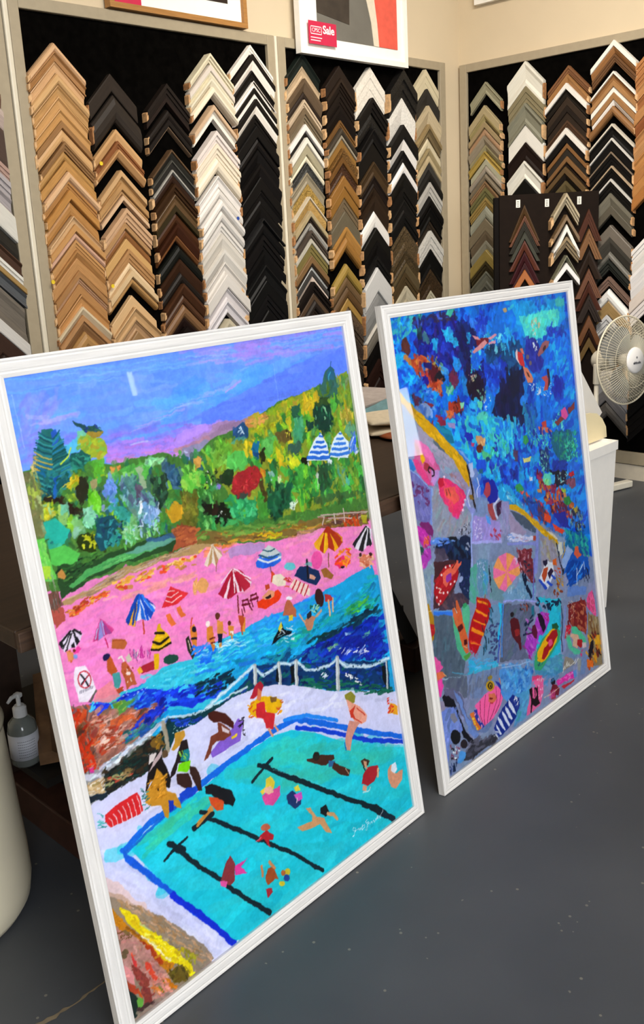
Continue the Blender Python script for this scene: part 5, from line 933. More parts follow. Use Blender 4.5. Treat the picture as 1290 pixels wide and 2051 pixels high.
('c', '2a8a98 1f6f70 3fa098 2a58b0', '91 518 154 517 165 504 132 502 90 501', 40, 14.3, 3.4, 3, 12, 0.85, 130),
('p', '5f9a4a', '86 580 107 579 120 566 106 558 88 563', 1.5, 1, 0.03),
('c', '7fae3a 4f8f5a a8b84a', '87 585 121 571 109 557 89 565', 16, 6.7, 3.9, -5, 40, 0.9, 131),
('p', 'c83a1c', '-4 612 19 602 31 482 2 485 -3 541', 1.5, 1, 0.03),
('c', 'a83a20 8f4a30 c8502c 6a4a3a 5a5050 b87a68', '-5 610 35 596 36 480 5 484', 90, 13.3, 2.7, -85, 14, 0.85, 132),
('p', 'b05038', '38 528 91 518 91 504 44 503', 1.5, 1, 0.03),
('c', 'c84a2c 8f3a24 d8a898 e8d0c8', '37 539 94 519 87 503 41 502', 44, 13.7, 2.5, -7, 15, 0.9, 133),
('p', 'c8cfe0', '41 486 84 488 131 500 176 508 183 496 163 497 108 482 55 471 40 470', 1.2, 1, 0.03),
('c', 'e8ecf8 8fa0b8 b8c0d0 f4f6ff', '41 486 130 497 178 504 170 497 108 482 43 471', 60, 14.2, 2.3, 8, 8, 0.85, 134),
('p', '1f2422', '40 470 73 468 113 477 142 489 175 491 175 460 167 452 135 461 132 429 90 432 40 426 35 445', 1.5, 1, 0.03),
('c', '15181a 2a2a22 4a3a2a 3a2a1c 20302c 1a3a34', '40 467 119 474 175 489 171 456 135 458 128 428 40 429', 110, 11.4, 4.0, 2, 25, 0.9, 135),
('c', 'a8865a c0a070 8f7a4a c84a3a 9fae7a', '40 456 95 452 98 439 43 441', 50, 8.3, 2.5, -4, 20, 0.85, 136),
('p', '8f6a2a', '140 481 170 482 172 461 144 469', 1.5, 0.8, 0.03),
('c', 'b8862a 7a5a24', '143 494 180 483 171 456 140 467', 16, 7.0, 3.5, -7, 40, 0.85, 137),
('c', 'b84a9a d83a8a 2a1a1a', '4 495 21 490 21 479 5 484', 10, 4.3, 3.2, -26, 90, 1, 138),
('p', 'd8d8e8', '2 483 32 474 32 460 2 472', 1.5, 0.9, 0.03),
('p', 'c8a878', '1 465 29 461 36 436 7 440', 1.5, 1, 0.03),
('c', 'd8c098 a8845a e8dcc8', '2 469 37 457 35 431 4 439', 24, 7.0, 3.8, -9, 40, 0.85, 139),
('p', '1c2a34', '1 440 38 435 39 424 1 427', 1.5, 1, 0.03),
('s', 'dfeef4', '180 512 205 504 231 496 279 487 325 489 367 490 391 490', 4.7, 1.5, 0.85),
('c', '4a6a70 2a4a50', '231 496 316 484 315 478 233 489', 22, 2.2, 1.9, -23, 90, 1, 140),
('d', '6 606 187 549 195 476 26 467 5 420 -18 543', 300, 12, 5, 20, 30, 0.25, 141),
('p', 'dcdcf6', '-1 414 32 425 129 417 159 422 205 471 254 470 348 483 416 478 471 463 526 438 672 361 830 290 856 143 811 164 629 247 508 360 422 375 56 316 253 -5 199 -8 21 208 -12 296', 0.6, 1, 0.02),
('c', 'e4e2fa d6d6f2 e8e8fb d0d0ee', '11 398 140 391 358 468 524 433 820 288 510 370 258 375 48 330', 90, 56.6, 11.3, 0, 20, 0.5, 142),
('c', 'cfcfee e6e4fb d8dcf8', '-1 347 43 304 240 -2 201 1 31 202', 60, 51.2, 10.2, -58, 12, 0.5, 143),
('p', '28c8d8', '58 315 139 331 225 339 320 356 427 364 491 352 561 313 647 251 743 198 851 148 848 -9 698 0 492 6 268 2 241 3 214 58 113 214', 0.4, 1, 0.02),
('c', '2ac4d8 35ccdc 22c0d6 30c8d0 2ad0dc 40d0d8', '66 311 318 347 503 339 847 147 842 -6 492 8 256 10', 240, 87.8, 22.6, -9, 25, 0.5, 144),
('c', '40c8b8 4ac8b0 3cc0b8', '357 339 502 334 826 144 630 174 323 312', 60, 77.2, 20.6, -15, 20, 0.4, 145),
('c', '48c8a0', '71 308 223 329 230 305 82 282', 16, 62.4, 10.4, 7, 8, 0.5, 146),
('s', '1f6fd8', '47 313 105 334 159 341 227 348 314 361 428 372 510 368 580 328 717 247 867 167', 12.7, 1, 1),
('s', '1a44c8', '506 351 577 313 713 229 865 155', 10.2, 1, 1),
('s', '1838c0', '48 305 139 331 226 343', 5.9, 1, 0.6),
('s', '2f8fe8', '475 381 540 364 627 315', 8.7, 0.8, 1),
('s', '1f66d0', '45 317 53 293 102 220', 8.8, 1, 1),
('s', '1f5fd0', '54 296 112 209 174 110', 9.8, 1, 1),
('s', '1a34c8', '129 179 175 114 213 56 246 2', 12.5, 1, 1),
('s', '16262e', '157 259 170 240 198 199 236 154 258 121 297 69 349 7', 9.4, 1, 1),
('s', '16262e', '143 276 172 247', 10.0, 1, 1),
('s', '16262e', '126 249 152 260 185 267', 6.1, 1, 1),
('s', '16262e', '235 279 259 261 334 191 387 141 442 88 513 10', 9.0, 1, 1),
('s', '16262e', '204 276 235 279', 8.8, 1, 1),
('s', '16262e', '403 308 433 280 526 206 613 133 708 62 755 12', 10.5, 1, 1),
('s', '16262e', '386 321 411 304', 10.3, 1, 1),
('s', '16262e', '362 293 394 308 424 319', 7.3, 1, 1),
('s', '7fe0e8', '422 293 528 214 615 141', 1.1, 1, 0.6),
('s', '16262e', '669 89 755 12', 13.2, 1, 1),
('s', '1a2a38', '725 37 762 4', 13.6, 0.8, 1),
('p', '4a2a20', '519 272 540 265 559 263 601 244 601 234 583 233 572 231 537 253 520 267', 0.5, 1, 0.03),
('p', '2a2420', '558 260 556 255 551 254 546 255 541 258 538 264 538 269 541 273 545 275 550 274 555 271 558 265', 0.5, 1, 0.03),
('p', '3a6a9a', '582 238 603 228 595 217 579 224', 0.5, 1, 0.03),
('p', '4a2a20', '597 227 628 201 644 186 636 175 606 195 589 216', 0.5, 1, 0.03),
('s', 'e0b898', '632 195 637 181', 2.1, 0.6, 1),
('p', 'b02a34', '683 155 703 166 735 156 740 140 716 124 693 122 675 138', 0.6, 1, 0.03),
('p', '4a3428', '681 191 697 191 711 177 706 170 687 173', 0.8, 1, 0.03),
('p', 'd8a080', '690 187 701 182 702 162 692 170', 0.6, 1, 0.03),
('s', '2a2420', '687 173 693 162', 3.5, 0.6, 1),
('s', 'e0b890', '735 146 731 129', 7.2, 0.8, 1),
('p', 'e8a888', '677 133 690 123 685 114 673 122', 0.6, 1, 0.03),
('s', 'd8f0f0', '675 117 696 111 702 115', 3.5, 0.8, 0.8),
('p', 'e0a080', '770 130 783 136 794 106 821 105 813 81 786 70 771 82 765 108', 0.8, 1, 0.03),
('p', 'e8eef8', '785 134 800 133 802 114 789 109 779 121', 0.6, 1, 0.03),
('p', 'e0589f', '380 254 400 254 432 252 429 232 406 221 386 231', 0.6, 1, 0.03),
('p', 'e8cf4a', '397 283 411 283 423 264 414 254 382 256 378 265 395 270', 1, 1, 0.03),
('p', 'f0c0a8', '392 268 409 263 414 247 399 248 387 257', 0.8, 1, 0.03),
('p', '263a6a', '446 224 463 224 488 199 480 185 463 183 446 203', 0.6, 1, 0.03),
('p', 'd85fc0', '465 214 488 210 490 195 475 195', 0.6, 1, 0.03),
('p', 'e8d84a', '469 230 483 229 487 214 471 219', 0.6, 1, 0.03),
('s', 'f0d8e0', '474 203 470 194', 2.4, 0.6, 1),
('p', 'd8a070', '493 168 507 164 521 135 542 120 558 75 540 88 526 114 506 117 474 124 459 142 505 133 508 146', 0.6, 1, 0.03),
('p', '1c2020', '536 149 554 148 559 127 547 120 533 136', 0.6, 1, 0.03),
('s', 'd8a070', '554 126 572 116 581 98', 7.4, 0.8, 1),
('p', 'b82a34', '359 178 378 178 395 160 390 150 378 157 379 139 373 149 366 164 350 169', 0.6, 1, 0.03),
('p', 'c86a50', '376 178 369 182 365 186 363 191 365 195 369 196 376 194 382 191 387 186 389 181 387 178 382 177', 0.5, 1, 0.03),
('s', 'd86a7a', '346 171 359 172', 2.6, 0.6, 1),
('p', '8f3a3f', '243 142 261 168 275 178 283 156 276 123 263 120', 0.5, 1, 0.03),
('p', 'e84a9f', '282 152 315 150 298 143 309 122 280 133', 0.8, 1, 0.03),
('p', 'f060a8', '240 142 258 131 253 122 240 131', 0.6, 1, 0.03),
('p', 'a8542c', '352 83 364 101 377 96 386 63 376 69 370 66 356 66', 0.8, 1, 0.03),
('s', 'd88a5a', '349 114 346 91', 6.2, 0.8, 1),
('s', 'd89060', '369 111 381 90', 5.4, 0.8, 1),
('p', 'b0303a', '350 63 365 56 365 45 351 39', 0.8, 1, 0.03),
('p', 'd8c03a', '420 60 418 57 415 56 411 57 408 60 406 64 406 68 408 71 411 72 414 71 418 68 420 64', 0.5, 1, 0.03),
('p', '2a4a98', '416 48 415 45 411 43 407 45 403 48 401 53 401 57 403 60 406 61 410 60 414 57 416 52', 0.5, 1, 0.03),
('p', 'e0c83a', '401 44 400 41 396 41 392 42 389 45 386 49 386 53 387 55 391 56 395 54 399 51 401 47', 0.5, 1, 0.03),
('p', 'b8683a', '408 64 406 62 404 61 401 62 398 64 396 68 396 71 397 74 400 75 403 74 406 71 408 68', 0.5, 1, 0.03),
('p', 'd83a34', '409 442 420 451 429 433 428 420 452 406 446 388 441 375 421 386 421 406 406 419 394 424 399 436', 0.6, 1, 0.03),
('p', 'e8b81a', '385 442 396 454 419 456 448 446 475 428 472 412 456 405 432 415 428 427 405 416 391 429', 1, 1, 0.03),
('c', 'd8602c e8a01a', '387 454 404 451 400 415 383 423', 14, 7.3, 2.9, 1, 30, 1, 147),
('c', 'e0a01a d8682a', '467 431 480 426 469 399 456 405', 10, 6.9, 3.1, -8, 30, 1, 148),
('p', 'c83038', '409 445 429 442 428 420 450 407 441 375 423 385 419 409 403 417 402 431', 0.6, 1, 0.03),
('p', 'b02838', '409 482 428 487 434 476 427 465 402 460 394 463', 0.6, 1, 0.03),
('p', 'd8805a', '418 475 427 465 419 446 411 454', 0.5, 1, 0.03),
('s', 'e0a080', '428 381 436 363', 5.3, 0.6, 1),
('s', 'e0a080', '447 381 453 366', 4.6, 0.6, 1),
('p', '7a5a2a', '445 445 464 439 460 429 447 433', 0.8, 1, 0.03),
('p', '8f8a34', '664 359 686 360 698 343 693 330 675 336 664 350', 0.6, 1, 0.03),
('p', 'eaa890', '667 349 681 337 708 313 727 286 721 273 704 272 685 285 670 314', 0.6, 1, 0.03),
('p', 'c8402c', '671 317 694 324 682 308 687 295 672 301', 0.5, 1, 0.03),
('s', 'c8402c', '682 297 705 276', 2.6, 0.6, 1),
('s', 'c8402c', '697 315 719 289', 2.6, 0.6, 1),
('p', 'd89a88', '668 296 700 278 681 267 667 255 656 229 644 235 644 261 655 283', 0.6, 1, 0.03),
('s', '1f50b8', '641 255 642 236', 3.0, 0.6, 1),
('p', 'e8a82a', '813 281 836 263 833 240 799 259', 0.8, 1, 0.03),
('c', 'd83a2a e8503a', '807 295 829 286 815 252 796 260', 16, 7.4, 3.7, 7, 20, 1, 149),
('p', '8a64c8', '296 411 333 422 355 437 366 423 349 390 276 387 273 400', 0.5, 1, 0.03),
('p', 'e8c83a', '329 408 347 409 344 403 330 402', 0.3, 1, 0.03),
('s', '1c1420', '364 433 362 397', 2.3, 2, 1),
('c', '1c1420', '359 438 374 432 364 396 355 400', 9, 6.7, 2.3, -8, 10, 1, 150),
('p', '4a2018', '283 477 299 477 325 459 343 433 338 422 324 435 311 446 294 454 283 468', 0.6, 1, 0.03),
('p', '7a3f2c', '303 450 314 442 329 424 330 411 311 410 293 415 281 412 275 400 266 392 254 391 270 411 281 430 300 430', 0.5, 1, 0.03),
('p', 'e8d8dc', '311 439 322 427 328 421 325 416 311 428', 0.4, 1, 0.03),
('p', 'c8963a', '200 472 222 469 223 459 206 446 191 441 187 446 198 458', 0.6, 1, 0.03),
('p', '241a1c', '211 452 224 449 226 425 218 405 196 415 185 397 170 393 176 404 195 427', 0.6, 1, 0.03),
('p', '1f7f88', '214 433 226 431 224 414 215 407 200 417', 0.5, 1, 0.03),
('c', '8fc84a', '204 438 227 428 219 410 203 418', 5, 7.3, 3.1, -80, 20, 1, 151),
('p', '7fd81a', '197 412 224 407 219 393 211 388 191 400', 0.4, 1, 0.03),
('p', '3a241f', '188 396 214 385 219 363 211 343 203 337 203 359 184 377', 0.5, 1, 0.03),
('p', '3a241f', '220 398 232 389 241 362 237 337 229 341 223 364 217 382', 0.5, 1, 0.03),
('s', 'b8a890', '180 504 180 469 179 447', 8.9, 1, 0.9),
('s', '8f8070', '184 499 183 456', 2.4, 1, 0.7),
('p', '5f4a34', '178 441 176 438 173 436 169 437 166 439 164 444 164 448 165 451 169 453 173 452 176 450 178 445', 0.5, 1, 0.03),
('p', '1c1614', '135 458 161 455 167 423 173 391 167 377 158 384 157 411 130 409 118 396 115 397 129 430', 0.6, 1, 0.03),
('p', 'c8b0b0', '127 425 144 443 168 459 161 443 135 430', 0.5, 1, 0.03),
('p', 'e8dcd8', '138 457 154 455 144 443 132 440', 0.5, 1, 0.03),
('p', 'c89030', '137 409 148 427 155 417 161 397 160 375 177 361 186 338 185 326 175 335 160 354 157 335 151 322 145 330 142 355 120 363 110 377 118 396', 0.6, 1, 0.03),
('c', 'e8a83a d8a040 a8701c', '125 415 163 408 154 366 116 374', 34, 8.8, 2.6, 11, 30, 0.9, 152),
('p', '3a2410', '144 385 144 384 143 384 141 384 140 385 140 386 140 388 140 389 141 389 142 389 144 388 144 387', 0.5, 1, 0.03),
('p', 'd02c30', '26 395 52 401 97 403 102 392 103 366 94 362 32 367 24 382', 0.5, 1, 0.03),
('s', 'f4e8ec', '32 387 37 378 37 367', 1.4, 0.5, 1),
('s', 'f4e8ec', '43 389 47 379 47 366', 1.4, 0.5, 1),
('s', 'f4e8ec', '53 390 57 380 57 365', 1.4, 0.5, 1),
('s', 'f4e8ec', '64 392 67 381 67 363', 1.4, 0.5, 1),
('s', 'f4e8ec', '75 393 77 382 77 362', 1.4, 0.5, 1),
('s', 'f4e8ec', '85 395 87 383 87 361', 1.4, 0.5, 1),
('s', 'f4e8ec', '96 397 98 384 98 359', 1.4, 0.5, 1),
('c', '2a8f8a 3fb0a8', '14 404 24 398 22 372 9 379', 14, 8.1, 1.6, -32, 20, 1, 153),
('c', '2a6a6a 3a9a98', '103 411 121 394 116 359 102 367 104 391', 16, 8.6, 1.7, -10, 30, 1, 154),
('p', '1c1c20', '244 342 261 340 284 322 306 302 313 280 303 271 286 282 271 301 257 320 244 327', 0.8, 1, 0.03),
('p', 'd8562c', '249 318 269 307 284 289 279 276 263 281 252 299', 0.6, 1, 0.03),
('p', 'd8602a', '260 301 277 292 278 279 264 284', 0.6, 1, 0.03),
('p', 'd89a50', '236 292 252 299 257 287 232 276 214 273 210 281', 0.5, 1, 0.03),
('s', '16262e', '225 299 252 281', 7.5, 0.8, 1),
('s', '16262e', '205 274 229 277 252 281', 10.5, 0.6, 1),
('s', 'c88a40', '214 276 246 289', 6.8, 0.5, 1),
('p', '1f38b0', '159 355 170 352 167 333 157 333', 0.8, 1, 0.03),
('p', '1f48c0', '186 356 204 359 227 350 221 338 196 339 186 341', 0.8, 1, 0.03),
('p', '9a8a78', '1 262 28 237 51 205 89 163 124 120 154 77 184 30 193 4 154 0 65 6 -3 7 -3 67 -2 160', 1, 1, 0.03),
('p', 'f0c8b8', '-2 291 24 265 53 215 81 175 50 199 13 241 1 253', 2, 0.6, 0.03),
('c', 'b89068 c8a078 a8845c 8f7a60 d0a888', '4 245 51 205 110 136 191 6 167 6 82 130 22 213', 110, 16.6, 2.9, -57, 10, 0.85, 155),
('p', 'c8841c', '1 231 36 159 67 111 108 50 90 43 54 100 13 173 2 212', 1.2, 1, 0.03),
('c', 'a86a18 c88a2a b87a30 8f5a1c', '2 221 55 128 106 42 89 39 40 132 2 202', 60, 11.6, 2.8, -59, 12, 0.85, 156),
('p', 'ecd820', '17 221 31 208 49 183 61 155 85 118 110 83 124 49 142 27 144 7 132 5 117 39 93 60 66 108 48 144 26 185', 1, 1, 0.03),
('c', 'f4e430 e0c818 fff070 d8b820', '20 215 52 172 109 79 139 10 118 44 59 125', 60, 11.9, 3.3, -59, 12, 0.85, 157),
('s', 'fbf6d0', '50 142 67 111 83 88 98 60', 2.8, 1, 1),
('p', 'bccb8a', '50 176 65 150 72 136 56 157', 1, 1, 0.03),
('c', 'a8a82a c8b83a 8f8a2a', '115 84 147 47 158 17 137 31', 26, 8.4, 4.0, -59, 30, 0.85, 158),
('p', '6a5a24', '106 42 122 36 131 15 132 5 107 7 90 31 89 41', 1.2, 1, 0.03),
('c', '4a4220 7a6a2a', '92 51 133 24 126 6 96 19', 16, 7.3, 3.4, -47, 40, 0.85, 159),
('p', 'a8401c', '42 141 66 106 85 70 74 70 50 107 37 130', 1, 1, 0.03),
('c', 'b8502c 9a3a18', '42 139 81 77 74 72 41 125', 16, 11.7, 2.8, -59, 10, 0.85, 160),
('p', 'b88a80', '5 190 38 146 74 72 98 8 65 6 45 11 25 86 0 112 1 153', 1.2, 1, 0.03),
('c', 'c09488 b07a78 d0a098 a88a7a c8847a', '4 188 41 137 94 11 55 11 2 120', 90, 13.9, 3.7, -70, 20, 0.8, 161),
('c', '5a3f20 6a4a24', '5 182 33 160 30 144 7 165', 34, 1.8, 1.8, -32, 90, 1, 162),
('p', 'd8503a', '45 94 55 80 66 47 59 39 51 62 44 80', 1.2, 1, 0.03),
('c', 'e0603f c84030', '21 126 31 91 24 106', 8, 9.2, 4.6, -74, 20, 1, 163),
('p', 'c83f3f', '20 124 31 101 30 87 22 107', 1.2, 1, 0.03),
('p', '8a4038', '19 106 34 82 46 53 45 11 28 8 29 46 19 83', 1.2, 1, 0.03),
('c', '7a3a38 9a4a3f', '21 103 44 54 40 14 31 44', 26, 13.9, 3.7, -78, 12, 0.85, 164),
('p', 'e09898', '1 116 17 96 19 62 3 82 0 100', 1.2, 1, 0.03),
('p', 'b84a30', '3 80 21 60 23 43 6 49', 1.2, 1, 0.03),
('p', 'c87a20', '66 45 87 32 104 6 82 9 69 23', 1.5, 1, 0.03),
('c', 'e08a40 d87838', '53 48 98 8 70 3 47 23', 20, 9.5, 3.8, -60, 30, 0.85, 165),
('c', '5a6a2a 6f7f3a', '63 46 84 32 77 12 61 24', 14, 6.2, 2.4, 3, 40, 1, 166),
('p', '6a5a40', '15 125 12 122 7 122 4 124 2 128 2 133 4 137 8 140 12 140 16 138 18 134 18 129', 0.5, 1, 0.03),
('p', '22302c', '-6 88 1 74 15 43 16 22 28 8 -1 4 -3 44', 1.2, 1, 0.03),
('p', '6fae4a', '15 41 26 31 28 8 18 11 14 27', 1, 1, 0.03),
('p', '4a3434', '31 20 50 10 28 8 15 8 10 9', 1.2, 1, 0.03),
('p', 'c85a2c', '21 58 28 42 27 28 22 39', 1, 1, 0.03),
('p', '3a3430', '-2 71 5 20 1 3 -3 7', 1, 1, 0.03),
('c', 'e8a098 d89088', '57 65 75 52 92 2 70 5 59 25', 20, 11.9, 4.3, -66, 15, 0.8, 167),
('d', '-2 222 66 160 197 -18 -4 -5', 300, 10, 4, -40, 30, 0.15, 168),
('p', '2a6fd8', '511 755 469 730 469 719', 0.5, 1, 0.03),
('p', '2f6fd8', '511 755 469 719 487 711', 0.5, 1, 0.03),
('p', '2a62d0', '511 755 487 711 518 707', 0.5, 1, 0.03),
('p', '2f72d8', '511 755 518 707 540 714', 0.5, 1, 0.03),
('p', '7fa8c8', '511 755 540 714 545 727', 0.5, 1, 0.03),
('p', '8fb0c8', '511 755 545 727 527 745', 0.5, 1, 0.03),
('s', '6a4a5a', '507 709 507 697', 2.6, 0.6, 1),
('p', 'c8d4d0', '511 755 484 744 488 733 523 730 541 729 527 745', 0.5, 1, 0.03),
('s', '2a5a6a', '494 749 508 742 526 743', 3.0, 0.6, 1),
('s', '2a5a78', '481 742 505 728 537 728', 3.3, 0.6, 1),
('s', 'dfe8e8', '477 735 503 719 540 721', 4.4, 0.6, 1),
('p', 'a8203a', '404 735 359 698 372 685', 0.5, 1, 0.03),
('p', 'f0dce4', '404 735 372 685 387 679', 0.5, 1, 0.03),
('p', 'a8203a', '404 735 387 679 409 685', 0.5, 1, 0.03),
('p', 'f0dce4', '404 735 409 685 426 681', 0.5, 1, 0.03),
('p', 'b02a40', '404 735 426 681 444 687', 0.5, 1, 0.03),
('p', 'f0dce4', '404 735 444 687 449 695', 0.5, 1, 0.03),
('p', 'b02a40', '404 735 449 695 429 724', 0.5, 1, 0.03),
('s', '7a2a2a', '407 679 402 643', 3.2, 0.6, 1),
('s', 'a8203a', '402 729 365 697', 7.1, 0.6, 1),
('s', 'a01c34', '405 725 384 683', 7.1, 0.6, 1),
('s', 'a8203a', '412 723 419 687', 6.4, 0.6, 1),
('s', 'b02a40', '417 725 441 691', 6.5, 0.6, 1),
('s', 'f4e8ec', '404 734 373 716', 2.5, 0.5, 1),
('s', 'f4e8ec', '407 731 402 687', 2.5, 0.5, 1),
('s', 'f4e8ec', '410 733 448 702', 2.9, 0.5, 1),
('s', '6a1a2a', '418 665 419 639', 2.5, 0.6, 1),
('s', '6a1a2a', '433 664 435 644', 2.6, 0.6, 1),
('s', '6a1a2a', '416 655 436 653', 5.1, 0.6, 1),
('s', '6a1a2a', '419 664 431 663', 4.3, 0.6, 1),
('s', '6a1a2a', '412 648 413 634', 2.2, 0.6, 1),
('s', '6a1a2a', '433 648 439 637', 2.2, 0.6, 1),
('s', '6a1a2a', '441 669 442 643', 2.6, 0.6, 1),
('s', '6a1a2a', '456 668 458 647', 2.6, 0.6, 1),
('s', '6a1a2a', '439 659 459 657', 5.1, 0.6, 1),
('s', '6a1a2a', '442 668 454 667', 4.4, 0.6, 1),
('s', '6a1a2a', '435 652 437 638', 2.2, 0.6, 1),
('s', '6a1a2a', '456 651 463 641', 2.2, 0.6, 1),
('p', 'e0421c', '455 637 456 650 483 651 518 657 525 644 515 634 473 627', 0.6, 1, 0.03),
('p', 'e0a078', '470 655 491 665 506 654 502 645 477 646', 0.8, 1, 0.03),
('p', '2a1a1a', '478 651 495 654 496 647 484 646', 0.5, 1, 0.03),
('p', 'b84a2a', '484 677 496 677 496 667 484 666', 0.6, 1, 0.03),
('p', 'c84a2a', '505 688 508 701 515 692 511 676 502 677', 0.6, 1, 0.03),
('p', 'e8e0c8', '510 690 532 686 545 672 540 658 518 664 504 675', 0.5, 1, 0.03),
('c', 'd86a50 b82a3a', '543 673 560 667 551 646 541 653', 8, 11.7, 3.1, -32, 20, 1, 169),
('p', 'c03040', '552 653 565 664 573 659 561 646', 0.4, 1, 0.03),
('p', 'f0e0d0', '561 647 573 658 580 654 570 640', 0.4, 1, 0.03),
('p', 'c03040', '570 640 580 651 588 648 579 633', 0.4, 1, 0.03),
('p', 'f0e0d0', '578 634 587 645 595 642 587 627', 0.4, 1, 0.03),
('p', 'c03040', '587 628 594 638 603 636 596 621', 0.4, 1, 0.03),
('p', 'f0e0d0', '596 621 602 632 610 630 605 614', 0.4, 1, 0.03),
('p', 'f0d8cc', '550 652 567 664 609 637 592 616', 0.4, 1, 0.03),
('s', 'b82a3a', '573 658 558 644', 3.5, 0.4, 1),
('s', 'b82a3a', '584 652 569 636', 3.6, 0.4, 1),
('s', 'b82a3a', '595 645 580 628', 3.6, 0.4, 1),
('s', 'b82a3a', '606 638 591 620', 3.6, 0.4, 1),
('p', '1a3058', '571 671 589 686 611 680 646 659 647 641 630 630 608 642 579 663', 0.8, 1, 0.03),
('s', '1c1a20', '614 693 608 653', 5.6, 0.6, 1),
('p', 'e0a890', '615 661 634 648 628 643 612 651', 0.8, 1, 0.03),
('p', '5fb8a8', '603 686 618 688 631 681 625 674', 0.8, 0.7, 0.03),
('p', '6ac8cc', '579 689 575 685 568 684 560 685 552 689 546 694 545 699 548 702 555 704 563 702 572 699 577 694', 0.5, 1, 0.03),
('p', 'e85fa8', '662 679 657 670 649 664 640 664 632 669 628 678 628 689 632 698 640 704 649 704 657 699 662 690', 0.5, 1, 0.03),
('p', '9a6a34', '652 660 667 660 690 635 681 628 658 641', 0.7, 1, 0.03),
('p', 'e0a82a', '691 747 643 721 646 710', 0.5, 1, 0.03),
('p', 'e8b82e', '691 747 646 710 659 701', 0.5, 1, 0.03),
('p', 'a8301c', '691 747 659 701 670 691', 0.5, 1, 0.03),
('p', 'e8b020', '691 747 670 691 686 700', 0.5, 1, 0.03),
('p', 'a8341c', '691 747 686 700 704 686', 0.5, 1, 0.03),
('p', 'e8b020', '691 747 704 686 718 691', 0.5, 1, 0.03),
('p', 'a83a1c', '691 747 718 691 734 700', 0.5, 1, 0.03),
('p', 'd89a2a', '691 747 734 700 736 712', 0.5, 1, 0.03),
('p', 'b83a20', '691 747 736 712 719 727', 0.5, 1, 0.03),
('s', '8a5a3a', '683 687 677 658', 3.3, 0.6, 1),
('s', 'a8341c', '690 744 662 704', 7.5, 0.6, 1),
('s', 'a8341c', '692 743 701 696', 8.3, 0.6, 1),
('s', 'b03a1c', '694 745 728 710', 6.7, 0.6, 1),
('p', 'a8341c', '691 748 677 738 718 724', 0.5, 1, 0.03),
('s', 'e8c02a', '684 733 671 694', 5.8, 0.6, 1),
('p', 'e83a7a', '699 664 727 671 747 654 742 644 716 645 697 654', 1, 1, 0.03),
('c', 'f0902a e8502a b8b83a f0a03a', '699 686 756 681 747 639 703 656', 26, 10.2, 5.1, 5, 50, 1, 170),
('p', '2a2020', '727 643 726 642 724 642 721 642 718 644 716 645 715 647 716 648 719 648 722 648 725 647 727 645', 0.5, 1, 0.03),
('p', '20242a', '822 716 766 687 771 676', 0.5, 1, 0.03),
('p', 'e8e4ec', '822 716 771 676 783 667', 0.5, 1, 0.03),
('p', '1c1f24', '822 716 783 667 798 659', 0.5, 1, 0.03),
('p', 'e8e4ec', '822 716 798 659 811 669', 0.5, 1, 0.03),
('p', '20242a', '822 716 811 669 831 667', 0.5, 1, 0.03),
('p', 'e8e4ec', '822 716 831 667 836 703', 0.5, 1, 0.03),
('s', '16181c', '819 713 768 685', 5.3, 0.6, 1),
('s', 'ececf0', '819 710 779 674', 3.6, 0.6, 1),
('s', '16181c', '822 707 793 663', 4.5, 0.6, 1),
('s', 'ececf0', '824 706 808 666', 3.6, 0.6, 1),
('s', '16181c', '827 706 824 667', 4.5, 0.6, 1),
('p', 'd88a6a', '783 655 821 647 821 625 792 618 778 630', 1.2, 1, 0.03),
('c', 'e8a888 c86a4a f0c0a8', '780 655 832 644 819 614 782 625', 20, 11.6, 5.3, -30, 50, 1, 171),
('p', '3a1a1a', '791 654 790 652 788 651 785 651 783 653 781 655 781 657 782 659 784 660 787 660 790 658 791 656', 0.5, 1, 0.03),
('p', '3a1a1a', '826 645 825 643 822 642 820 642 817 644 816 646 815 648 816 650 819 651 822 651 824 650 826 647', 0.5, 1, 0.03),
('p', 'b86a4a', '519 598 534 624 544 628 559 595 556 582 539 592', 0.6, 1, 0.03),
('p', 'f0f4f8', '554 625 553 624 549 623 544 624 539 627 536 629 535 631 537 633 540 633 545 632 550 630 553 628', 0.5, 1, 0.03),
('p', 'e8c83a', '534 593 546 591 545 579 532 582', 0.8, 1, 0.03),
('p', '101418', '474 549 496 569 513 583 515 569 538 557 534 552 512 556 488 551', 0.6, 1, 0.03),
('p', 'd8c83a', '500 574 512 589 512 573 503 566', 0.5, 1, 0.03),
('c', 'e8f4fa 8fe0e8', '489 578 553 569 534 531 491 546', 24, 9.3, 2.3, -5, 30, 0.85, 172),
('p', '3a2020', '647 598 645 588 641 581 634 579 627 583 622 592 620 603 622 613 626 620 633 622 640 618 645 609', 0.5, 1, 0.03),
('p', 'b83a3a', '649 604 668 595 675 581 650 586', 0.8, 1, 0.03),
('s', 'e8b88a', '661 586 658 551', 5.0, 0.6, 1),
('s', 'e8b88a', '674 586 670 558', 5.0, 0.6, 1),
('p', 'c88868', '577 568 592 570 615 565 595 541 583 543 579 557', 1, 1, 0.03),
('p', '2a2a34', '589 578 602 581 601 567 588 566', 0.8, 1, 0.03),
('s', 'd8a888', '566 584 580 563', 4.0, 0.8, 1),
('c', '9fd8b8 1f5f50', '597 593 630 586 627 572 603 577', 18, 7.3, 3.2, -18, 90, 1, 173),
('s', 'c8a890', '615 565 632 571', 5.7, 0.8, 1),
('p', 'd8903a', '317 642 330 637 324 611 313 614', 0.6, 1, 0.03),
('p', 'd8903a', '346 644 359 640 353 613 342 617', 0.6, 1, 0.03),
('p', 'd8903a', '370 627 384 622 379 603 368 607', 0.6, 1, 0.03),
('p', 'd8903a', '404 634 418 629 411 602 400 606', 0.6, 1, 0.03),
('p', 'd8863a', '319 644 332 640 329 596 322 589 319 609', 0.5, 1, 0.03),
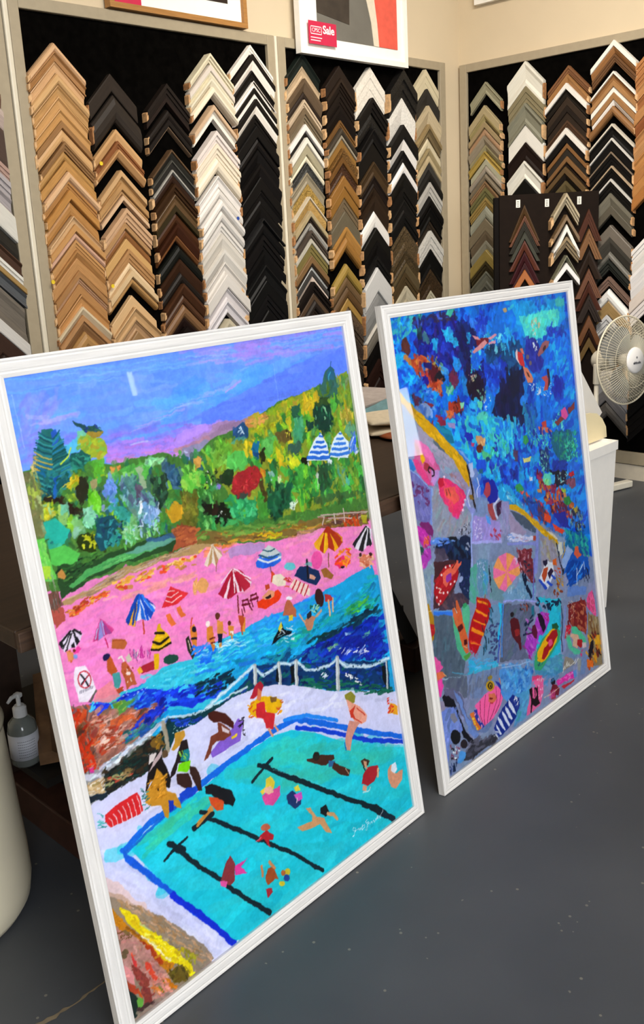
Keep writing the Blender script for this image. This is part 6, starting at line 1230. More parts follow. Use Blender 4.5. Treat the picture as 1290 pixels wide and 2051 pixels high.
('p', 'f0ece0', '326 647 325 644 322 642 320 642 317 644 316 647 316 650 317 653 319 654 322 654 325 653 326 650', 0.5, 1, 0.03),
('s', '6a2018', '321 617 332 616', 3.1, 0.6, 1),
('s', '6a2018', '321 608 330 607', 3.1, 0.6, 1),
('p', '5a3020', '354 653 352 650 349 648 346 648 344 650 342 653 342 657 344 660 347 662 350 662 352 660 354 657', 0.5, 1, 0.03),
('p', 'd8944a', '346 648 353 645 355 619 345 590 339 592 340 624', 0.5, 1, 0.03),
('p', '1a1a30', '340 621 353 617 349 600 339 602', 0.5, 1, 0.03),
('s', 'd8944a', '354 622 362 613', 2.8, 0.6, 1),
('p', '5a2a1c', '379 630 378 627 376 626 374 626 371 628 370 630 370 633 371 635 373 636 376 636 378 635 379 632', 0.5, 1, 0.03),
('p', 'f0ece8', '372 616 381 613 379 605 372 609', 0.4, 1, 0.03),
('s', 'c88a50', '374 609 375 595', 3.5, 0.6, 1),
('p', 'b8502c', '400 639 413 634 415 624 405 614 405 598 401 597 401 616', 0.6, 1, 0.03),
('c', 'e8f8fa b8ecf4', '324 607 387 594 394 585 329 590', 18, 8.5, 2.1, -8, 20, 0.8, 174),
('p', 'e8dcc8', '366 797 338 764 346 757', 0.5, 1, 0.03),
('p', 'b8986a', '366 797 346 757 357 762', 0.5, 1, 0.03),
('p', 'ece4d4', '366 797 357 762 365 753', 0.5, 1, 0.03),
('p', 'b8906a', '366 797 365 753 375 763', 0.5, 1, 0.03),
('p', 'e8dcc8', '366 797 375 763 387 769', 0.5, 1, 0.03),
('p', 'c0a080', '366 797 387 769 386 779', 0.5, 1, 0.03),
('s', '9a6a4a', '367 759 365 740', 1.7, 0.6, 1),
('p', 'dda868', '339 720 335 713 329 709 321 710 315 714 311 721 311 729 314 735 321 739 328 739 335 735 339 728', 1, 1, 0.03),
('s', 'f2f6fa', '619 35 624 35 633 48 626 54 622 49 630 42 639 43', 1.2, 0.25, 1),
('s', 'f2f6fa', '639 40 643 43 645 37 649 42 650 36', 1.2, 0.25, 1),
('s', 'f2f6fa', '650 37 657 45 652 33 662 35 663 42 656 41', 1.2, 0.25, 1),
('s', 'f2f6fa', '675 48 668 47 670 41 677 42 668 25 663 27 673 37 681 37', 1.2, 0.25, 1),
('s', 'f2f6fa', '680 33 687 37 688 31 694 37 696 30 703 36 703 31', 1.3, 0.25, 1),
('s', 'f2f6fa', '703 32 711 41 708 31 715 37 717 28 721 36 731 41 730 44', 1.3, 0.25, 1),
('s', 'e8f0ff', '11 1151 14 1093 15 1059', 1.4, 0.3, 0.4)]
OPS2=[('p', '1a5fd0', '-135 1235 1039 1234 966 -174 -59 -53', 0, 1, 0.03),
('p', '1478d8', '-21 1191 842 1186 866 692 892 330 708 367 254 733 -5 999', 1, 1, 0.03),
('c', '0a6fe8 0f58d8 0a86f0 129af0 1048c0 08a0f0', '-24 1180 842 1186 827 333 279 741 -5 999', 300, 70.3, 22.8, 35, 50, 0.8, 1),
('c', '2fa0d8 48c0c8 50c8b0 1f80d8 1a60c8', '3 1179 106 1176 102 1138 60 1129 7 1095 -2 1118', 70, 16.8, 8.4, 39, 40, 0.85, 2),
('c', '1a60d8 1f88e8 25b0f0 1a50c8 30c8f0', '4 1131 49 1094 89 1039 109 989 54 1009 -3 1029', 70, 19.8, 10.2, -57, 30, 0.85, 3),
('p', '28b8e8', '32 1078 30 1069 24 1063 15 1060 7 1063 0 1070 -3 1078 -2 1087 4 1094 13 1096 22 1093 29 1087', 0.5, 1, 0.03),
('p', '3a2f58', '95 1175 273 1175 268 1149 164 1145 104 1147 86 1165', 2, 1, 0.03),
('c', '2a2a6a 4a3a50 1f3a8f 3a5fc0', '95 1175 273 1173 243 1144 111 1146', 40, 17.8, 7.1, -1, 20, 0.85, 4),
('p', '4ac8a0', '104 1181 133 1181 123 1165 110 1174', 1.5, 1, 0.03),
('p', '48c0a8', '222 1179 270 1180 246 1161 224 1172', 1.5, 1, 0.03),
('p', '1a2a9a', '128 1154 309 1150 350 1097 311 1033 218 1021 150 1077 106 1119', 2.5, 1, 0.03),
('c', '1a2890 1f3ab0 221a78 2a48c8 141c60 3a2a88', '66 1142 309 1148 336 1030 218 1021 100 1092', 120, 21.2, 12.1, -69, 40, 0.85, 5),
('p', '1f2fa8', '134 1091 130 1085 123 1082 113 1082 104 1084 99 1089 97 1095 101 1100 108 1104 118 1104 127 1102 133 1097', 0.5, 1, 0.03),
('p', '1c1c98', '155 1091 152 1086 146 1083 140 1082 134 1084 130 1088 129 1094 132 1098 137 1101 144 1102 150 1100 154 1096', 0.5, 1, 0.03),
('p', '2058d0', '98 1127 94 1121 88 1117 79 1116 72 1119 67 1124 66 1130 70 1136 76 1140 84 1141 92 1139 97 1133', 0.5, 1, 0.03),
('p', '1a40c0', '171 1135 168 1129 161 1125 152 1125 144 1127 139 1132 138 1139 142 1145 149 1148 157 1149 165 1147 170 1142', 0.5, 1, 0.03),
('p', '223a3c', '104 1147 127 1149 120 1118 102 1117', 1.5, 0.8, 0.03),
('p', '4f8f8f', '132 1139 144 1120 157 1109 137 1104 122 1127', 1.5, 0.8, 0.03),
('p', '30b8e8', '201 1137 238 1123 274 1100 276 1086 255 1083 218 1104 209 1117', 1.5, 1, 0.03),
('p', '18307a', '246 1123 263 1126 259 1107 247 1108', 1, 1, 0.03),
('p', '28b0e8', '150 1114 170 1117 178 1097 171 1084 153 1091', 1.5, 1, 0.03),
('p', '4aa8e8', '175 1048 212 1031 205 1018 179 1029', 1.5, 1, 0.03),
('p', '2a9ae8', '238 1061 265 1053 268 1029 245 1017 230 1043', 1.5, 1, 0.03),
('p', '22c0f0', '306 1133 327 1134 331 1111 317 1083 305 1085 314 1111', 1.2, 1, 0.03),
('p', '14307a', '267 1147 333 1143 349 1092 328 1031 373 995 363 926 306 947 279 1000 267 1063', 2.5, 1, 0.03),
('c', '1a1a58 141c70 1a2a88 101850', '262 1121 353 1111 375 987 366 938 299 973', 60, 28.9, 14.2, -76, 25, 0.85, 6),
('p', '2048c8', '348 1151 408 1150 400 1106 353 1111', 2, 1, 0.03),
('c', '2a58d8 1a40c0 3a88e8', '311 1157 411 1165 399 1102 353 1111', 30, 19.4, 9.7, -54, 40, 0.85, 7),
('p', '5a3030', '42 1126 53 1130 65 1115 67 1090 55 1084 36 1100 34 1114', 1, 1, 0.03),
('p', '6a3a34', '44 1122 57 1116 60 1093 46 1094', 1, 0.8, 0.03),
('p', 'c8884a', '33 1094 61 1081 81 1070 91 1048 77 1050 39 1079', 1.5, 1, 0.03),
('p', 'b8502c', '64 1076 90 1075 109 1059 101 1042 89 1039 71 1059', 1.5, 1, 0.03),
('p', 'e06a3a', '102 1083 127 1075 132 1061 109 1059 93 1073', 1.5, 1, 0.03),
('c', 'b84a3a c8702c d89040 8a2a2c e07a4a c04030 6a2040', '66 1087 142 1073 187 1025 166 962 133 991 87 1027', 90, 13.0, 7.7, -57, 40, 0.9, 8),
('p', '5a1a2a', '131 1056 167 1047 171 1008 143 1005 125 1029', 2, 1, 0.03),
('p', '181828', '165 1033 190 1025 190 1006 174 1003 157 1015', 1.5, 1, 0.03),
('p', '2a2098', '95 1031 124 1025 121 1006 102 1009', 1.5, 1, 0.03),
('p', '1f1f70', '113 1061 146 1057 143 1041 113 1045', 1.5, 1, 0.03),
('c', 'c84a2c d8602c e07a50 b03a24', '125 1010 182 1002 169 980 133 991', 24, 11.9, 7.2, -57, 40, 0.9, 9),
('c', 'a8a04a 6a8a4a c8b858', '143 1080 172 1070 191 1029 165 1035 147 1059', 34, 3.0, 3.0, -7, 90, 1, 10),
('p', '6a3050', '209 1020 232 1031 249 1014 248 990 225 977 209 998', 1.2, 1, 0.03),
('p', '802a48', '218 1021 241 1018 240 994 217 999', 1, 0.6, 0.03),
('p', '1f80c8', '255 1006 312 993 307 949 270 955', 2, 1, 0.03),
('c', 'a8b878 c8a87a 8fb890', '289 1009 331 1003 324 972 284 983', 26, 3.8, 2.9, -55, 60, 1, 11),
('p', '2aa890', '191 987 222 984 218 966 191 967', 2, 1, 0.03),
('p', '7fc8a8', '194 986 217 978 206 965 188 973', 1.5, 1, 0.03),
('p', '1f6fd8', '55 1014 107 1015 129 975 176 936 176 917 128 930 97 963 57 990', 2, 1, 0.03),
('c', '1a58d0 2a80e0 1fa8d8 1a3ac8 6aa8e8', '59 1015 113 1007 183 930 172 915 103 958', 50, 17.7, 8.9, -41, 25, 0.85, 12),
('p', '5a2a48', '57 990 84 977 73 956 52 964', 1.5, 1, 0.03),
('p', '8a2a3a', '83 973 133 953 123 945 89 962', 1.2, 1, 0.03),
('p', '8fb8f0', '78 966 104 962 122 940 123 917 104 927 86 947', 1.5, 1, 0.03),
('p', 'a8304a', '128 928 175 912 179 893 147 908', 1.2, 1, 0.03),
('p', '902a40', '93 927 122 903 124 893 100 907', 1.2, 1, 0.03),
('p', '1f8fa8', '131 908 174 886 185 862 155 871 132 894', 1.5, 1, 0.03),
('p', '5fc8e8', '154 907 173 899 166 888 149 898', 1.2, 1, 0.03),
('p', 'b84030', '195 950 227 947 246 920 220 914 190 924', 1.5, 1, 0.03),
('c', '3a1010 4a1a18 8a3020', '203 949 257 933 248 910 206 926', 26, 9.3, 5.6, -9, 90, 0.9, 13),
('p', 'e0784a', '179 931 221 917 216 896 186 906', 1.5, 1, 0.03),
('p', '8fe0b0', '242 940 263 939 255 923 243 925', 1, 1, 0.03),
('p', 'a8a0c8', '180 897 212 894 209 878 189 881', 1.2, 1, 0.03),
('p', '2fc0e8', '207 888 278 910 353 877 342 823 203 849', 2, 1, 0.03),
('c', '28b0f0 40d0e8 1f70e0 5fd8d0 1a50d0', '195 909 359 906 342 823 207 849', 90, 15.9, 10.8, -56, 50, 0.85, 14),
('p', '6adcb8', '318 900 353 897 350 862 316 868', 1.5, 1, 0.03),
('p', '6ad8b0', '322 930 343 926 337 905 324 907', 1.2, 1, 0.03),
('c', 'c8f0f8', '330 936 364 931 356 914 331 921', 8, 4.6, 3.9, -9, 90, 1, 15),
('p', '18a8e8', '489 1178 642 1174 743 1168 824 1167 818 1107 780 1083 728 1094 701 1064 641 1070 572 1073 560 1110 532 1160', 2, 1, 0.03),
('c', '30c0f0 20a8e8 48d0e0 1a90e0', '498 1178 819 1168 817 1129 673 1078 556 1090', 70, 25.6, 12.4, 18, 40, 0.8, 16),
('p', '5fe8e0', '564 1131 633 1130 716 1138 780 1135 785 1110 770 1089 748 1083 728 1094 702 1093 701 1064 670 1062 649 1059 590 1065 578 1103', 1.5, 0.9, 0.03),
('c', '68ecd8 58e0e8 70e8c8', '583 1129 784 1132 770 1089 621 1072', 40, 25.9, 12.6, 11, 30, 0.8, 17),
('p', '58c8b8', '764 1167 824 1165 824 1140 771 1144', 2, 0.8, 0.03),
('c', '2a80d8 3aa0e0 1f60d0', '657 1178 724 1175 713 1149 657 1151', 20, 14.7, 11.0, -50, 40, 0.8, 18),
('p', '1f50c8', '706 1085 728 1094 757 1074 800 1075 828 1050 812 1024 772 1045 712 1063', 2, 1, 0.03),
('c', '1f40b8 2a68d8 1a58c8', '706 1088 809 1063 794 1043 712 1063', 24, 15.2, 9.9, -23, 60, 0.8, 19),
('p', '0a80f0', '699 1053 818 1051 828 937 817 853 705 843 619 912 673 972', 2, 1, 0.03),
('c', '0878f0 10a0f8 20b8ff 0a60e0 30c8f8', '711 1057 816 1046 817 853 680 853 642 922 696 983', 110, 22.8, 12.9, 33, 40, 0.8, 20),
('p', '1a4ac0', '704 893 769 917 759 868 715 864', 2, 0.8, 0.03),
('c', '1a2fa8 1a40b8', '713 936 772 934 752 864 705 871', 12, 23.0, 16.8, -73, 20, 0.85, 21),
('p', '105080', '385 1068 552 1070 571 1020 535 988 470 992 386 1028', 2.5, 0.85, 0.03),
('c', '0f4a80 145a90 1a68a8 0c3a68', '385 1068 551 1064 535 988 394 1022', 50, 27.2, 13.6, 10, 40, 0.8, 22),
('p', '1a50d0', '373 1030 402 1021 430 977 424 949 382 963 366 996', 2, 1, 0.03),
('p', '1a40b0', '452 1020 483 1010 470 971 437 945 429 972', 2, 1, 0.03),
('c', '1a58d8 1a3ab8 2a70e0', '373 1030 484 1015 450 943 379 948', 30, 26.8, 12.1, -61, 20, 0.8, 23),
('p', '0c2050', '492 988 549 986 543 929 570 866 542 828 495 836 434 863 376 888 423 942 471 953', 2.5, 1, 0.03),
('c', '0a1840 101c58 0e2a68 181848', '479 990 553 980 536 845 392 883', 60, 31.2, 15.3, -75, 20, 0.85, 24),
('p', '101c40', '488 989 540 985 528 926 491 911 481 933', 1.5, 1, 0.03),
('p', '1c1230', '292 1035 330 1011 360 986 357 927 298 936 278 964', 2, 1, 0.03),
('p', '2a9ad0', '309 1116 328 1107 315 1084 303 1088', 1.5, 1, 0.03),
('c', '1a1a50 221a4a', '296 1054 322 1056 312 1006 285 1000', 12, 19.1, 12.7, -76, 20, 0.85, 25),
('c', '30b0f0 28a0e8 40c8f0', '270 926 323 935 373 873 363 824 254 845', 50, 16.2, 11.0, -56, 40, 0.85, 26),
('p', '6adcb8', '318 930 340 929 340 909 323 910', 1.2, 1, 0.03),
('p', '5fd0c0', '312 901 351 897 365 880 343 858 315 873', 1.5, 1, 0.03),
('p', '1f6fe0', '324 1066 380 1064 370 1035 339 1014 313 1013 305 1034', 2, 1, 0.03),
('c', '2a90e8 4ac8e8 58d8c0 1a70d8', '316 1067 379 1059 355 1007 304 1009', 46, 5.2, 3.9, -43, 50, 0.9, 27),
('p', '2a90f0', '558 893 552 886 543 883 533 883 526 887 523 894 525 902 531 908 540 912 549 912 557 908 560 901', 0.5, 1, 0.03),
('p', '1a60b8', '534 883 583 883 604 860 588 809 550 816 546 848', 2, 1, 0.03),
('c', '1f70c8 2a90b8 1a48a0', '535 888 607 876 592 803 550 816', 30, 21.7, 9.4, -83, 20, 0.85, 28),
('c', '20a8e0 38c0e8 1a78d8 60d8e0', '380 867 508 850 515 790 370 818', 70, 20.6, 8.9, -84, 25, 0.85, 29),
('c', '5fe0f0 40c8f0 8fe8f8', '384 1108 491 1097 481 1047 382 1054', 50, 4.7, 4.0, -6, 90, 1, 30),
('c', '40c8f0 30b0f0', '479 1129 539 1102 512 1017 467 1023', 16, 17.2, 9.6, -83, 20, 0.8, 31),
('c', 'e8ffff a8f0f8 ffffff', '566 944 705 924 686 882 598 907', 52, 5.9, 2.9, -42, 40, 1, 32),
('c', '6ad8d0 58c0b8', '521 821 648 798 642 769 534 789', 46, 5.1, 3.3, -54, 50, 1, 33),
('c', '58d8c8 7fe8d8', '688 838 761 826 740 776 680 798', 26, 6.1, 4.6, -10, 90, 1, 34),
('c', 'c8e8e0 d8c8a0', '625 1117 670 1113 650 1064 616 1073', 26, 5.1, 3.6, -6, 90, 1, 35),
('c', 'd8f0ff', '354 937 384 932 368 895 347 903', 12, 4.0, 4.0, -9, 90, 1, 36),
('c', '8fb88f 5f9a8a', '325 964 372 957 358 932 324 937', 16, 3.9, 3.3, -9, 90, 1, 37),
('c', 'd8a8a8 8ab0a0 d8c8a0', '295 1008 333 1003 319 977 290 982', 18, 4.5, 3.8, -8, 90, 1, 38),
('d', '-1 1182 832 1184 866 692 717 412 383 662 240 776 -23 1001', 1300, 14, 8, 70, 40, 0.16, 39),
('d', '-1 1182 464 1187 362 681 240 776 -23 1001', 450, 7, 5, 0, 90, 0.35, 40),
('p', '782030', '346 1090 373 1096 407 1088 400 1074 369 1073 348 1077', 1, 1, 0.03),
('p', 'e8a0a8', '330 1104 357 1100 368 1090 342 1093', 0.8, 1, 0.03),
('p', 'e8a0b0', '403 1089 441 1100 446 1094 410 1083', 0.8, 1, 0.03),
('p', 'e8a8b8', '400 1076 437 1082 435 1072 404 1071', 0.8, 1, 0.03),
('p', 'e8a0a0', '323 1061 352 1075 385 1088 396 1077 372 1067 331 1056', 0.8, 1, 0.03),
('p', '2a3aa8', '590 1065 630 1066 646 1043 645 1016 672 997 663 976 610 964 584 987 569 1012', 1, 1, 0.03),
('c', '1f2f98 3a48b8 2f2a88', '590 1065 649 1059 663 976 602 979', 24, 18.2, 12.4, -74, 30, 0.8, 41),
('p', '7a6a78', '596 1016 594 1012 591 1010 586 1010 582 1011 579 1014 579 1018 581 1021 584 1023 589 1023 593 1022 596 1019', 0.5, 1, 0.03),
('p', '7a6a70', '606 996 605 993 601 991 597 990 594 992 591 994 591 998 592 1001 596 1003 600 1003 604 1002 606 999', 0.5, 1, 0.03),
('c', 'e8f4ff', '614 1063 648 1056 636 1023 613 1031', 8, 5.1, 5.1, -7, 90, 1, 42),
('p', 'a86a70', '640 1017 672 1045 694 1052 714 1046 706 1033 660 1012 644 1010', 0.8, 1, 0.03),
('p', '4a2a30', '688 1027 684 1024 679 1022 674 1022 672 1024 672 1028 675 1031 680 1035 685 1037 689 1037 691 1035 691 1031', 0.5, 1, 0.03),
('p', 'f0e0e0', '526 1036 537 1045 553 1001 561 992 543 1000 527 1018', 0.6, 1, 0.03),
('p', 'd83a40', '538 1037 563 1029 568 1005 565 989 547 997 536 1017', 0.8, 1, 0.03),
('p', 'e0806a', '551 1043 566 1044 572 1025 558 1030', 0.8, 1, 0.03),
('p', 'e89070', '556 993 579 985 607 951 595 940 575 943 561 971', 0.8, 1, 0.03),
('p', '5a2a20', '570 978 581 971 590 956 579 961', 0.6, 1, 0.03),
('p', 'c85a58', '647 948 679 952 686 935 676 909 655 909 665 932', 0.8, 1, 0.03),
('p', '3a2038', '682 968 695 966 695 928 676 909 685 940', 0.8, 1, 0.03),
('p', '8a4040', '697 806 733 819 752 807 711 795', 1, 1, 0.03),
('p', 'e85fa8', '736 838 765 842 776 815 757 804 737 816', 1, 1, 0.03),
('p', '8a3a3a', '774 832 822 850 818 830 782 816', 1, 1, 0.03),
('p', 'c84a40', '621 819 648 823 649 803 628 802', 0.8, 1, 0.03),
('p', 'e07a60', '594 813 649 801 677 784 666 781 636 789 624 780 616 793', 0.8, 1, 0.03),
('p', 'c8a870', '487 1161 504 1164 509 1151 492 1150', 1, 1, 0.03),
('p', '8a98b8', '-41 1004 11 984 127 864 246 748 269 672 404 643 720 427 1043 218 966 -174 -48 -100 -18 554', 1, 1, 0.03),
('c', '8a98b4 9a9ac0 7f8fae 8fa8c0 a0a0c8', '-7 987 235 750 689 420 867 205 823 -14 -5 3 -11 487', 240, 73.1, 40.2, 44, 40, 0.5, 43),
('p', '20a8e8', '137 913 423 863 390 696 344 706 277 755 243 788 177 848 147 889', 2, 1, 0.03),
('c', '28b8f0 1f80e0 40d0e0 58d8b8 1a50c8 30c0e8', '188 904 423 863 390 696 285 753 204 831', 220, 18.6, 13.6, -57, 50, 0.85, 44),
('p', '18789a', '135 904 163 895 195 861 198 840 176 846 151 874', 1.5, 1, 0.03),
('p', '1f8fb0', '127 903 190 874 195 861 152 876', 1.2, 1, 0.03),
('p', '902a48', '137 913 173 907 174 893 149 897', 1.2, 1, 0.03),
('p', 'a898c8', '179 897 209 891 210 877 184 884', 1.2, 1, 0.03),
('p', '1f30b0', '250 863 281 852 285 835 265 834 244 852', 2, 1, 0.03),
('p', 'd04a78', '272 830 288 825 281 814 270 819', 1, 1, 0.03),
('p', 'd8a070', '296 845 319 838 337 820 330 807 306 814 293 831', 1.5, 1, 0.03),
('p', '6a2a24', '321 801 316 796 309 794 301 795 294 798 291 804 292 810 297 815 304 817 312 816 319 813 322 807', 0.5, 1, 0.03),
('p', '281828', '357 838 373 830 365 812 354 819', 1.5, 1, 0.03),
('c', '1a1830 3a2a48 4858a0', '369 811 403 805 383 774 360 786', 20, 10.9, 4.5, 1, 20, 1, 45),
('p', '58c890', '312 801 358 777 357 752 326 769 312 784', 2, 1, 0.03),
('p', '184a80', '347 768 345 765 341 763 336 763 331 765 328 768 327 772 329 775 334 777 339 777 343 775 346 772', 0.5, 1, 0.03),
('p', '1a58d8', '283 782 323 772 326 744 299 736 277 755', 2, 1, 0.03),
('p', '2a6880', '289 752 309 748 307 736 291 740', 1, 1, 0.03),
('p', 'd84a48', '374 749 399 744 395 722 378 726', 1, 1, 0.03),
('p', '3a80d8', '203 825 222 821 258 780 245 776 209 816', 1, 1, 0.03),
('p', '8fb8f0', '210 821 229 815 258 780 252 779', 0.8, 0.8, 0.03),
('p', '1828a0', '304 720 345 711 370 685 359 653 331 644 310 664 302 691', 1.5, 1, 0.03),
('p', 'b84858', '314 708 327 710 336 688 328 672 310 667 301 684', 1, 1, 0.03),
('p', 'a84a50', '311 652 336 648 335 621 344 599 327 601 311 630', 1, 1, 0.03),
('p', 'd8a818', '-1 1006 10 1005 27 982 51 959 90 930 129 894 157 858 130 863 84 900 46 935 17 969 -3 993', 1, 1, 0.03),
('c', 'e8bc28 c89a10 e0b020', '-1 1006 51 959 157 858 130 863 46 935', 40, 17.4, 5.2, -42, 12, 0.8, 46),
('p', 'd8a818', '49 928 91 921 132 887 176 846 209 816 238 782 244 752 241 715 231 726 200 771 183 801 125 856 81 894', 1, 1, 0.03),
('c', 'e8bc28 c89a10 b8981c e0b020', '53 928 91 921 176 846 238 782 240 729 183 801 81 894', 50, 17.4, 5.8, -47, 12, 0.8, 47),
('p', 'b0a8c0', '57 914 81 894 125 854 182 798 200 771 161 770 133 785 117 816 94 846 54 883', 1.5, 0.9, 0.03),
('c', 'a8a8c0 9a98b0 b8b0c8 8fa8b8', '59 909 124 852 193 773 139 775 93 844', 50, 17.2, 6.9, -48, 15, 0.7, 48),
('p', '5a6a78', '109 866 125 856 154 832 157 825 136 836 117 851', 1, 1, 0.03),
('p', 'a898b8', '135 794 169 771 209 757 240 712 223 709 174 758 139 775', 1.5, 0.8, 0.03),
('c', 'a8787a c0a8b8 8fa8c8', '115 808 230 722 220 712 139 775', 30, 17.7, 4.1, -43, 15, 0.6, 49),
('p', '8fb0c8', '143 793 177 772 168 766 143 776', 1.2, 0.8, 0.03),
('p', 'd86aa0', '43 881 59 873 106 833 115 808 117 780 92 749 76 757 53 789 27 822 30 834', 1, 1, 0.03),
('p', 'f080c0', '53 877 69 869 100 841 111 811 99 802 70 840', 1, 1, 0.03),
('p', 'c8a8e8', '91 795 119 789 119 770 96 748 84 764', 1.5, 0.8, 0.03),
('p', 'e84a8f', '23 836 40 830 68 790 83 757 72 758 34 800', 1, 0.9, 0.03),
('p', 'e8b81a', '54 845 67 840 74 823 58 815 54 827', 0.8, 1, 0.03),
('p', 'a84a4a', '38 873 51 866 54 845 45 836 38 855', 1, 1, 0.03),
('p', 'a83a48', '63 819 83 812 91 795 72 794 58 806', 0.8, 1, 0.03),
('s', '241424', '85 803 78 795 82 787', 4.5, 0.6, 1),
('s', '241424', '88 800 101 790 100 779 91 777', 4.5, 0.6, 1),
('p', 'e83a78', '118 766 137 764 165 751 212 712 221 695 187 646 174 645 141 672 118 710 109 740', 1, 1, 0.03),
('c', 'e84a80 f05a6a d83a98 f0508a', '120 758 171 745 217 698 183 647 125 704', 40, 17.7, 6.5, -58, 20, 0.7, 50),
('p', 'c02040', '116 766 137 764 133 744 117 743 112 755', 1, 1, 0.03),
('p', 'e87a4a', '132 739 176 729 192 692 167 684 135 716', 1.5, 0.6, 0.03),
('s', '4a2a28', '139 731 142 716', 2.0, 0.6, 1),
('s', '4a2a28', '149 731 155 711', 2.1, 0.6, 1),
('s', 'd84a9a', '140 667 175 647', 4.1, 0.8, 1),
('p', 'f4d8ec', '144 765 143 763 141 762 138 762 136 763 135 765 134 767 135 768 137 769 140 769 142 768 143 767', 0.5, 1, 0.03),
('p', 'f4d8ec', '113 737 112 735 110 734 108 734 106 735 104 737 104 739 105 741 107 741 109 741 112 740 113 739', 0.5, 1, 0.03),
('p', 'f4d8ec', '113 727 112 726 110 725 108 725 106 726 104 728 104 730 105 731 107 732 109 732 112 731 113 729', 0.5, 1, 0.03),
('p', 'f4d8ec', '219 684 218 682 216 681 214 681 211 682 210 684 209 686 210 688 213 689 215 688 218 687 219 686', 0.5, 1, 0.03),
('p', 'f4d8ec', '211 674 210 672 208 671 206 671 203 672 202 674 201 676 202 678 205 678 207 678 210 677 211 676', 0.5, 1, 0.03),
('p', 'f4d8ec', '205 661 204 659 202 658 199 658 197 659 195 661 195 663 196 665 198 666 201 666 203 665 204 663', 0.5, 1, 0.03),
('p', 'f4d8ec', '190 647 189 645 187 644 184 644 182 645 180 647 180 649 181 651 183 652 186 651 188 650 190 649', 0.5, 1, 0.03),
('p', '9aa0b8', '89 749 110 744 111 712 141 670 174 640 210 664 237 638 212 592 135 605 71 625 63 659', 1.5, 1, 0.03),
('c', '98a0b0 a0a8b8 8f9aa8 8fb0b0 a89aa0', '88 745 111 712 166 642 218 662 221 599 71 625', 80, 20.6, 8.8, 47, 20, 0.6, 51),
('c', '3a3a48 c8c8d8', '165 618 224 632 226 580 176 594', 44, 3.6, 2.7, -15, 90, 1, 52),
('p', '7878b8', '-2 814 30 799 77 747 59 660 29 672 -2 694 -6 762', 1.5, 1, 0.03),
('c', '8080c0 7070b0 9090c8', '0 805 76 743 57 667 6 697', 50, 22.3, 7.2, -79, 15, 0.7, 53),
('c', '6a3068 7a4078', '5 782 69 745 66 711 18 721 3 755', 26, 9.4, 5.0, -41, 40, 0.9, 54),
('p', '2a80d0', '-5 844 20 834 32 807 21 805 -6 820', 1.2, 0.9, 0.03),
('s', '8fb0e8', '-6 820 29 797 77 748', 2.4, 0.6, 1),
('s', '7f98e0', '81 747 70 703 63 659', 5.1, 1, 1),
('s', 'a0c0f0', '84 744 74 698 66 654', 1.4, 0.6, 1),
('p', '802a70', '23 676 53 666 71 643 60 625 38 645 15 672', 1.5, 1, 0.03),
('p', 'c838b0', '4 670 33 658 56 624 52 607 24 610 2 643', 1.5, 1, 0.03),
('p', 'e0684a', '32 635 47 636 51 618 34 607 21 613', 1.2, 1, 0.03),
('p', 'b848b8', '12 604 48 603 47 580 17 557 -8 560', 1.5, 1, 0.03),
('p', '2f5a50', '4 618 24 612 16 591 1 603', 1.2, 1, 0.03),
('c', 'f06ad0 9a2a90 d85ac0', '7 667 55 622 36 560 -4 563', 30, 11.2, 3.4, -61, 20, 0.8, 55),
('p', '6a98e8', '55 620 77 621 142 603 175 589 139 587 87 595 57 610', 1, 1, 0.03),
('c', '3050b0 a8c8f8 202a48 5f8ae8', '59 621 171 590 139 587 73 601', 26, 14.6, 2.9, -12, 20, 0.9, 56),
('p', '202a48', '59 602 140 589 196 596 218 580 199 488 131 509 130 542 99 579 65 594', 1.5, 1, 0.03),
('c', '1a1c30 26386a 2a4868 141a28', '65 598 215 586 199 488 133 518', 50, 17.9, 9.0, -78, 25, 0.8, 57),
('p', '584858', '65 596 101 588 117 555 87 555 53 537', 1.5, 0.8, 0.03),
('p', '1f1f28', '121 611 158 603 163 590 134 600', 1, 1, 0.03),
('c', 'a8b0c8', '192 573 213 577 208 554 193 558', 6, 9.1, 5.5, -59, 30, 1, 58),
('p', '98a0e0', '229 717 239 708 223 685 237 658 265 651 273 673 266 699 292 703 279 657 257 633 231 645 216 672', 1, 0.85, 0.03),
('s', 'd0d8f0', '239 708 224 690 234 663', 4.3, 0.8, 1),
('s', 'd8dcf0', '277 731 285 709 270 698 270 679', 4.3, 0.8, 1),
('s', '1a1018', '242 772 248 732 251 703 251 674 259 645', 6.7, 0.8, 1),
('p', 'c0ccec', '249 775 265 776 269 742 261 736 250 741', 0.8, 1, 0.03),
('p', '8a6a28', '236 694 249 693 254 678 238 682', 1, 1, 0.03),
('p', '7f98c0', '262 681 315 668 305 623 237 636 258 657', 1.5, 0.8, 0.03),
('p', 'a898d8', '241 635 305 619 366 580 358 537 224 571', 1.5, 1, 0.03),
('c', 'b0a0e0 9a90d0 a89ad8 8f98d8', '240 633 308 615 361 577 353 538 228 573', 50, 19.0, 7.0, 61, 20, 0.6, 59),
('c', 'd8d0f0', '243 627 279 618 268 564 233 574', 30, 4.4, 3.4, -15, 90, 1, 60),
('p', '60a8f0', '297 626 313 617 317 593 301 602', 1, 1, 0.03),
('c', 'a83a58 c85068', '301 582 363 566 354 543 302 565', 10, 9.7, 6.4, -58, 40, 1, 61),
('s', 'a8b8f0', '238 643 223 588 207 496', 6.8, 1, 1),
('s', 'b8b8f0', '223 568 357 534', 7.4, 1, 1),
('s', 'd8dcf4', '382 660 344 644 338 635 349 603', 6.5, 0.8, 1),
('p', '401a40', '352 642 380 648 373 612 353 604', 1.2, 1, 0.03),
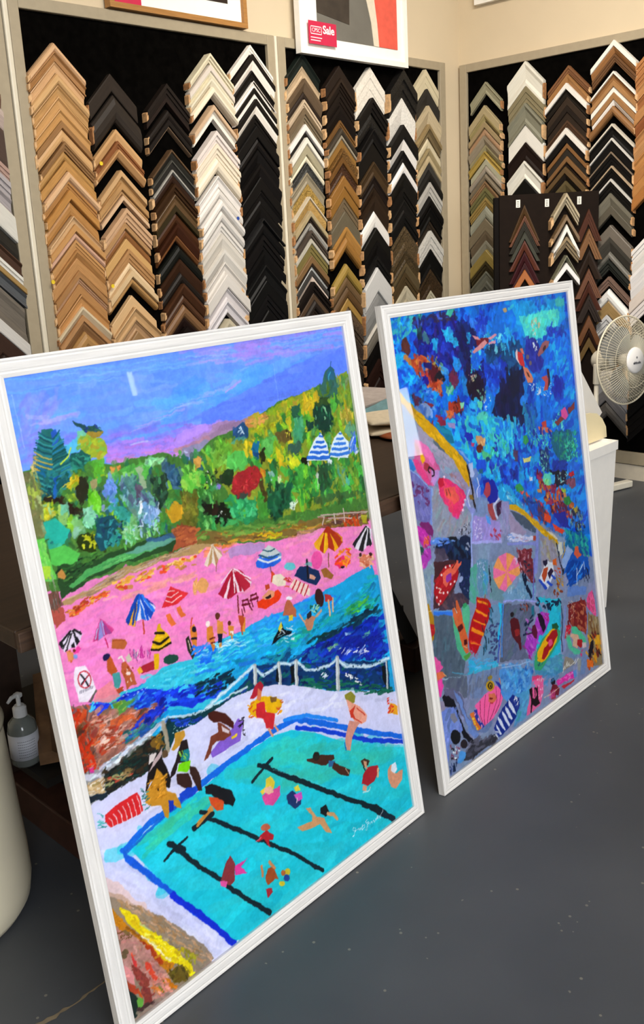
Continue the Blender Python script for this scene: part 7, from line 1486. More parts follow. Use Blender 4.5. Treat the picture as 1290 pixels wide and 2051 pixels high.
('c', '1f40c0 1a88d8 28b0e8 2a68d8 1a2f98', '391 843 676 791 712 700 735 650 574 646 423 680 342 735', 170, 18.0, 12.3, -68, 40, 0.85, 62),
('c', '58d8e8 30b8e8 48d0b0', '346 839 481 827 458 757 359 772', 60, 14.9, 8.2, -76, 30, 0.85, 63),
('p', '389a58', '514 800 539 800 545 778 528 770 516 783', 1.2, 1, 0.03),
('p', '6a3a48', '460 768 488 765 478 737 459 741', 1.5, 0.8, 0.03),
('c', '58d8c8 68e0b8 38a8a8', '544 802 673 778 631 672 592 686 583 746', 110, 7.4, 3.0, -54, 40, 1, 64),
('p', '10204a', '593 744 645 742 641 670 601 679', 2, 0.6, 0.03),
('c', '7fe0c8 a0f0d8', '603 739 643 731 625 668 596 680', 30, 5.2, 2.2, -54, 40, 1, 65),
('p', '146a88', '675 786 781 770 793 718 763 679 698 689 665 738', 2.5, 1, 0.03),
('c', '1a8090 28a898 2f9a70 187890', '683 776 808 762 796 677 708 684', 80, 13.3, 8.6, -53, 60, 0.8, 66),
('c', '3ac8b8 58d8a8', '742 743 814 737 805 664 739 672', 50, 6.3, 4.7, -11, 90, 1, 67),
('p', '1838a0', '658 700 741 683 735 650 661 666', 2, 0.8, 0.03),
('p', '2078e0', '740 675 800 668 794 637 745 648', 2, 0.8, 0.03),
('p', '0c1838', '642 676 735 650 727 612 663 620 642 648', 2, 1, 0.03),
('c', 'a8c8c0 58b0c0', '682 661 745 648 723 618 681 628', 14, 7.7, 4.6, -23, 50, 1, 68),
('p', 'c82838', '748 647 773 645 778 629 758 626 743 637', 0.8, 1, 0.03),
('p', '8a5068', '719 628 779 620 780 594 756 590 727 612', 1.2, 1, 0.03),
('c', 'a83060 802050 d85a3a e8a050 6a1838 3a1848 c8682c', '571 685 683 610 740 563 764 516 704 496 629 555 569 625', 130, 15.3, 9.2, -55, 50, 0.9, 69),
('p', '68d8c0', '604 670 646 666 663 649 654 631 617 631 596 652', 1.2, 1, 0.03),
('p', '48b0f0', '639 660 667 656 660 630 644 633', 1, 1, 0.03),
('p', '8fe8a8', '607 655 632 650 623 631 603 640', 1, 1, 0.03),
('p', 'f0f4ff', '527 677 546 674 544 664 527 668', 0.6, 1, 0.03),
('p', 'e8e088', '507 737 551 735 546 723 509 723', 1.2, 1, 0.03),
('p', '2a8a4a', '703 577 731 576 746 555 725 546 700 560', 1.2, 1, 0.03),
('p', '3aa05a', '455 671 479 673 494 648 473 642 457 657', 1.2, 1, 0.03),
('p', 'b8a848', '745 535 773 531 780 509 757 509', 1.2, 1, 0.03),
('p', 'a8c848', '694 611 719 602 717 588 696 596', 1, 1, 0.03),
('c', 'd83a30 e85a3a 1a50b8 1a7fb8 c83a58', '483 643 565 604 622 523 591 525 519 577', 60, 22.0, 8.8, -56, 25, 0.9, 70),
('p', '28a8e0', '366 693 423 680 480 603 474 596 422 625 367 657', 2, 1, 0.03),
('c', '58c8e8 8fd0e8 2f90d0', '398 670 482 613 474 599 413 630', 34, 21.0, 5.6, -38, 15, 0.85, 71),
('p', '182868', '489 622 564 599 623 528 590 520 519 574', 1.5, 0.6, 0.03),
('p', '1a58b8', '505 607 553 596 555 554 527 567', 1.5, 1, 0.03),
('p', 'e0502c', '587 560 620 540 611 520 582 533', 1.2, 1, 0.03),
('p', 'e84a30', '622 520 689 477 676 469 637 491', 1.2, 1, 0.03),
('p', '1828a0', '637 542 700 535 722 474 671 496', 1.5, 1, 0.03),
('c', '0c2048 1a3068 3a2030 8ab0a0', '705 530 788 521 808 445 752 454', 60, 10.4, 6.4, -54, 60, 0.9, 72),
('p', '1a70a0', '699 474 774 451 814 414 806 374 739 387 680 433', 2, 1, 0.03),
('c', '1a88b0 28a0a0 1a58a0 38b8a0', '689 477 817 428 812 373 740 393', 60, 20.1, 8.9, -67, 30, 0.85, 73),
('p', '1a60c0', '666 420 740 393 809 361 810 305 658 351', 2, 1, 0.03),
('p', 'a8c0e8', '696 431 725 403 705 391 660 358 648 384', 1.2, 0.9, 0.03),
('p', 'e06a4a', '738 414 758 412 757 391 771 378 747 373 728 393', 0.8, 1, 0.03),
('d', '297 832 878 753 882 366 717 412 383 662', 500, 9, 6, 60, 50, 0.3, 74),
('p', 'd8a818', '413 627 440 621 482 591 551 536 587 504 642 464 645 449 619 456 565 499 513 545 463 591 414 611', 1, 1, 0.03),
('c', 'e8bc28 c89a10', '417 624 482 589 642 461 610 464 513 548', 30, 18.2, 5.8, -37, 12, 0.8, 75),
('p', 'e8e0c8', '587 504 616 493 648 462 632 466', 1, 0.8, 0.03),
('p', '4a5a70', '413 608 449 594 505 556 537 517 526 512 481 537 440 575', 1, 1, 0.03),
('p', 'a89ab8', '407 602 448 565 484 526 478 522 401 545', 1.5, 1, 0.03),
('p', 'a898c8', '378 643 414 635 391 545 360 553', 1.5, 0.8, 0.03),
('c', 'a8b0d0 9098c0', '369 641 413 630 388 530 353 539', 30, 20.5, 6.8, -93, 12, 0.6, 76),
('p', 'd8d8f0', '387 535 406 546 446 530 506 509 513 496 465 504 392 526', 1, 1, 0.03),
('c', 'c8a8c0 e8e8f8 8aa8e0', '391 545 515 506 508 495 392 526', 20, 21.2, 3.5, -18, 10, 0.9, 77),
('p', 'b85040', '516 509 540 503 532 488 512 493', 1, 1, 0.03),
('p', 'a8a0b0', '549 497 631 461 633 417 644 362 538 394', 1.5, 0.8, 0.03),
('c', 'a8a8b8 98909a a8a078 90a8c8', '553 491 631 458 646 402 548 414', 40, 18.9, 8.3, -68, 30, 0.6, 78),
('s', '9098d8', '539 514 527 464 509 403', 14.7, 1, 1),
('s', '9098d8', '386 520 530 480', 9.0, 1, 1),
('s', '1a1820', '635 451 642 409 653 354', 5.4, 0.8, 1),
('p', 'dcdcd0', '646 457 667 448 665 414 648 410 643 438', 0.8, 1, 0.03),
('s', 'c8a030', '677 443 677 417 657 402', 3.9, 0.6, 1),
('p', '7a3038', '424 493 494 476 499 428 494 402 433 420 423 466', 2, 1, 0.03),
('c', '8a3a48 6a2038 a85a68 c8a0b0', '424 493 498 472 495 404 438 421', 50, 12.2, 6.4, -57, 50, 0.9, 79),
('d', '-22 916 235 696 714 397 811 7 -5 3', 400, 12, 7, 85, 30, 0.08, 80),
('p', '8fa8b0', '2 544 29 561 60 563 38 491 19 446 -3 470', 1.5, 0.8, 0.03),
('p', '9098d8', '38 538 46 531 25 444 20 450', 1.5, 0.7, 0.03),
('c', 'b8c8e8 7f98b8', '5 543 49 560 22 462 0 469', 24, 15.5, 2.6, -79, 15, 0.6, 81),
('p', '4a2a30', '56 562 143 545 149 504 112 459 98 428 29 447 41 490', 1.5, 1, 0.03),
('p', '48384a', '112 463 181 441 175 412 103 418 44 437', 1.5, 1, 0.03),
('c', '5a4858 6a4a50 383848', '45 489 180 437 166 406 52 439', 40, 16.2, 7.0, -72, 30, 0.7, 82),
('p', '1a2a50', '157 542 205 528 180 419 159 444 143 473 158 508', 1.5, 1, 0.03),
('c', '243a6a 8fa0d0 3a3a78', '153 503 194 491 177 440 147 457', 22, 5.5, 3.3, -50, 50, 0.9, 83),
('p', 'b01c28', '96 540 127 537 152 517 139 490 99 467 64 448 53 445 43 464 41 490 53 512 77 530', 1, 1, 0.03),
('c', 'c02830 a01820 b8303a', '54 516 126 529 133 492 61 453', 30, 16.0, 6.9, 26, 20, 0.7, 84),
('p', 'e87058', '83 524 127 533 150 541 156 537 154 529 166 532 164 524 136 510 114 504 92 485 81 497', 0.8, 1, 0.03),
('p', '9a38a8', '98 513 119 515 116 499 98 496 93 504', 0.8, 1, 0.03),
('s', '5a1a18', '125 527 146 538', 3.8, 0.6, 1),
('p', 'f4e8e8', '103 535 102 533 100 532 98 532 97 533 95 535 95 537 96 538 98 539 100 539 101 538 102 536', 0.5, 1, 0.03),
('p', 'f4e8e8', '120 534 119 532 118 531 116 532 114 533 113 534 113 536 114 537 115 538 117 538 119 537 120 536', 0.5, 1, 0.03),
('p', 'f4e8e8', '82 520 81 519 79 518 77 518 76 519 75 521 74 522 75 524 77 525 79 525 80 524 81 522', 0.5, 1, 0.03),
('p', 'f4e8e8', '132 489 131 487 130 486 128 486 126 487 125 489 125 491 126 492 127 493 129 493 131 492 132 490', 0.5, 1, 0.03),
('p', 'f4e8e8', '114 488 113 486 112 485 110 485 108 486 107 488 107 490 108 491 109 492 111 492 113 491 114 489', 0.5, 1, 0.03),
('p', 'f4e8e8', '57 496 56 494 54 493 52 494 51 495 50 496 50 498 50 499 52 500 54 500 55 499 56 497', 0.5, 1, 0.03),
('p', 'f4e8e8', '81 473 81 472 79 471 77 471 75 472 74 474 74 476 75 477 77 478 78 478 80 477 81 475', 0.5, 1, 0.03),
('p', 'f4e8e8', '98 469 97 468 96 467 94 467 92 468 91 470 91 472 92 473 93 474 95 474 97 473 98 471', 0.5, 1, 0.03),
('p', 'f4e8e8', '64 457 63 455 62 454 60 455 58 456 57 457 57 459 58 460 59 461 61 461 63 460 64 458', 0.5, 1, 0.03),
('p', 'f4e8e8', '56 451 55 449 54 448 52 449 50 450 49 451 49 453 50 454 51 455 53 455 55 454 56 452', 0.5, 1, 0.03),
('p', 'f4e8e8', '52 471 52 470 50 469 48 469 46 470 45 472 45 474 46 475 48 476 49 476 51 475 52 473', 0.5, 1, 0.03),
('s', 'f0d8c8', '59 493 68 486 60 482 70 477', 3.2, 0.6, 1),
('p', 'a8b8e0', '163 483 158 480 153 479 149 480 146 482 147 486 149 491 154 494 159 495 163 494 166 491 166 487', 0.5, 1, 0.03),
('p', '586878', '26 431 101 408 106 360 128 289 130 266 117 235 69 247 30 264 6 332 15 391', 1.5, 1, 0.03),
('c', '60708a 506070 687888 587888 4a5a6a', '25 427 101 405 127 285 117 237 34 267 10 333', 70, 24.2, 9.1, 70, 12, 0.6, 85),
('s', '3a80e8', '32 435 66 425 102 411', 10.5, 1, 1),
('s', '6aa8e8', '31 441 103 416', 3.1, 0.6, 1),
('p', '58b098', '201 507 231 507 219 429 203 403 180 419', 1.5, 0.9, 0.03),
('p', '6a98b8', '234 519 285 505 262 411 221 420', 1.5, 0.9, 0.03),
('p', '48a8e8', '257 481 278 470 263 415 244 417', 1.5, 0.6, 0.03),
('c', '8ab0c0 60a0a0 7aa8c8 58b098', '206 514 320 485 299 399 188 421', 50, 17.2, 6.9, -93, 20, 0.5, 86),
('p', '7098a0', '281 465 318 472 341 388 328 367 281 391', 1.5, 0.8, 0.03),
('c', 'd0d8f0 a8b8d8', '236 510 276 503 255 454 227 467', 30, 3.4, 2.6, -17, 90, 1, 87),
('c', '182430', '284 500 291 498 288 405 277 409', 8, 17.5, 4.1, -85, 12, 1, 88),
('p', 'b88a18', '-5 468 13 465 19 446 25 427 26 396 15 374 1 358 -7 386 -7 433', 1.2, 1, 0.03),
('p', 'b8202c', '-3 419 25 407 22 385 2 377 -7 393', 1, 1, 0.03),
('s', 'e8d0b0', '-2 440 9 447 22 445', 2.1, 0.6, 1),
('s', 'd85a58', '-3 402 19 396', 1.5, 0.6, 1),
('p', '58b890', '101 405 117 378 132 310 141 280 138 265 122 280 104 316 99 362', 1, 1, 0.03),
('p', '60c098', '146 417 174 410 178 393 162 349 151 333 140 348 139 379', 1, 1, 0.03),
('p', '38a068', '150 420 165 419 166 408 149 412', 1, 1, 0.03),
('p', '58a048', '127 285 156 286 159 278 135 269', 1, 1, 0.03),
('p', 'd86a3c', '104 422 115 423 121 399 122 438 129 438 140 406 142 378 152 337 156 322 149 304 153 287 138 288 125 313 119 355 107 381', 0.8, 1, 0.03),
('p', 'd8784a', '103 416 113 414 123 376 115 372', 0.8, 0.8, 0.03),
('p', '5a1418', '117 371 137 372 140 359 123 354 116 358', 0.6, 1, 0.03),
('p', '4a1018', '135 327 150 325 149 311 134 312', 0.6, 1, 0.03),
('s', 'e8e0c8', '115 421 120 412 122 405', 2.2, 0.6, 1),
('s', 'd8c898', '132 310 145 301', 2.2, 0.6, 1),
('p', 'b8141e', '214 420 263 397 275 379 262 352 233 324 218 307 193 279 180 272 158 292 156 320 165 344 180 365 205 393', 0.8, 1, 0.03),
('p', 'f09a20', '216 412 261 388 258 383 213 406', 0.8, 1, 0.03),
('p', 'f09a20', '201 392 251 357 246 352 202 383', 0.8, 1, 0.03),
('p', 'f09a20', '188 367 238 334 234 331 190 360', 0.8, 1, 0.03),
('p', 'f09a20', '177 348 227 315 223 307 171 339', 0.8, 1, 0.03),
('p', 'f09a20', '162 313 206 290 204 287 165 307', 0.8, 1, 0.03),
('s', 'e8502a', '166 314 206 288', 3.4, 0.8, 1),
('c', 'a84a18', '218 423 271 397 263 379 219 409', 9, 14.4, 2.3, -85, 8, 1, 89),
('c', 'c82058 b8284a', '155 297 196 276 185 261 159 278', 12, 11.3, 2.3, -85, 10, 1, 90),
('p', '70a0c0', '275 379 312 367 314 334 272 208 184 234 164 233 177 255 209 282 245 329', 1.5, 0.8, 0.03),
('p', '38b8e0', '146 271 169 256 177 237 267 222 268 209 174 222 141 230', 1.2, 1, 0.03),
('c', '48c0e8 58a8e0 7ab8e0', '147 275 275 223 264 208 145 231', 34, 20.1, 4.0, -12, 12, 0.8, 91),
('c', '3a3a68 40487a', '262 352 306 337 271 222 238 235', 26, 12.9, 6.5, -8, 30, 0.85, 92),
('c', '1a3848 2a6a88', '222 328 282 377 264 304 212 258', 18, 17.4, 4.6, -85, 14, 0.85, 93),
('p', '30c8f0', '309 373 335 360 318 333 293 271 282 275 310 335', 1, 0.9, 0.03),
('s', '2038b8', '295 282 275 212', 3.6, 1, 1),
('p', '585c68', '324 363 371 353 339 195 284 208 305 290', 1.5, 0.85, 0.03),
('s', 'a8c8d8', '29 260 82 243 130 230', 2.4, 1, 1),
('s', '58a0c0', '72 261 131 232', 2.7, 0.6, 1),
('p', '606878', '32 257 130 230 122 170 26 209', 1.5, 0.9, 0.03),
('p', '7a90b8', '141 228 274 198 275 160 217 168 195 140 132 165', 1.5, 0.9, 0.03),
('s', '8098c8', '135 228 124 169', 3.9, 0.8, 1),
('s', '48b8d8', '138 231 272 206', 7.3, 1, 1),
('s', 'b0c8e0', '275 204 337 186', 3.0, 1, 1),
('c', '58607a 6a7088 808898', '35 254 129 226 269 193 208 163 126 170 30 211', 40, 22.3, 9.5, 61, 15, 0.5, 94),
('p', 'e85fa8', '0 334 14 323 31 301 39 289 20 281 4 287', 1, 1, 0.03),
('p', 'e07a50', '10 285 33 278 47 264 19 260 5 261 2 277', 0.8, 1, 0.03),
('p', 'f050b0', '9 264 29 260 29 243 14 218 -2 224', 1, 1, 0.03),
('s', 'e8c080', '35 273 47 262', 2.1, 0.6, 1),
('p', 'b0a8c8', '23 232 44 230 88 201 105 176 58 195', 1.5, 0.7, 0.03),
('p', '181820', '20 217 41 216 58 195 16 213', 1.2, 1, 0.03),
('p', '6a6a88', '24 234 67 220 97 187 113 125 154 39 151 28 120 66 94 125 73 185 29 215', 1.5, 1, 0.03),
('p', '7898d8', '65 212 92 186 109 127 162 30 151 28 112 75 90 150 75 191', 1.5, 0.9, 0.03),
('p', '16161e', '19 210 42 210 65 191 73 162 89 103 111 67 134 39 115 42 84 76 72 111 62 150 49 175 23 186', 1, 1, 0.03),
('p', '7a90d8', '0 181 57 175 77 135 83 94 55 95 36 115 8 41 -7 33', 1.5, 1, 0.03),
('c', '88a0e0 6f88c8 98a8e8 6a80b0', '4 177 68 159 79 96 20 81 -1 22 -4 61', 40, 20.8, 10.4, 61, 25, 0.7, 95),
('p', '8a8a98', '41 159 62 152 72 131 53 130 42 144', 1.5, 1, 0.03),
('p', 'a098b0', '-2 213 23 203 27 179 0 181', 1.5, 1, 0.03),
('p', '141418', '73 84 69 75 61 70 51 71 41 78 34 88 32 99 35 108 43 113 53 112 63 105 71 95', 0.5, 1, 0.03),
('p', '2a2228', '97 51 94 46 88 44 80 46 73 51 69 57 68 64 71 69 77 71 85 70 92 65 97 58', 0.5, 1, 0.03),
('c', 'e8f0f8 1a1820 8a5068', '29 78 67 60 60 26 21 40', 34, 7.0, 4.2, -63, 50, 1, 96),
('p', '58a0e0', '63 44 102 27 105 16 71 12 45 21', 1.2, 1, 0.03),
('c', '1a2a48 4a5a90', '11 34 46 26 32 3 10 11', 14, 10.5, 4.9, -86, 20, 1, 97),
('p', '3a3a44', '105 40 182 33 239 14 226 1 147 6 89 9 71 12 82 21', 1.5, 1, 0.03),
('c', '4a4a58 2a2a34 6a6878 585868', '90 62 222 28 226 1 98 5', 40, 18.5, 7.4, -1, 30, 0.8, 98),
('p', '6078a8', '165 94 232 78 195 45 148 60 120 90 122 124', 1.5, 0.7, 0.03),
('p', 'ff70b0', '149 137 196 150 247 154 270 142 281 116 265 92 225 72 179 69 164 89', 1, 1, 0.03),
('s', '8a2a50', '174 141 166 103 172 80', 2.2, 0.6, 1),
('s', '8a2a50', '200 148 187 109 180 70', 2.2, 0.6, 1),
('s', '8a2a50', '221 125 205 96 192 71', 2.3, 0.6, 1),
('s', '8a2a50', '251 149 249 114 223 85 206 74', 2.3, 0.6, 1),
('s', '8a2a50', '270 127 259 100 232 81', 2.3, 0.6, 1),
('p', '2a38a0', '142 128 156 125 156 98 179 67 168 63 152 82 139 114', 1, 1, 0.03),
('p', '2a38a0', '250 168 268 158 286 117 275 112 269 136', 1, 1, 0.03),
('c', 'f0b0d0', '142 128 179 65 160 70 139 114', 7, 5.1, 4.4, -23, 90, 1, 99),
('p', 'e07838', '123 127 142 125 146 97 164 65 149 65 131 94', 1, 1, 0.03),
('p', 'e87a48', '271 169 286 166 304 128 297 116 283 125 272 150', 1, 1, 0.03),
('c', 'f0c040', '123 127 163 62 145 70', 6, 7.3, 5.1, -23, 90, 1, 100),
('p', 'c8a028', '246 156 242 150 233 147 223 149 214 155 208 163 207 171 211 178 219 180 229 178 239 172 245 164', 0.5, 1, 0.03),
('p', '201810', '237 159 235 155 230 153 224 154 219 158 216 163 215 168 217 172 222 174 228 173 233 170 237 165', 0.5, 1, 0.03),
('p', 'c8a028', '234 161 232 158 229 156 225 157 222 159 220 163 220 166 221 169 224 171 228 170 231 168 233 164', 0.5, 1, 0.03),
('p', '201810', '231 161 230 159 228 158 227 158 225 160 224 162 224 164 225 165 226 166 228 166 230 165 231 163', 0.5, 1, 0.03),
('p', 'a88820', '241 181 239 178 235 178 229 179 224 182 221 185 220 189 222 191 226 191 232 190 237 187 240 184', 1, 0.8, 0.03),
('p', 'd87a58', '215 147 243 134 250 116 223 112 211 126', 1, 1, 0.03),
('p', '701820', '233 125 232 124 228 124 224 126 219 128 216 130 215 132 216 133 220 133 225 131 229 129 232 126', 0.5, 1, 0.03),
('s', 'c02840', '219 117 229 113', 3.8, 0.6, 1),
('p', '58a0e0', '276 194 437 133 428 117 413 72 366 57 301 83 271 120', 1.5, 0.9, 0.03),
('c', '60b8e8 3a88d8 88c8f0 48a8d8 2a68b8', '279 187 437 133 412 66 354 83 303 122', 80, 11.9, 8.7, -22, 90, 0.8, 101),
('p', '5aa8d0', '340 92 409 80 384 8 344 6 307 9 341 45', 1.5, 0.8, 0.03),
('c', '48b0b0 68b8e0 5a90c8', '337 78 401 65 378 10 323 8', 26, 24.0, 9.6, 26, 20, 0.7, 102),
('p', '16308a', '220 44 251 70 285 87 325 98 353 77 354 55 327 29 292 15 254 7 233 10', 0.8, 1, 0.03),
('p', 'e8eefc', '303 95 315 77 330 40 331 33 315 49 299 78', 0.6, 1, 0.03),
('p', 'e8eefc', '284 81 297 63 312 32 306 30 293 46 282 69', 0.6, 1, 0.03),
('p', 'e8eefc', '267 75 280 58 296 20 290 17 276 38 265 64', 0.6, 1, 0.03),
('p', 'e8eefc', '245 67 257 52 273 14 268 14 250 40 241 59', 0.6, 1, 0.03),
('p', 'e8eefc', '231 51 241 35 252 11 244 12 231 39', 0.6, 1, 0.03),
('c', 'ffffff', '324 95 353 77 343 53 325 70', 14, 4.0, 3.6, -22, 90, 1, 103),
('c', 'e8eefc', '214 40 243 31 238 8 215 21', 8, 11.4, 2.7, -53, 20, 1, 104),
('p', '384898', '317 86 327 82 353 46 341 45', 0.8, 0.5, 0.03),
('p', 'f070a8', '427 111 486 92 479 42 453 14 412 9 378 10 388 31 412 66', 1, 1, 0.03),
('p', 'e8386a', '428 114 487 95 481 81 430 100', 1, 0.6, 0.03),
('c', 'ffc8e0', '453 101 486 89 466 19 446 33', 14, 4.2, 4.2, -22, 90, 1, 105),
('p', '201018', '409 80 424 81 420 50 430 43 443 50 437 76 447 68 447 39 455 20 431 17 417 32 406 8 401 10 411 47', 0.8, 1, 0.03),
('s', '201018', '451 73 447 42', 3.7, 0.6, 1),
('s', '201018', '436 73 434 48', 3.7, 0.6, 1),
('p', '201828', '526 66 543 63 546 45 530 45 523 54', 0.8, 1, 0.03),
('p', 'a83a50', '516 34 542 40 548 25 540 2 516 5', 1, 1, 0.03),
('p', 'f058b8', '542 40 554 39 549 15 519 17', 1, 1, 0.03),
('s', 'e8c8b0', '479 26 550 21', 2.1, 0.6, 1),
('c', '5898d8 4888c8 78b8e0 6aa8d8', '289 197 449 152 434 79 295 100 278 141', 60, 16.1, 8.4, -32, 60, 0.7, 106),
('p', '4a9ac0', '444 153 598 123 596 64 537 71 450 110', 1.5, 0.85, 0.03),
('c', '60a8c8 58b0b8 78b0d0', '495 148 596 116 588 73 486 104', 26, 24.4, 8.4, -21, 20, 0.7, 107),
('s', 'a8c8e8', '288 192 370 169 427 158', 2.8, 0.6, 1),
('s', '90c0e0', '502 137 597 121', 2.7, 0.6, 1),
('p', 'f0a868', '364 443 432 443 427 408', 0.5, 1, 0.03),
('p', 'f080b0', '364 443 427 408 397 387', 0.5, 1, 0.03),
('p', 'f0a868', '364 443 397 387 356 388', 0.5, 1, 0.03),
('p', 'f080b0', '364 443 356 388 318 409', 0.5, 1, 0.03),
('p', 'f0a868', '364 443 318 409 299 443', 0.5, 1, 0.03),
('p', 'f080b0', '364 443 299 443 304 476', 0.5, 1, 0.03),
('p', 'f0a868', '364 443 304 476 332 497', 0.5, 1, 0.03),
('p', 'f080b0', '364 443 332 497 373 498', 0.5, 1, 0.03),
('p', 'f0a868', '364 443 373 498 411 477', 0.5, 1, 0.03),
('p', 'f080b0', '364 443 411 477 432 443', 0.5, 1, 0.03),
('c', 'd8b8e8 f0c8e0', '403 485 439 445 440 425 423 430', 8, 5.2, 4.5, -16, 90, 1, 108),
('p', '30c8e0', '494 330 625 283 592 122 548 125 489 140 463 199 553 245 551 283', 1.5, 1, 0.03),
('c', '38c0e0 48c8d8 28b0d8', '502 322 624 280 593 125 531 137', 40, 24.4, 9.0, -69, 30, 0.6, 109),
('p', '78a8c8', '328 390 430 421 506 390 492 320 340 367', 1.5, 0.8, 0.03),
('c', '88b8d0 a8c8e0 6898c0', '341 391 441 410 497 367 484 328 349 369', 50, 11.0, 5.8, -17, 90, 0.7, 110),
('p', '782a38', '441 452 502 442 498 372 476 381 455 413', 1.5, 1, 0.03),
('c', '8a4048 603040 a86870 203048', '441 455 506 436 493 374 460 391', 34, 11.2, 5.3, -57, 50, 0.9, 111),
('c', '182440', '431 425 447 418 484 325 455 365', 8, 19.7, 8.6, -69, 14, 1, 112),
('s', '7878c8', '509 440 492 381 478 322', 6.0, 1, 1),
('s', 'a8b0f0', '332 369 407 350 491 318', 4.4, 1, 1),
('s', '5090e0', '331 362 319 324 294 222', 6.3, 1, 1),
('p', '68708a', '338 357 469 320 485 284 421 244 411 192 428 165 300 208 318 300', 1.5, 1, 0.03),
('c', '6a7898 58688a 7a80a0 5a7078', '345 350 463 317 420 239 394 177 309 209', 50, 25.9, 9.7, 43, 30, 0.6, 113),
('c', '803a38 202a38 a85a48', '400 340 455 322 446 299 404 316', 18, 7.9, 3.9, -58, 40, 1, 114),
('p', '287890', '467 310 481 311 474 277 463 283', 1, 1, 0.03),
('c', '182a48', '449 339 639 278 596 263 497 300', 14, 17.2, 8.2, -23, 40, 1, 115),
('c', '182a48', '430 287 485 289 457 262 416 241', 9, 13.2, 5.3, 16, 20, 1, 116),
('p', '5a1a24', '353 303 361 310 376 308 392 297 397 278 393 249 395 228 396 207 384 206 378 231 367 243 357 257 353 278', 0.8, 1, 0.03),
('p', '241a20', '375 317 373 314 370 312 365 313 361 315 358 319 357 323 359 326 363 327 368 327 372 324 375 321', 0.5, 1, 0.03),
('p', 'a83030', '369 272 391 270 391 250 370 255', 1, 0.8, 0.03),
('p', 'b848c8', '482 269 512 280 547 266 552 240 517 210 489 215 464 182 429 167 411 215 429 236 461 235', 1, 1, 0.03),
('c', 'c860d8 a030a8 d880e0 9a38b8', '437 279 547 263 508 214 434 170 416 215', 44, 20.1, 5.4, -49, 14, 0.8, 117),
('p', '20102a', '493 281 507 279 525 250 530 227 513 214 500 243 494 260', 0.8, 1, 0.03),
('p', '601a38', '460 256 474 254 483 228 474 210 462 219 452 238', 0.8, 1, 0.03),
('s', '40203a', '421 242 456 234', 3.9, 0.6, 1),
('c', 'c03080', '516 278 556 260 552 240 534 247', 10, 6.9, 3.4, -19, 90, 1, 118),
('c', 'a03088', '411 215 437 164 428 165 401 213', 8, 11.2, 3.0, -59, 20, 1, 119),
('p', '40a878', '566 212 585 208 606 187 595 162 488 114 469 113 448 126 453 163 500 198', 1, 1, 0.03),
('p', 'f0b818', '561 211 574 206 587 181 576 163 511 134 487 132 466 145 469 170 503 189 546 208', 0.8, 1, 0.03),
('p', '1f5a3a', '563 223 587 220 599 203 588 199 561 211', 1, 1, 0.03),
('p', 'a81c24', '559 204 588 199 587 181 567 171 555 157 534 152 502 137 489 144 509 171 534 173 522 188 533 194', 0.8, 1, 0.03),
('p', 'e85a8a', '541 184 555 181 557 167 536 162 530 177', 0.8, 1, 0.03),
('c', '203a60', '473 156 496 129 476 123 456 144', 6, 5.4, 3.0, -21, 90, 1, 120),
('s', '303a58', '625 259 625 221 605 161 605 123', 5.0, 1, 1),
('s', '8898d0', '646 252 627 193 614 128', 7.9, 1, 1),
('s', '8090c8', '770 200 754 122', 7.5, 1, 1),
('p', '7a2024', '665 256 766 237 765 174 750 129 707 155 671 184 656 211', 1.5, 1, 0.03),
('c', '8a3028 6a1820 a85040 c87a58 902a30', '664 251 771 233 751 134 653 195', 60, 16.2, 8.1, -68, 40, 0.85, 121),
('c', 'd8c0b0', '662 265 716 251 689 194 669 201', 34, 3.6, 2.5, -18, 90, 1, 122),
('p', 'c82840', '642 194 662 192 670 179 643 145 625 157', 1.2, 1, 0.03),
('c', 'e84a68 f0a0b0', '638 198 667 188 638 149 626 162', 12, 5.0, 3.6, -19, 90, 1, 123),
('p', '58c8a0', '670 179 690 174 717 151 743 120 747 99 729 103 704 139 671 159', 1, 1, 0.03),
('p', '58c8a0', '651 163 663 116 696 98 713 78 687 82 652 114 636 150', 1, 1, 0.03),
('p', '60c8a8', '675 177 648 170 638 146 662 111 708 77 673 87 639 124 632 157 654 176', 1, 0.8, 0.03),
('p', 'e0b8a0', '662 162 700 144 711 120 691 102 664 121 672 137 655 154', 0.8, 1, 0.03),
('p', 'b01c28', '697 128 722 122 729 103 711 95 691 114', 0.8, 1, 0.03),
('p', 'e0c8c8', '720 112 745 103 742 87 721 92', 0.8, 1, 0.03),
('c', 'e0508a', '705 89 725 85 717 68 702 74', 6, 7.4, 5.2, -20, 90, 1, 124),
('p', 'f060a0', '790 249 813 250 823 216 825 170 817 159 794 186 772 210 777 234', 1, 1, 0.03),
('c', 'f888b8 d84a80 c05a70', '785 250 826 232 823 160 777 209', 20, 15.2, 5.3, -67, 20, 0.8, 125),
('p', '988868', '773 188 833 156 837 92 830 -2 776 12 756 104', 1.5, 1, 0.03),
('c', 'a88a58 8a7048 b8a888 7a4a30', '777 181 833 154 843 90 781 118', 40, 23.0, 7.7, -82, 12, 0.85, 126),
('c', 'e8a828 d87a28 c85020 2a1a1a 6a2a28 e0b040', '765 123 833 100 831 32 766 16 736 30', 60, 19.1, 8.4, -68, 30, 0.9, 127),
('p', '1a1420', '771 93 790 95 788 70 761 46 749 54', 1, 1, 0.03),
('p', 'f0b82a', '811 102 833 97 827 68 795 76', 1, 0.9, 0.03),
('p', 'e8782a', '740 49 780 28 770 9 736 28', 1.2, 1, 0.03),
('p', 'a09078', '614 104 656 82 668 62 595 62', 1.2, 0.8, 0.03),
('p', '7098c0', '640 107 682 84 691 75 632 94', 1.2, 0.7, 0.03),
('p', 'a8a898', '680 71 710 62 697 25 679 38', 1.2, 0.7, 0.03),
('p', '7898c8', '713 75 748 62 721 11 689 12', 1.5, 0.7, 0.03),
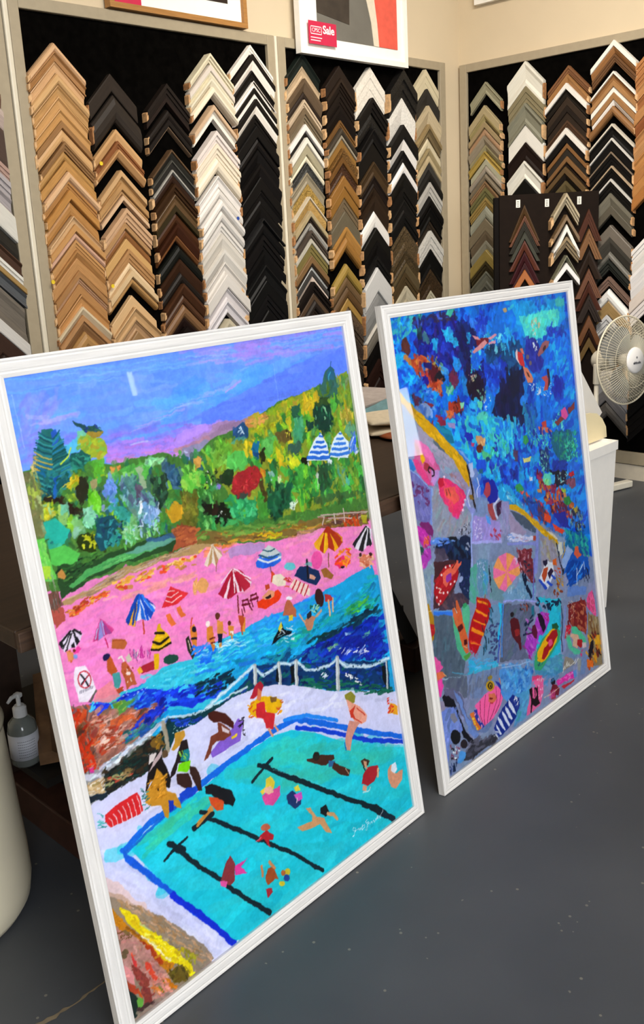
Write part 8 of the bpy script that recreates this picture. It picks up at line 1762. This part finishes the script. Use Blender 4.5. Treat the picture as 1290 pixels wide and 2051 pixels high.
('s', 'f0f0e8', '593 60 608 76 597 69', 2.5, 0.3, 1),
('s', 'f0f0e8', '609 67 625 83 620 69 634 77 630 68 638 70', 2.5, 0.3, 1),
('s', 'f0f0e8', '637 65 663 66 675 73 667 59 690 70', 2.5, 0.3, 1),
('p', 'e840b0', '553 49 583 48 654 45 654 20 599 28 559 32', 1, 1, 0.03),
('c', 'f880d8 d83098 ffb0e8', '553 49 653 42 654 20 565 33', 16, 14.4, 4.3, -4, 20, 0.8, 128),
('p', '58a0e0', '648 44 669 42 670 19 654 20', 1, 0.8, 0.03),
('p', 'c83040', '578 23 637 15 659 18 652 10 595 10', 1, 1, 0.03),
('p', '181c28', '549 51 546 48 541 46 535 47 530 51 526 56 525 61 528 65 533 66 539 65 544 62 548 57', 0.5, 1, 0.03),
('p', '7a2030', '533 48 551 39 567 21 559 3 526 14 519 30', 1, 1, 0.03),
('p', 'e05aa8', '509 28 549 29 535 7 506 13', 1, 0.6, 0.03),
('s', 'e8c8b0', '498 22 568 24', 2.1, 0.6, 1),
('c', '5a98d0 4890c0', '485 96 541 90 586 65 554 54 487 59', 24, 17.4, 7.0, -21, 40, 0.6, 129),
('p', 'e8eef8', '522 377 568 418 604 402 606 365 561 334 544 345', 1, 1, 0.03),
('p', '2a50c0', '517 374 526 375 562 337 547 336', 0.6, 1, 0.03),
('p', '2a50c0', '556 357 568 358 591 336 580 334', 0.6, 1, 0.03),
('p', '2a50c0', '583 370 592 369 613 350 603 348', 0.6, 1, 0.03),
('p', 'b8502c', '537 381 550 400 574 398 564 373 546 357', 1, 1, 0.03),
('p', '1c1838', '550 423 574 422 575 406 560 402 552 410', 1, 1, 0.03),
('p', '2a1838', '570 379 592 390 604 376 576 359', 0.8, 1, 0.03),
('p', 'd8682c', '601 411 625 407 625 386 603 397', 1, 1, 0.03),
('c', 'a82a20 d85a2c', '609 380 638 377 638 350 615 360', 10, 10.6, 3.5, -39, 20, 1, 130),
('c', 'c8901c b8801c e0a830', '614 352 652 346 644 306 610 311', 18, 10.6, 4.2, -56, 30, 0.9, 131),
('c', '8a4028', '601 340 647 321 640 286 589 302', 9, 8.5, 5.6, -57, 50, 1, 132),
('p', '1048a0', '683 374 716 381 749 366 777 347 780 307 715 300 685 304 670 335', 1.5, 1, 0.03),
('c', '1a70d8 1058b8 2a88e0', '685 384 779 352 736 299 681 310', 22, 21.9, 6.6, 27, 20, 0.85, 133),
('s', 'c8e0f8', '735 345 727 296', 4.4, 0.6, 1),
('s', 'c8e0f8', '733 324 772 348', 4.4, 0.6, 1),
('s', 'c8e0f8', '779 352 782 329', 3.7, 0.6, 1),
('p', '6890d8', '670 308 784 273 774 248 664 278', 1.5, 0.8, 0.03),
('c', '2a2a4a 182440', '773 323 816 324 791 276 754 285', 10, 18.8, 5.3, -82, 14, 0.7, 134),
('p', '1a70c0', '58 1001 70 1002 80 985 64 976', 0.5, 0.3, 0.03)]
def painted_mesh(name, wmm, hmm, res, seed, ops, w, h):
    cv = Canvas(wmm, hmm, res, seed); run(cv, ops); im = cv.img
    im = (im+np.roll(im, 1, 0)*.35+np.roll(im, -1, 0)*.35+np.roll(im, 1, 1)*.35+np.roll(im, -1, 1)*.35)/2.4   # soften the stair steps of the brush edges
    im[0] = cv.img[0]; im[-1] = cv.img[-1]; im[:, 0] = cv.img[:, 0]; im[:, -1] = cv.img[:, -1]
    ny, nx = cv.h, cv.w; xs = np.linspace(0, w, nx); zs = np.linspace(0, h, ny); X, Z = np.meshgrid(xs, zs)
    co = np.zeros((ny*nx, 3), 'f4'); co[:, 0] = X.ravel(); co[:, 2] = Z.ravel()
    idx = np.arange(ny*nx).reshape(ny, nx); q = np.stack([idx[:-1, :-1], idx[:-1, 1:], idx[1:, 1:], idx[1:, :-1]], -1).reshape(-1, 4)
    me = bpy.data.meshes.new(name); nf = len(q); me.vertices.add(len(co)); me.vertices.foreach_set('co', co.ravel()); me.loops.add(nf*4); me.loops.foreach_set('vertex_index', q.ravel().astype('i4'))
    me.polygons.add(nf); me.polygons.foreach_set('loop_start', np.arange(0, nf*4, 4, dtype='i4')); me.update(calc_edges=True)
    at = me.color_attributes.new('paint', 'FLOAT_COLOR', 'POINT'); v = np.clip(im.reshape(-1, 3), 0, 1)
    g = v.mean(1, keepdims=True); v = np.clip(g+(v-g)*1.09, 0, 1)
    l = np.where(v <= .04045, v/12.92, ((v+.055)/1.055)**2.4)*.97
    at.data.foreach_set('color', np.concatenate([l, np.ones((len(l), 1))], 1).astype('f4').ravel()); return me
def paint_mat():
    m = bpy.data.materials.new('printed_paint'); m.use_nodes = True; N = m.node_tree.nodes; L = m.node_tree.links; b = N['Principled BSDF']
    a = N.new('ShaderNodeAttribute'); a.attribute_name = 'paint'; L.new(a.outputs['Color'], b.inputs['Base Color']); b.inputs['Roughness'].default_value = .7; b.inputs['Specular IOR Level'].default_value = .1; return m
def glass_mat():
    m = bpy.data.materials.new('picture_glass'); m.use_nodes = True; N = m.node_tree.nodes; L = m.node_tree.links; N.remove(N['Principled BSDF'])
    tr = N.new('ShaderNodeBsdfTransparent'); gl = N.new('ShaderNodeBsdfGlossy'); gl.inputs['Roughness'].default_value = .02; fr = N.new('ShaderNodeFresnel'); fr.inputs[0].default_value = 1.32; mx = N.new('ShaderNodeMixShader')
    L.new(fr.outputs[0], mx.inputs[0]); L.new(tr.outputs[0], mx.inputs[1]); L.new(gl.outputs[0], mx.inputs[2]); L.new(mx.outputs[0], N['Material Output'].inputs[0]); return m
m_pm = paint_mat(); m_gl = glass_mat()
m_lime = mat('limed_white_frame', 'e4e0dc', .5, .3, kind='grainx', amt=.045, scale=9, bump=.35); m_limez = mat('limed_white_frame_upright', 'e4e0dc', .5, .3, kind='grainz', amt=.045, scale=9, bump=.35)
FWD, FD = .03173, .01843
def big_painting(label, loc, az, lean, iw, ih, me):
    # local frame: x along the bottom edge, -y to the front, z up the picture, leaning back
    t = thing('framed_painting', label, 'painting', loc, rot=(-lean, 0, az))
    w, h = iw+2*FWD, ih+2*FWD
    prof = [(0, 0), (0, 1), (.12, 1.0), (.2, .9), (.3, 1.0), (.62, .97), (.7, .9), (.8, .98), (1, .9), (1, .35)]
    def rail(kind):
        bm = bmesh.new(); L = w if kind in 'bt' else h; rings = []
        for e in (0, 1):
            r = []
            for a, b in prof:
                off = a*FWD; along = off if e == 0 else L-off
                if kind == 'b': p = (along, -b*FD, off)
                elif kind == 't': p = (along, -b*FD, h-off)
                elif kind == 'l': p = (off, -b*FD, along)
                else: p = (w-off, -b*FD, along)
                r.append(bm.verts.new(p))
            rings.append(r)
        n = len(prof)
        for i in range(n-1): bm.faces.new((rings[0][i], rings[0][i+1], rings[1][i+1], rings[1][i]))
        bm.faces.new((rings[0][-1], rings[0][0], rings[1][0], rings[1][-1])); bm.faces.new(rings[0]); bm.faces.new(rings[1][::-1])
        return bm
    for k in 'btlr': obj('frame_rail', rail(k), m_lime if k in 'bt' else m_limez, t)
    obj('painted_sheet', me, m_pm, t, (FWD, -.010, FWD))
    obj('backing', B(.012, w-.012, -.0085, -.001, .012, h-.012), mat('backing_card', '6a5238', .8), t)
    g = bmesh.new(); f = g.faces.new([g.verts.new(p) for p in ((FWD-.002, -.0145, FWD-.002), (w-FWD+.002, -.0145, FWD-.002), (w-FWD+.002, -.0145, h-FWD+.002), (FWD-.002, -.0145, h-FWD+.002))])
    o = obj('glazing', g, m_gl, t); return t
big_painting('large white framed painting of a pink beach and turquoise rock pool, nearest the camera', (-4.09498, -2.1467, .0), .02354, .13891, .83642, 1.17955, painted_mesh('beach_painting', 836.42, 1179.55, 1.1, 1, OPS1, .83642, 1.17955))
big_painting('white framed painting of blue sea and sunbathers on paving, behind the beach painting', (-3.10738, -2.12245, .0), .00424, .12699, .835, 1.18092, painted_mesh('pool_painting', 835, 1180.92, 1.4, 2, OPS2, .835, 1.18092))
# ------------------------------------------------------------------ work table behind the paintings
m_tt = mat('dark_stained_timber', '36271c', .5, .3, kind='grainx', amt=.15, scale=6); m_te = mat('worn_timber_edge', '4a3526', .6, kind='grainx', amt=.25, scale=9)
m_leg = mat('dark_leg_timber', '33231a', .6, amt=.15); m_foot = mat('reddish_foot_timber', '40261c', .55, amt=.15)
tb = thing('work_table', 'long dark wooden work table that both big paintings lean against', 'table', (0, 0, 0))
TX0, TX1 = -4.105, -2.38
obj('tabletop', B(TX0, TX1, -1.985, -.98, .733, .769, bev=.004), m_tt, tb); obj('edge_strip', B(TX0, TX1, -1.999, -1.986, .731, .768, bev=.002), m_te, tb)
for x in (-3.86, -2.62):
    obj('foot_beam', B(x, x+.08, -1.66, -1.0, 0, .09, bev=.004), m_foot, tb)
    obj('leg', B(x+.005, x+.075, -1.3, -1.2, .09, .7), m_leg, tb)
    obj('cross_beam', B(x, x+.08, -1.8, -1.02, .7, .733), m_leg, tb)
lb = bmesh.new(); tube(lb, [(-2.58, -1.62, .09), (-2.58, -1.25, .62)], .03, 4); obj('brace', lb, mat('black_brace', '0d0c0b', .6), tb)
obj('lower_shelf', B(-3.86, -2.5, -1.52, -1.02, .145, .165), mat('black_shelf', '17130f', .6), tb)
# bottle on the lower shelf
m_clear = mat('clear_plastic_bottle', 'aab0aa', .12, .5, amt=.02, trans=.6); m_wp = mat('white_plastic', 'dcdcdc', .35, amt=.02)
bo = thing('pump_bottle', 'clear hand sanitiser bottle with white pump on the low shelf', 'bottle', (-3.845, -1.40, .165), math.radians(200))
obj('bottle_body', lathe(bmesh.new(), [(0, 0), (.031, 0), (.036, .006), (.036, .095), (.032, .112), (.02, .124), (.014, .128), (0, .128)], 32), m_clear, bo, smooth=True)
lbm = lathe(bmesh.new(), [(.0366, .022), (.0368, .022), (.0368, .088), (.0366, .088)], 32); obj('bottle_label', lbm, mat('white_bottle_label', 'd4d6de', .5, amt=.02), bo, smooth=True)
lt = bmesh.new()
for q in range(7):
    z = .03+q*.007
    for a in range(10):
        a0 = math.radians(20+a*7); a1 = math.radians(25+a*7)
        vs = [lt.verts.new((.0371*math.cos(p), .0371*math.sin(p), zz)) for p, zz in ((a0, z), (a1, z), (a1, z+.0016), (a0, z+.0016))]; lt.faces.new(vs)
obj('label_print', lt, mat('label_ink', '7a7c86', .6), bo)
obj('pump_collar', lathe(bmesh.new(), [(0, .128), (.017, .128), (.017, .15), (.012, .156), (0, .156)], 24), m_wp, bo)
pb = lathe(bmesh.new(), [(0, .156), (.0055, .156), (.0055, .178), (0, .178)], 16); box(pb, -.008, .008, -.009, .009, .176, .188, bev=.003); tube(pb, [(0, 0, .184), (.022, 0, .185), (.036, 0, .178)], [.006, .005, .0035], 8); obj('pump_head', pb, m_wp, bo)
# offcut of moulding lying on the shelf
oc = thing('timber_offcut', 'brown grooved timber offcut lying on the low shelf beside the bottle', 'offcut', (-3.805, -1.47, .166), math.radians(-28))
ob = bmesh.new(); prism(ob, [(-.036, 0), (.036, 0), (.04, .02), (.014, .034), (.008, .028), (-.004, .04), (-.036, .036)], -.01, .3); obj('profile', ob, mat('brown_offcut', '7c5c40', .55, amt=.2, scale=20), oc, rot=(math.radians(14), 0, 0), loc=(0, 0, .012))
# bin at left
bn = thing('waste_bin', 'tall rounded cream plastic bin at the left edge of the photo', 'bin', (-4.165, -1.55, 0))
m_bin = mat('cream_plastic_bin', 'ded3b8', .45, .4, amt=.03, scale=4)
BR_ = [(0, 0), (.17, 0), (.188, .006), (.200, .025), (.206, .06), (.205, .12), (.198, .24), (.193, .36), (.189, .428), (.0, .428)]
obj('bin_body', lathe(bmesh.new(), BR_, 64), m_bin, bn, smooth=True)
obj('bin_lid', lathe(bmesh.new(), [(.0, .429), (.193, .429), (.195, .437), (.189, .447), (.14, .456), (0, .460)], 64), mat('cream_bin_lid', 'cfc5aa', .4, amt=.03, scale=4), bn, smooth=True)
# things on the table, seen between the two paintings
m_news = [mat('newsprint_a', '8c8480', .85, amt=.12, scale=40), mat('newsprint_b', '787068', .85, amt=.15, scale=40), mat('newsprint_c', 'a09690', .85, amt=.1, scale=40)]
for k in range(6):
    bmn = B(-.2, .2, -.15, .15, 0, .011, bev=.003)
    tag(obj('paper_bundle', bmn, m_news[k % 3], None, (-2.36+.01*math.sin(k*2), -1.19, .770+k*.0125), (0, 0, math.radians(8+5*math.sin(k*3)))), 'folded grey newspaper on the work table, %s' % ('topmost of the pile' if k == 5 else 'lowest of the pile' if k == 0 else '%s up in the pile' % ordinal(k)), 'newspaper', 'folded newspapers on the table')
def pad(lx, ly, lz, n=24, pinch=.7, seed=1):
    bm = bmesh.new(); r = random.Random(seed); g = []
    for j in range(n+1):
        row = []
        for i in range(n+1):
            u, v = i/n*2-1, j/n*2-1
            e = max(0, (1-abs(u)**3)*(1-abs(v)**3))**.5
            row.append((u*lx*(1-.06*v*v), v*ly*(1-.06*u*u), e*lz*(1+.08*math.sin(u*5+seed)*math.cos(v*4))))
        g.append(row)
    top = [[bm.verts.new(p) for p in r_] for r_ in g]; bot = [[bm.verts.new((p[0], p[1], -p[2]*.55)) for p in r_] for r_ in g]
    for j in range(n):
        for i in range(n):
            bm.faces.new((top[j][i], top[j][i+1], top[j+1][i+1], top[j+1][i])); bm.faces.new((bot[j][i], bot[j+1][i], bot[j+1][i+1], bot[j][i+1]))
    bmesh.ops.remove_doubles(bm, verts=bm.verts[:], dist=.0004); return bm
m_cush = mat('cream_cloth', 'cdbfa6', .9, .1, amt=.05, scale=60, bump=.2); m_teal = mat('teal_cloth', '94bcc2', .9, .1, amt=.08, scale=50, bump=.2)
tag(obj('cushion', pad(.15, .10, .019, seed=2), m_cush, None, (-2.455, -1.525, .781), (0, 0, math.radians(-38)), smooth=True), 'lower cream padded cloth stacked on the work table', 'cushion', 'cream padded cloths')
tag(obj('cushion', pad(.15, .10, .021, seed=4), m_cush, None, (-2.445, -1.51, .813), (0, 0, math.radians(-35)), smooth=True), 'upper cream padded cloth stacked on the work table', 'cushion', 'cream padded cloths')
cl = bmesh.new(); g = []
for j in range(13):
    row = []
    for i in range(13):
        u, v = i/12, j/12; row.append(cl.verts.new((-.14+.28*u, -.07+.14*v, .062*(1-abs(v-.45)*1.2)-.04*max(0, .45-u)*2+.006*math.sin(u*9+v*5)+.012)))
    g.append(row)
for j in range(12):
    for i in range(12): cl.faces.new((g[j][i], g[j][i+1], g[j+1][i+1], g[j+1][i]))
bmesh.ops.solidify(cl, geom=cl.faces[:], thickness=.006)
tag(obj('folded_cloth', cl, m_teal, None, (-2.40, -1.40, .785), (0, 0, math.radians(-35)), smooth=True), 'pale teal cloth draped between the newspapers and cream pads', 'cloth')
lf = pad(.10, .035, .012, seed=7); tag(obj('leather_offcut', lf, mat('orange_leather', '8a4420', .5, amt=.2, scale=30), None, (-2.52, -1.58, .778), (0, 0, math.radians(-15)), smooth=True), 'rust orange leather offcut in front of the cream pads', 'offcut')
# ------------------------------------------------------------------ white print box right of the paintings
m_wb = mat('white_board_box', 'efebe5', .5, amt=.015)
pbx = thing('print_box', 'slim white upright box holding paper sheets, right of the blue painting', 'box', (0, 0, 0))
pk = bmesh.new()
def taper(bm, x0, x1b, x1t, y0, y1, z0, z1):
    v = [bm.verts.new(p) for p in ((x0, y0, z0), (x1b, y0, z0), (x1b, y1, z0), (x0, y1, z0), (x0, y0, z1), (x1t, y0, z1), (x1t, y1, z1), (x0, y1, z1))]
    for q in ((0, 3, 2, 1), (4, 5, 6, 7), (0, 1, 5, 4), (1, 2, 6, 5), (2, 3, 7, 6), (3, 0, 4, 7)): bm.faces.new([v[i] for i in q])
taper(pk, -2.18, -1.748, -1.702, -1.883, -1.872, .0, .600); taper(pk, -2.18, -1.748, -1.702, -1.778, -1.767, 0, .600); taper(pk, -1.760, -1.748, -1.702, -1.872, -1.778, 0, .600); box(pk, -2.19, -2.18, -1.883, -1.767, 0, .6); box(pk, -2.18, -1.75, -1.872, -1.778, 0, .02)
obj('box_body', pk, m_wb, pbx)
rk_ = bmesh.new(); box(rk_, -2.195, -1.697, -1.888, -1.874, .600, .633); box(rk_, -2.195, -1.697, -1.776, -1.762, .6, .633); box(rk_, -1.711, -1.697, -1.874, -1.776, .6, .633); box(rk_, -2.195, -2.181, -1.874, -1.776, .6, .633); box(rk_, -2.181, -1.711, -1.874, -1.776, .604, .628)
obj('box_rim', rk_, m_wb, pbx)
tag(obj('paper_sheet', prism(bmesh.new(), [(-1.93, 1.02), (-1.654, .72), (-1.713, .682), (-1.78, .634), (-2.12, .634), (-2.12, .8)], -1.80, -1.797), mat('white_card', 'e2dcd2', .8, amt=.01)), 'large white card standing at a slant in the white box', 'card')
tag(obj('paper_sheet', prism(bmesh.new(), [(-2.0, .76), (-1.80, .745), (-1.75, .735), (-1.71, .71), (-1.68, .675), (-1.672, .634), (-2.0, .634)], -1.83, -1.827), mat('cream_card', 'ead9ae', .8, amt=.01)), 'cream card with a rounded corner standing in the white box', 'card')
# ------------------------------------------------------------------ fan
fn = thing('pedestal_fan', 'white pedestal fan before the right rack, beyond the white box', 'fan', (-.42, -1.13, 0))
m_fan = mat('aged_white_plastic', 'd8d2c2', .35, .5, amt=.02); m_wire = mat('fan_wire', 'd9d0b8', .35, .5, amt=.02)
for a in (-16, 74):
    c, s_ = math.cos(math.radians(a-12+14)), math.sin(math.radians(a-12+14)); b_ = bmesh.new()
    box(b_, -(.27 if a < 0 else .11), (.27 if a < 0 else .11), -.022, .022, .004, .04, bev=.006); obj('foot', b_, m_fan, fn, rot=(0, 0, math.radians(a)))
obj('pole', lathe(bmesh.new(), [(0, .03), (.045, .03), (.045, .045), (.018, .06), (.016, .40), (.02, .41), (.02, .44), (.012, .445), (.012, .64), (0, .64)], 20), m_fan, fn, smooth=True)
tw = (Vector((-4.769, -3.402, 1.394))-Vector((-.33, -1.24, .715))).normalized(); rt = Vector((.694, -.718, -.05)).normalized()
ax = (tw*math.cos(math.radians(44))+rt*math.sin(math.radians(44))); ax.z = .06; ax.normalize()
hd = bpy.data.objects.new('fan_head', None); HM = ax.to_track_quat('Z', 'Y').to_matrix().to_4x4()
RR = .222; HO = Vector((-.37, -1.262, .722))-ax*.085-Vector((-.42, -1.13, 0))
def fobj(n, bm, m, smooth=True):
    o = obj(n, bm, m, fn, smooth=smooth); o.matrix_local = Matrix.Translation(HO) @ HM; return o
fobj('motor_housing', lathe(bmesh.new(), [(0, -.11), (.035, -.108), (.05, -.09), (.056, -.03), (.05, .0), (.03, .02), (0, .02)], 28), m_fan)
nk = bmesh.new(); tube(nk, [(0, 0, .60), (0, 0, .70)], .018, 12); obj('neck', nk, m_fan, fn)
DZ = .085
def wire_half(z0, z1, rc, n):
    bm = bmesh.new()
    for k in range(n):
        a = 2*math.pi*k/n; pts = []
        for q in range(7):
            t = q/6; r = rc+(RR-rc)*t; z = z1+(z0-z1)*(t**2.6); pts.append((r*math.cos(a), r*math.sin(a), z))
        tube(bm, pts, .0012, 4)
    for r, t in ((RR*.62, .62), (RR*.84, .84)):
        z = z1+(z0-z1)*(((r-rc)/(RR-rc))**2.6); tube(bm, [(r*math.cos(i*math.pi/24), r*math.sin(i*math.pi/24), z) for i in range(48)], .0011, 4, closed=True)
    return bm
fobj('front_grille', wire_half(DZ, DZ+.055, .045, 84), m_wire)
fobj('rear_grille', wire_half(DZ-.004, DZ-.065, .05, 84), m_wire)
rb = bmesh.new(); tube(rb, [(RR*math.cos(i*math.pi/36), RR*math.sin(i*math.pi/36), DZ) for i in range(72)], .0048, 8, closed=True); fobj('rim', rb, m_wire)
fobj('hub_badge', lathe(bmesh.new(), [(0, DZ+.067), (.058, DZ+.065), (.066, DZ+.058), (.066, DZ+.05), (0, DZ+.05)], 32), mat('white_badge', 'ece9e6', .35, amt=0))
for s_, sz, yy in (('altitude', .019, -.012), ('o', .02, .016)):
    t_ = text('badge_lettering', s_, sz, mat('badge_ink', '55565c', .5), fn, (0, 0, 0), (0, 0, 0), bold=.0004)
    zx = ax; up = Vector((0, 0, 1)); xx = up.cross(zx).normalized(); yv = zx.cross(xx)
    MM = Matrix.Identity(4)
    for i in range(3): MM[i][0] = xx[i]; MM[i][1] = yv[i]; MM[i][2] = zx[i]
    t_.matrix_local = Matrix.Translation(HO) @ MM @ Matrix.Translation((0, yy, DZ+.0675))
for k in range(3):
    bm = bmesh.new(); n1, n2 = 10, 10; g = []; a0 = math.radians(120*k+115)
    for j in range(n1+1):
        t = j/n1; r = .03+.165*t; half = math.radians(16+30*math.sin(math.pi*min(1, t*.85+.08))**.8) if t < .97 else math.radians(30)
        if t > .8: half *= (1-((t-.8)/.2)**2*.45)
        row = []
        for i in range(n2+1):
            u = i/n2*2-1; aa = a0+u*half+t*.3; row.append(bm.verts.new((r*math.cos(aa), r*math.sin(aa), DZ-.005-u*.022*(1-.3*t))))
        g.append(row)
    for j in range(n1):
        for i in range(n2): bm.faces.new((g[j][i], g[j][i+1], g[j+1][i+1], g[j+1][i]))
    bmesh.ops.solidify(bm, geom=bm.faces[:], thickness=.002); fobj('blade', bm, mat('pale_fan_blade', 'c2c2bc', .3, .5, amt=.02))
fobj('blade_hub', lathe(bmesh.new(), [(0, DZ+.03), (.03, DZ+.028), (.036, DZ+.02), (.038, DZ-.02), (0, DZ-.02)], 24), m_fan)
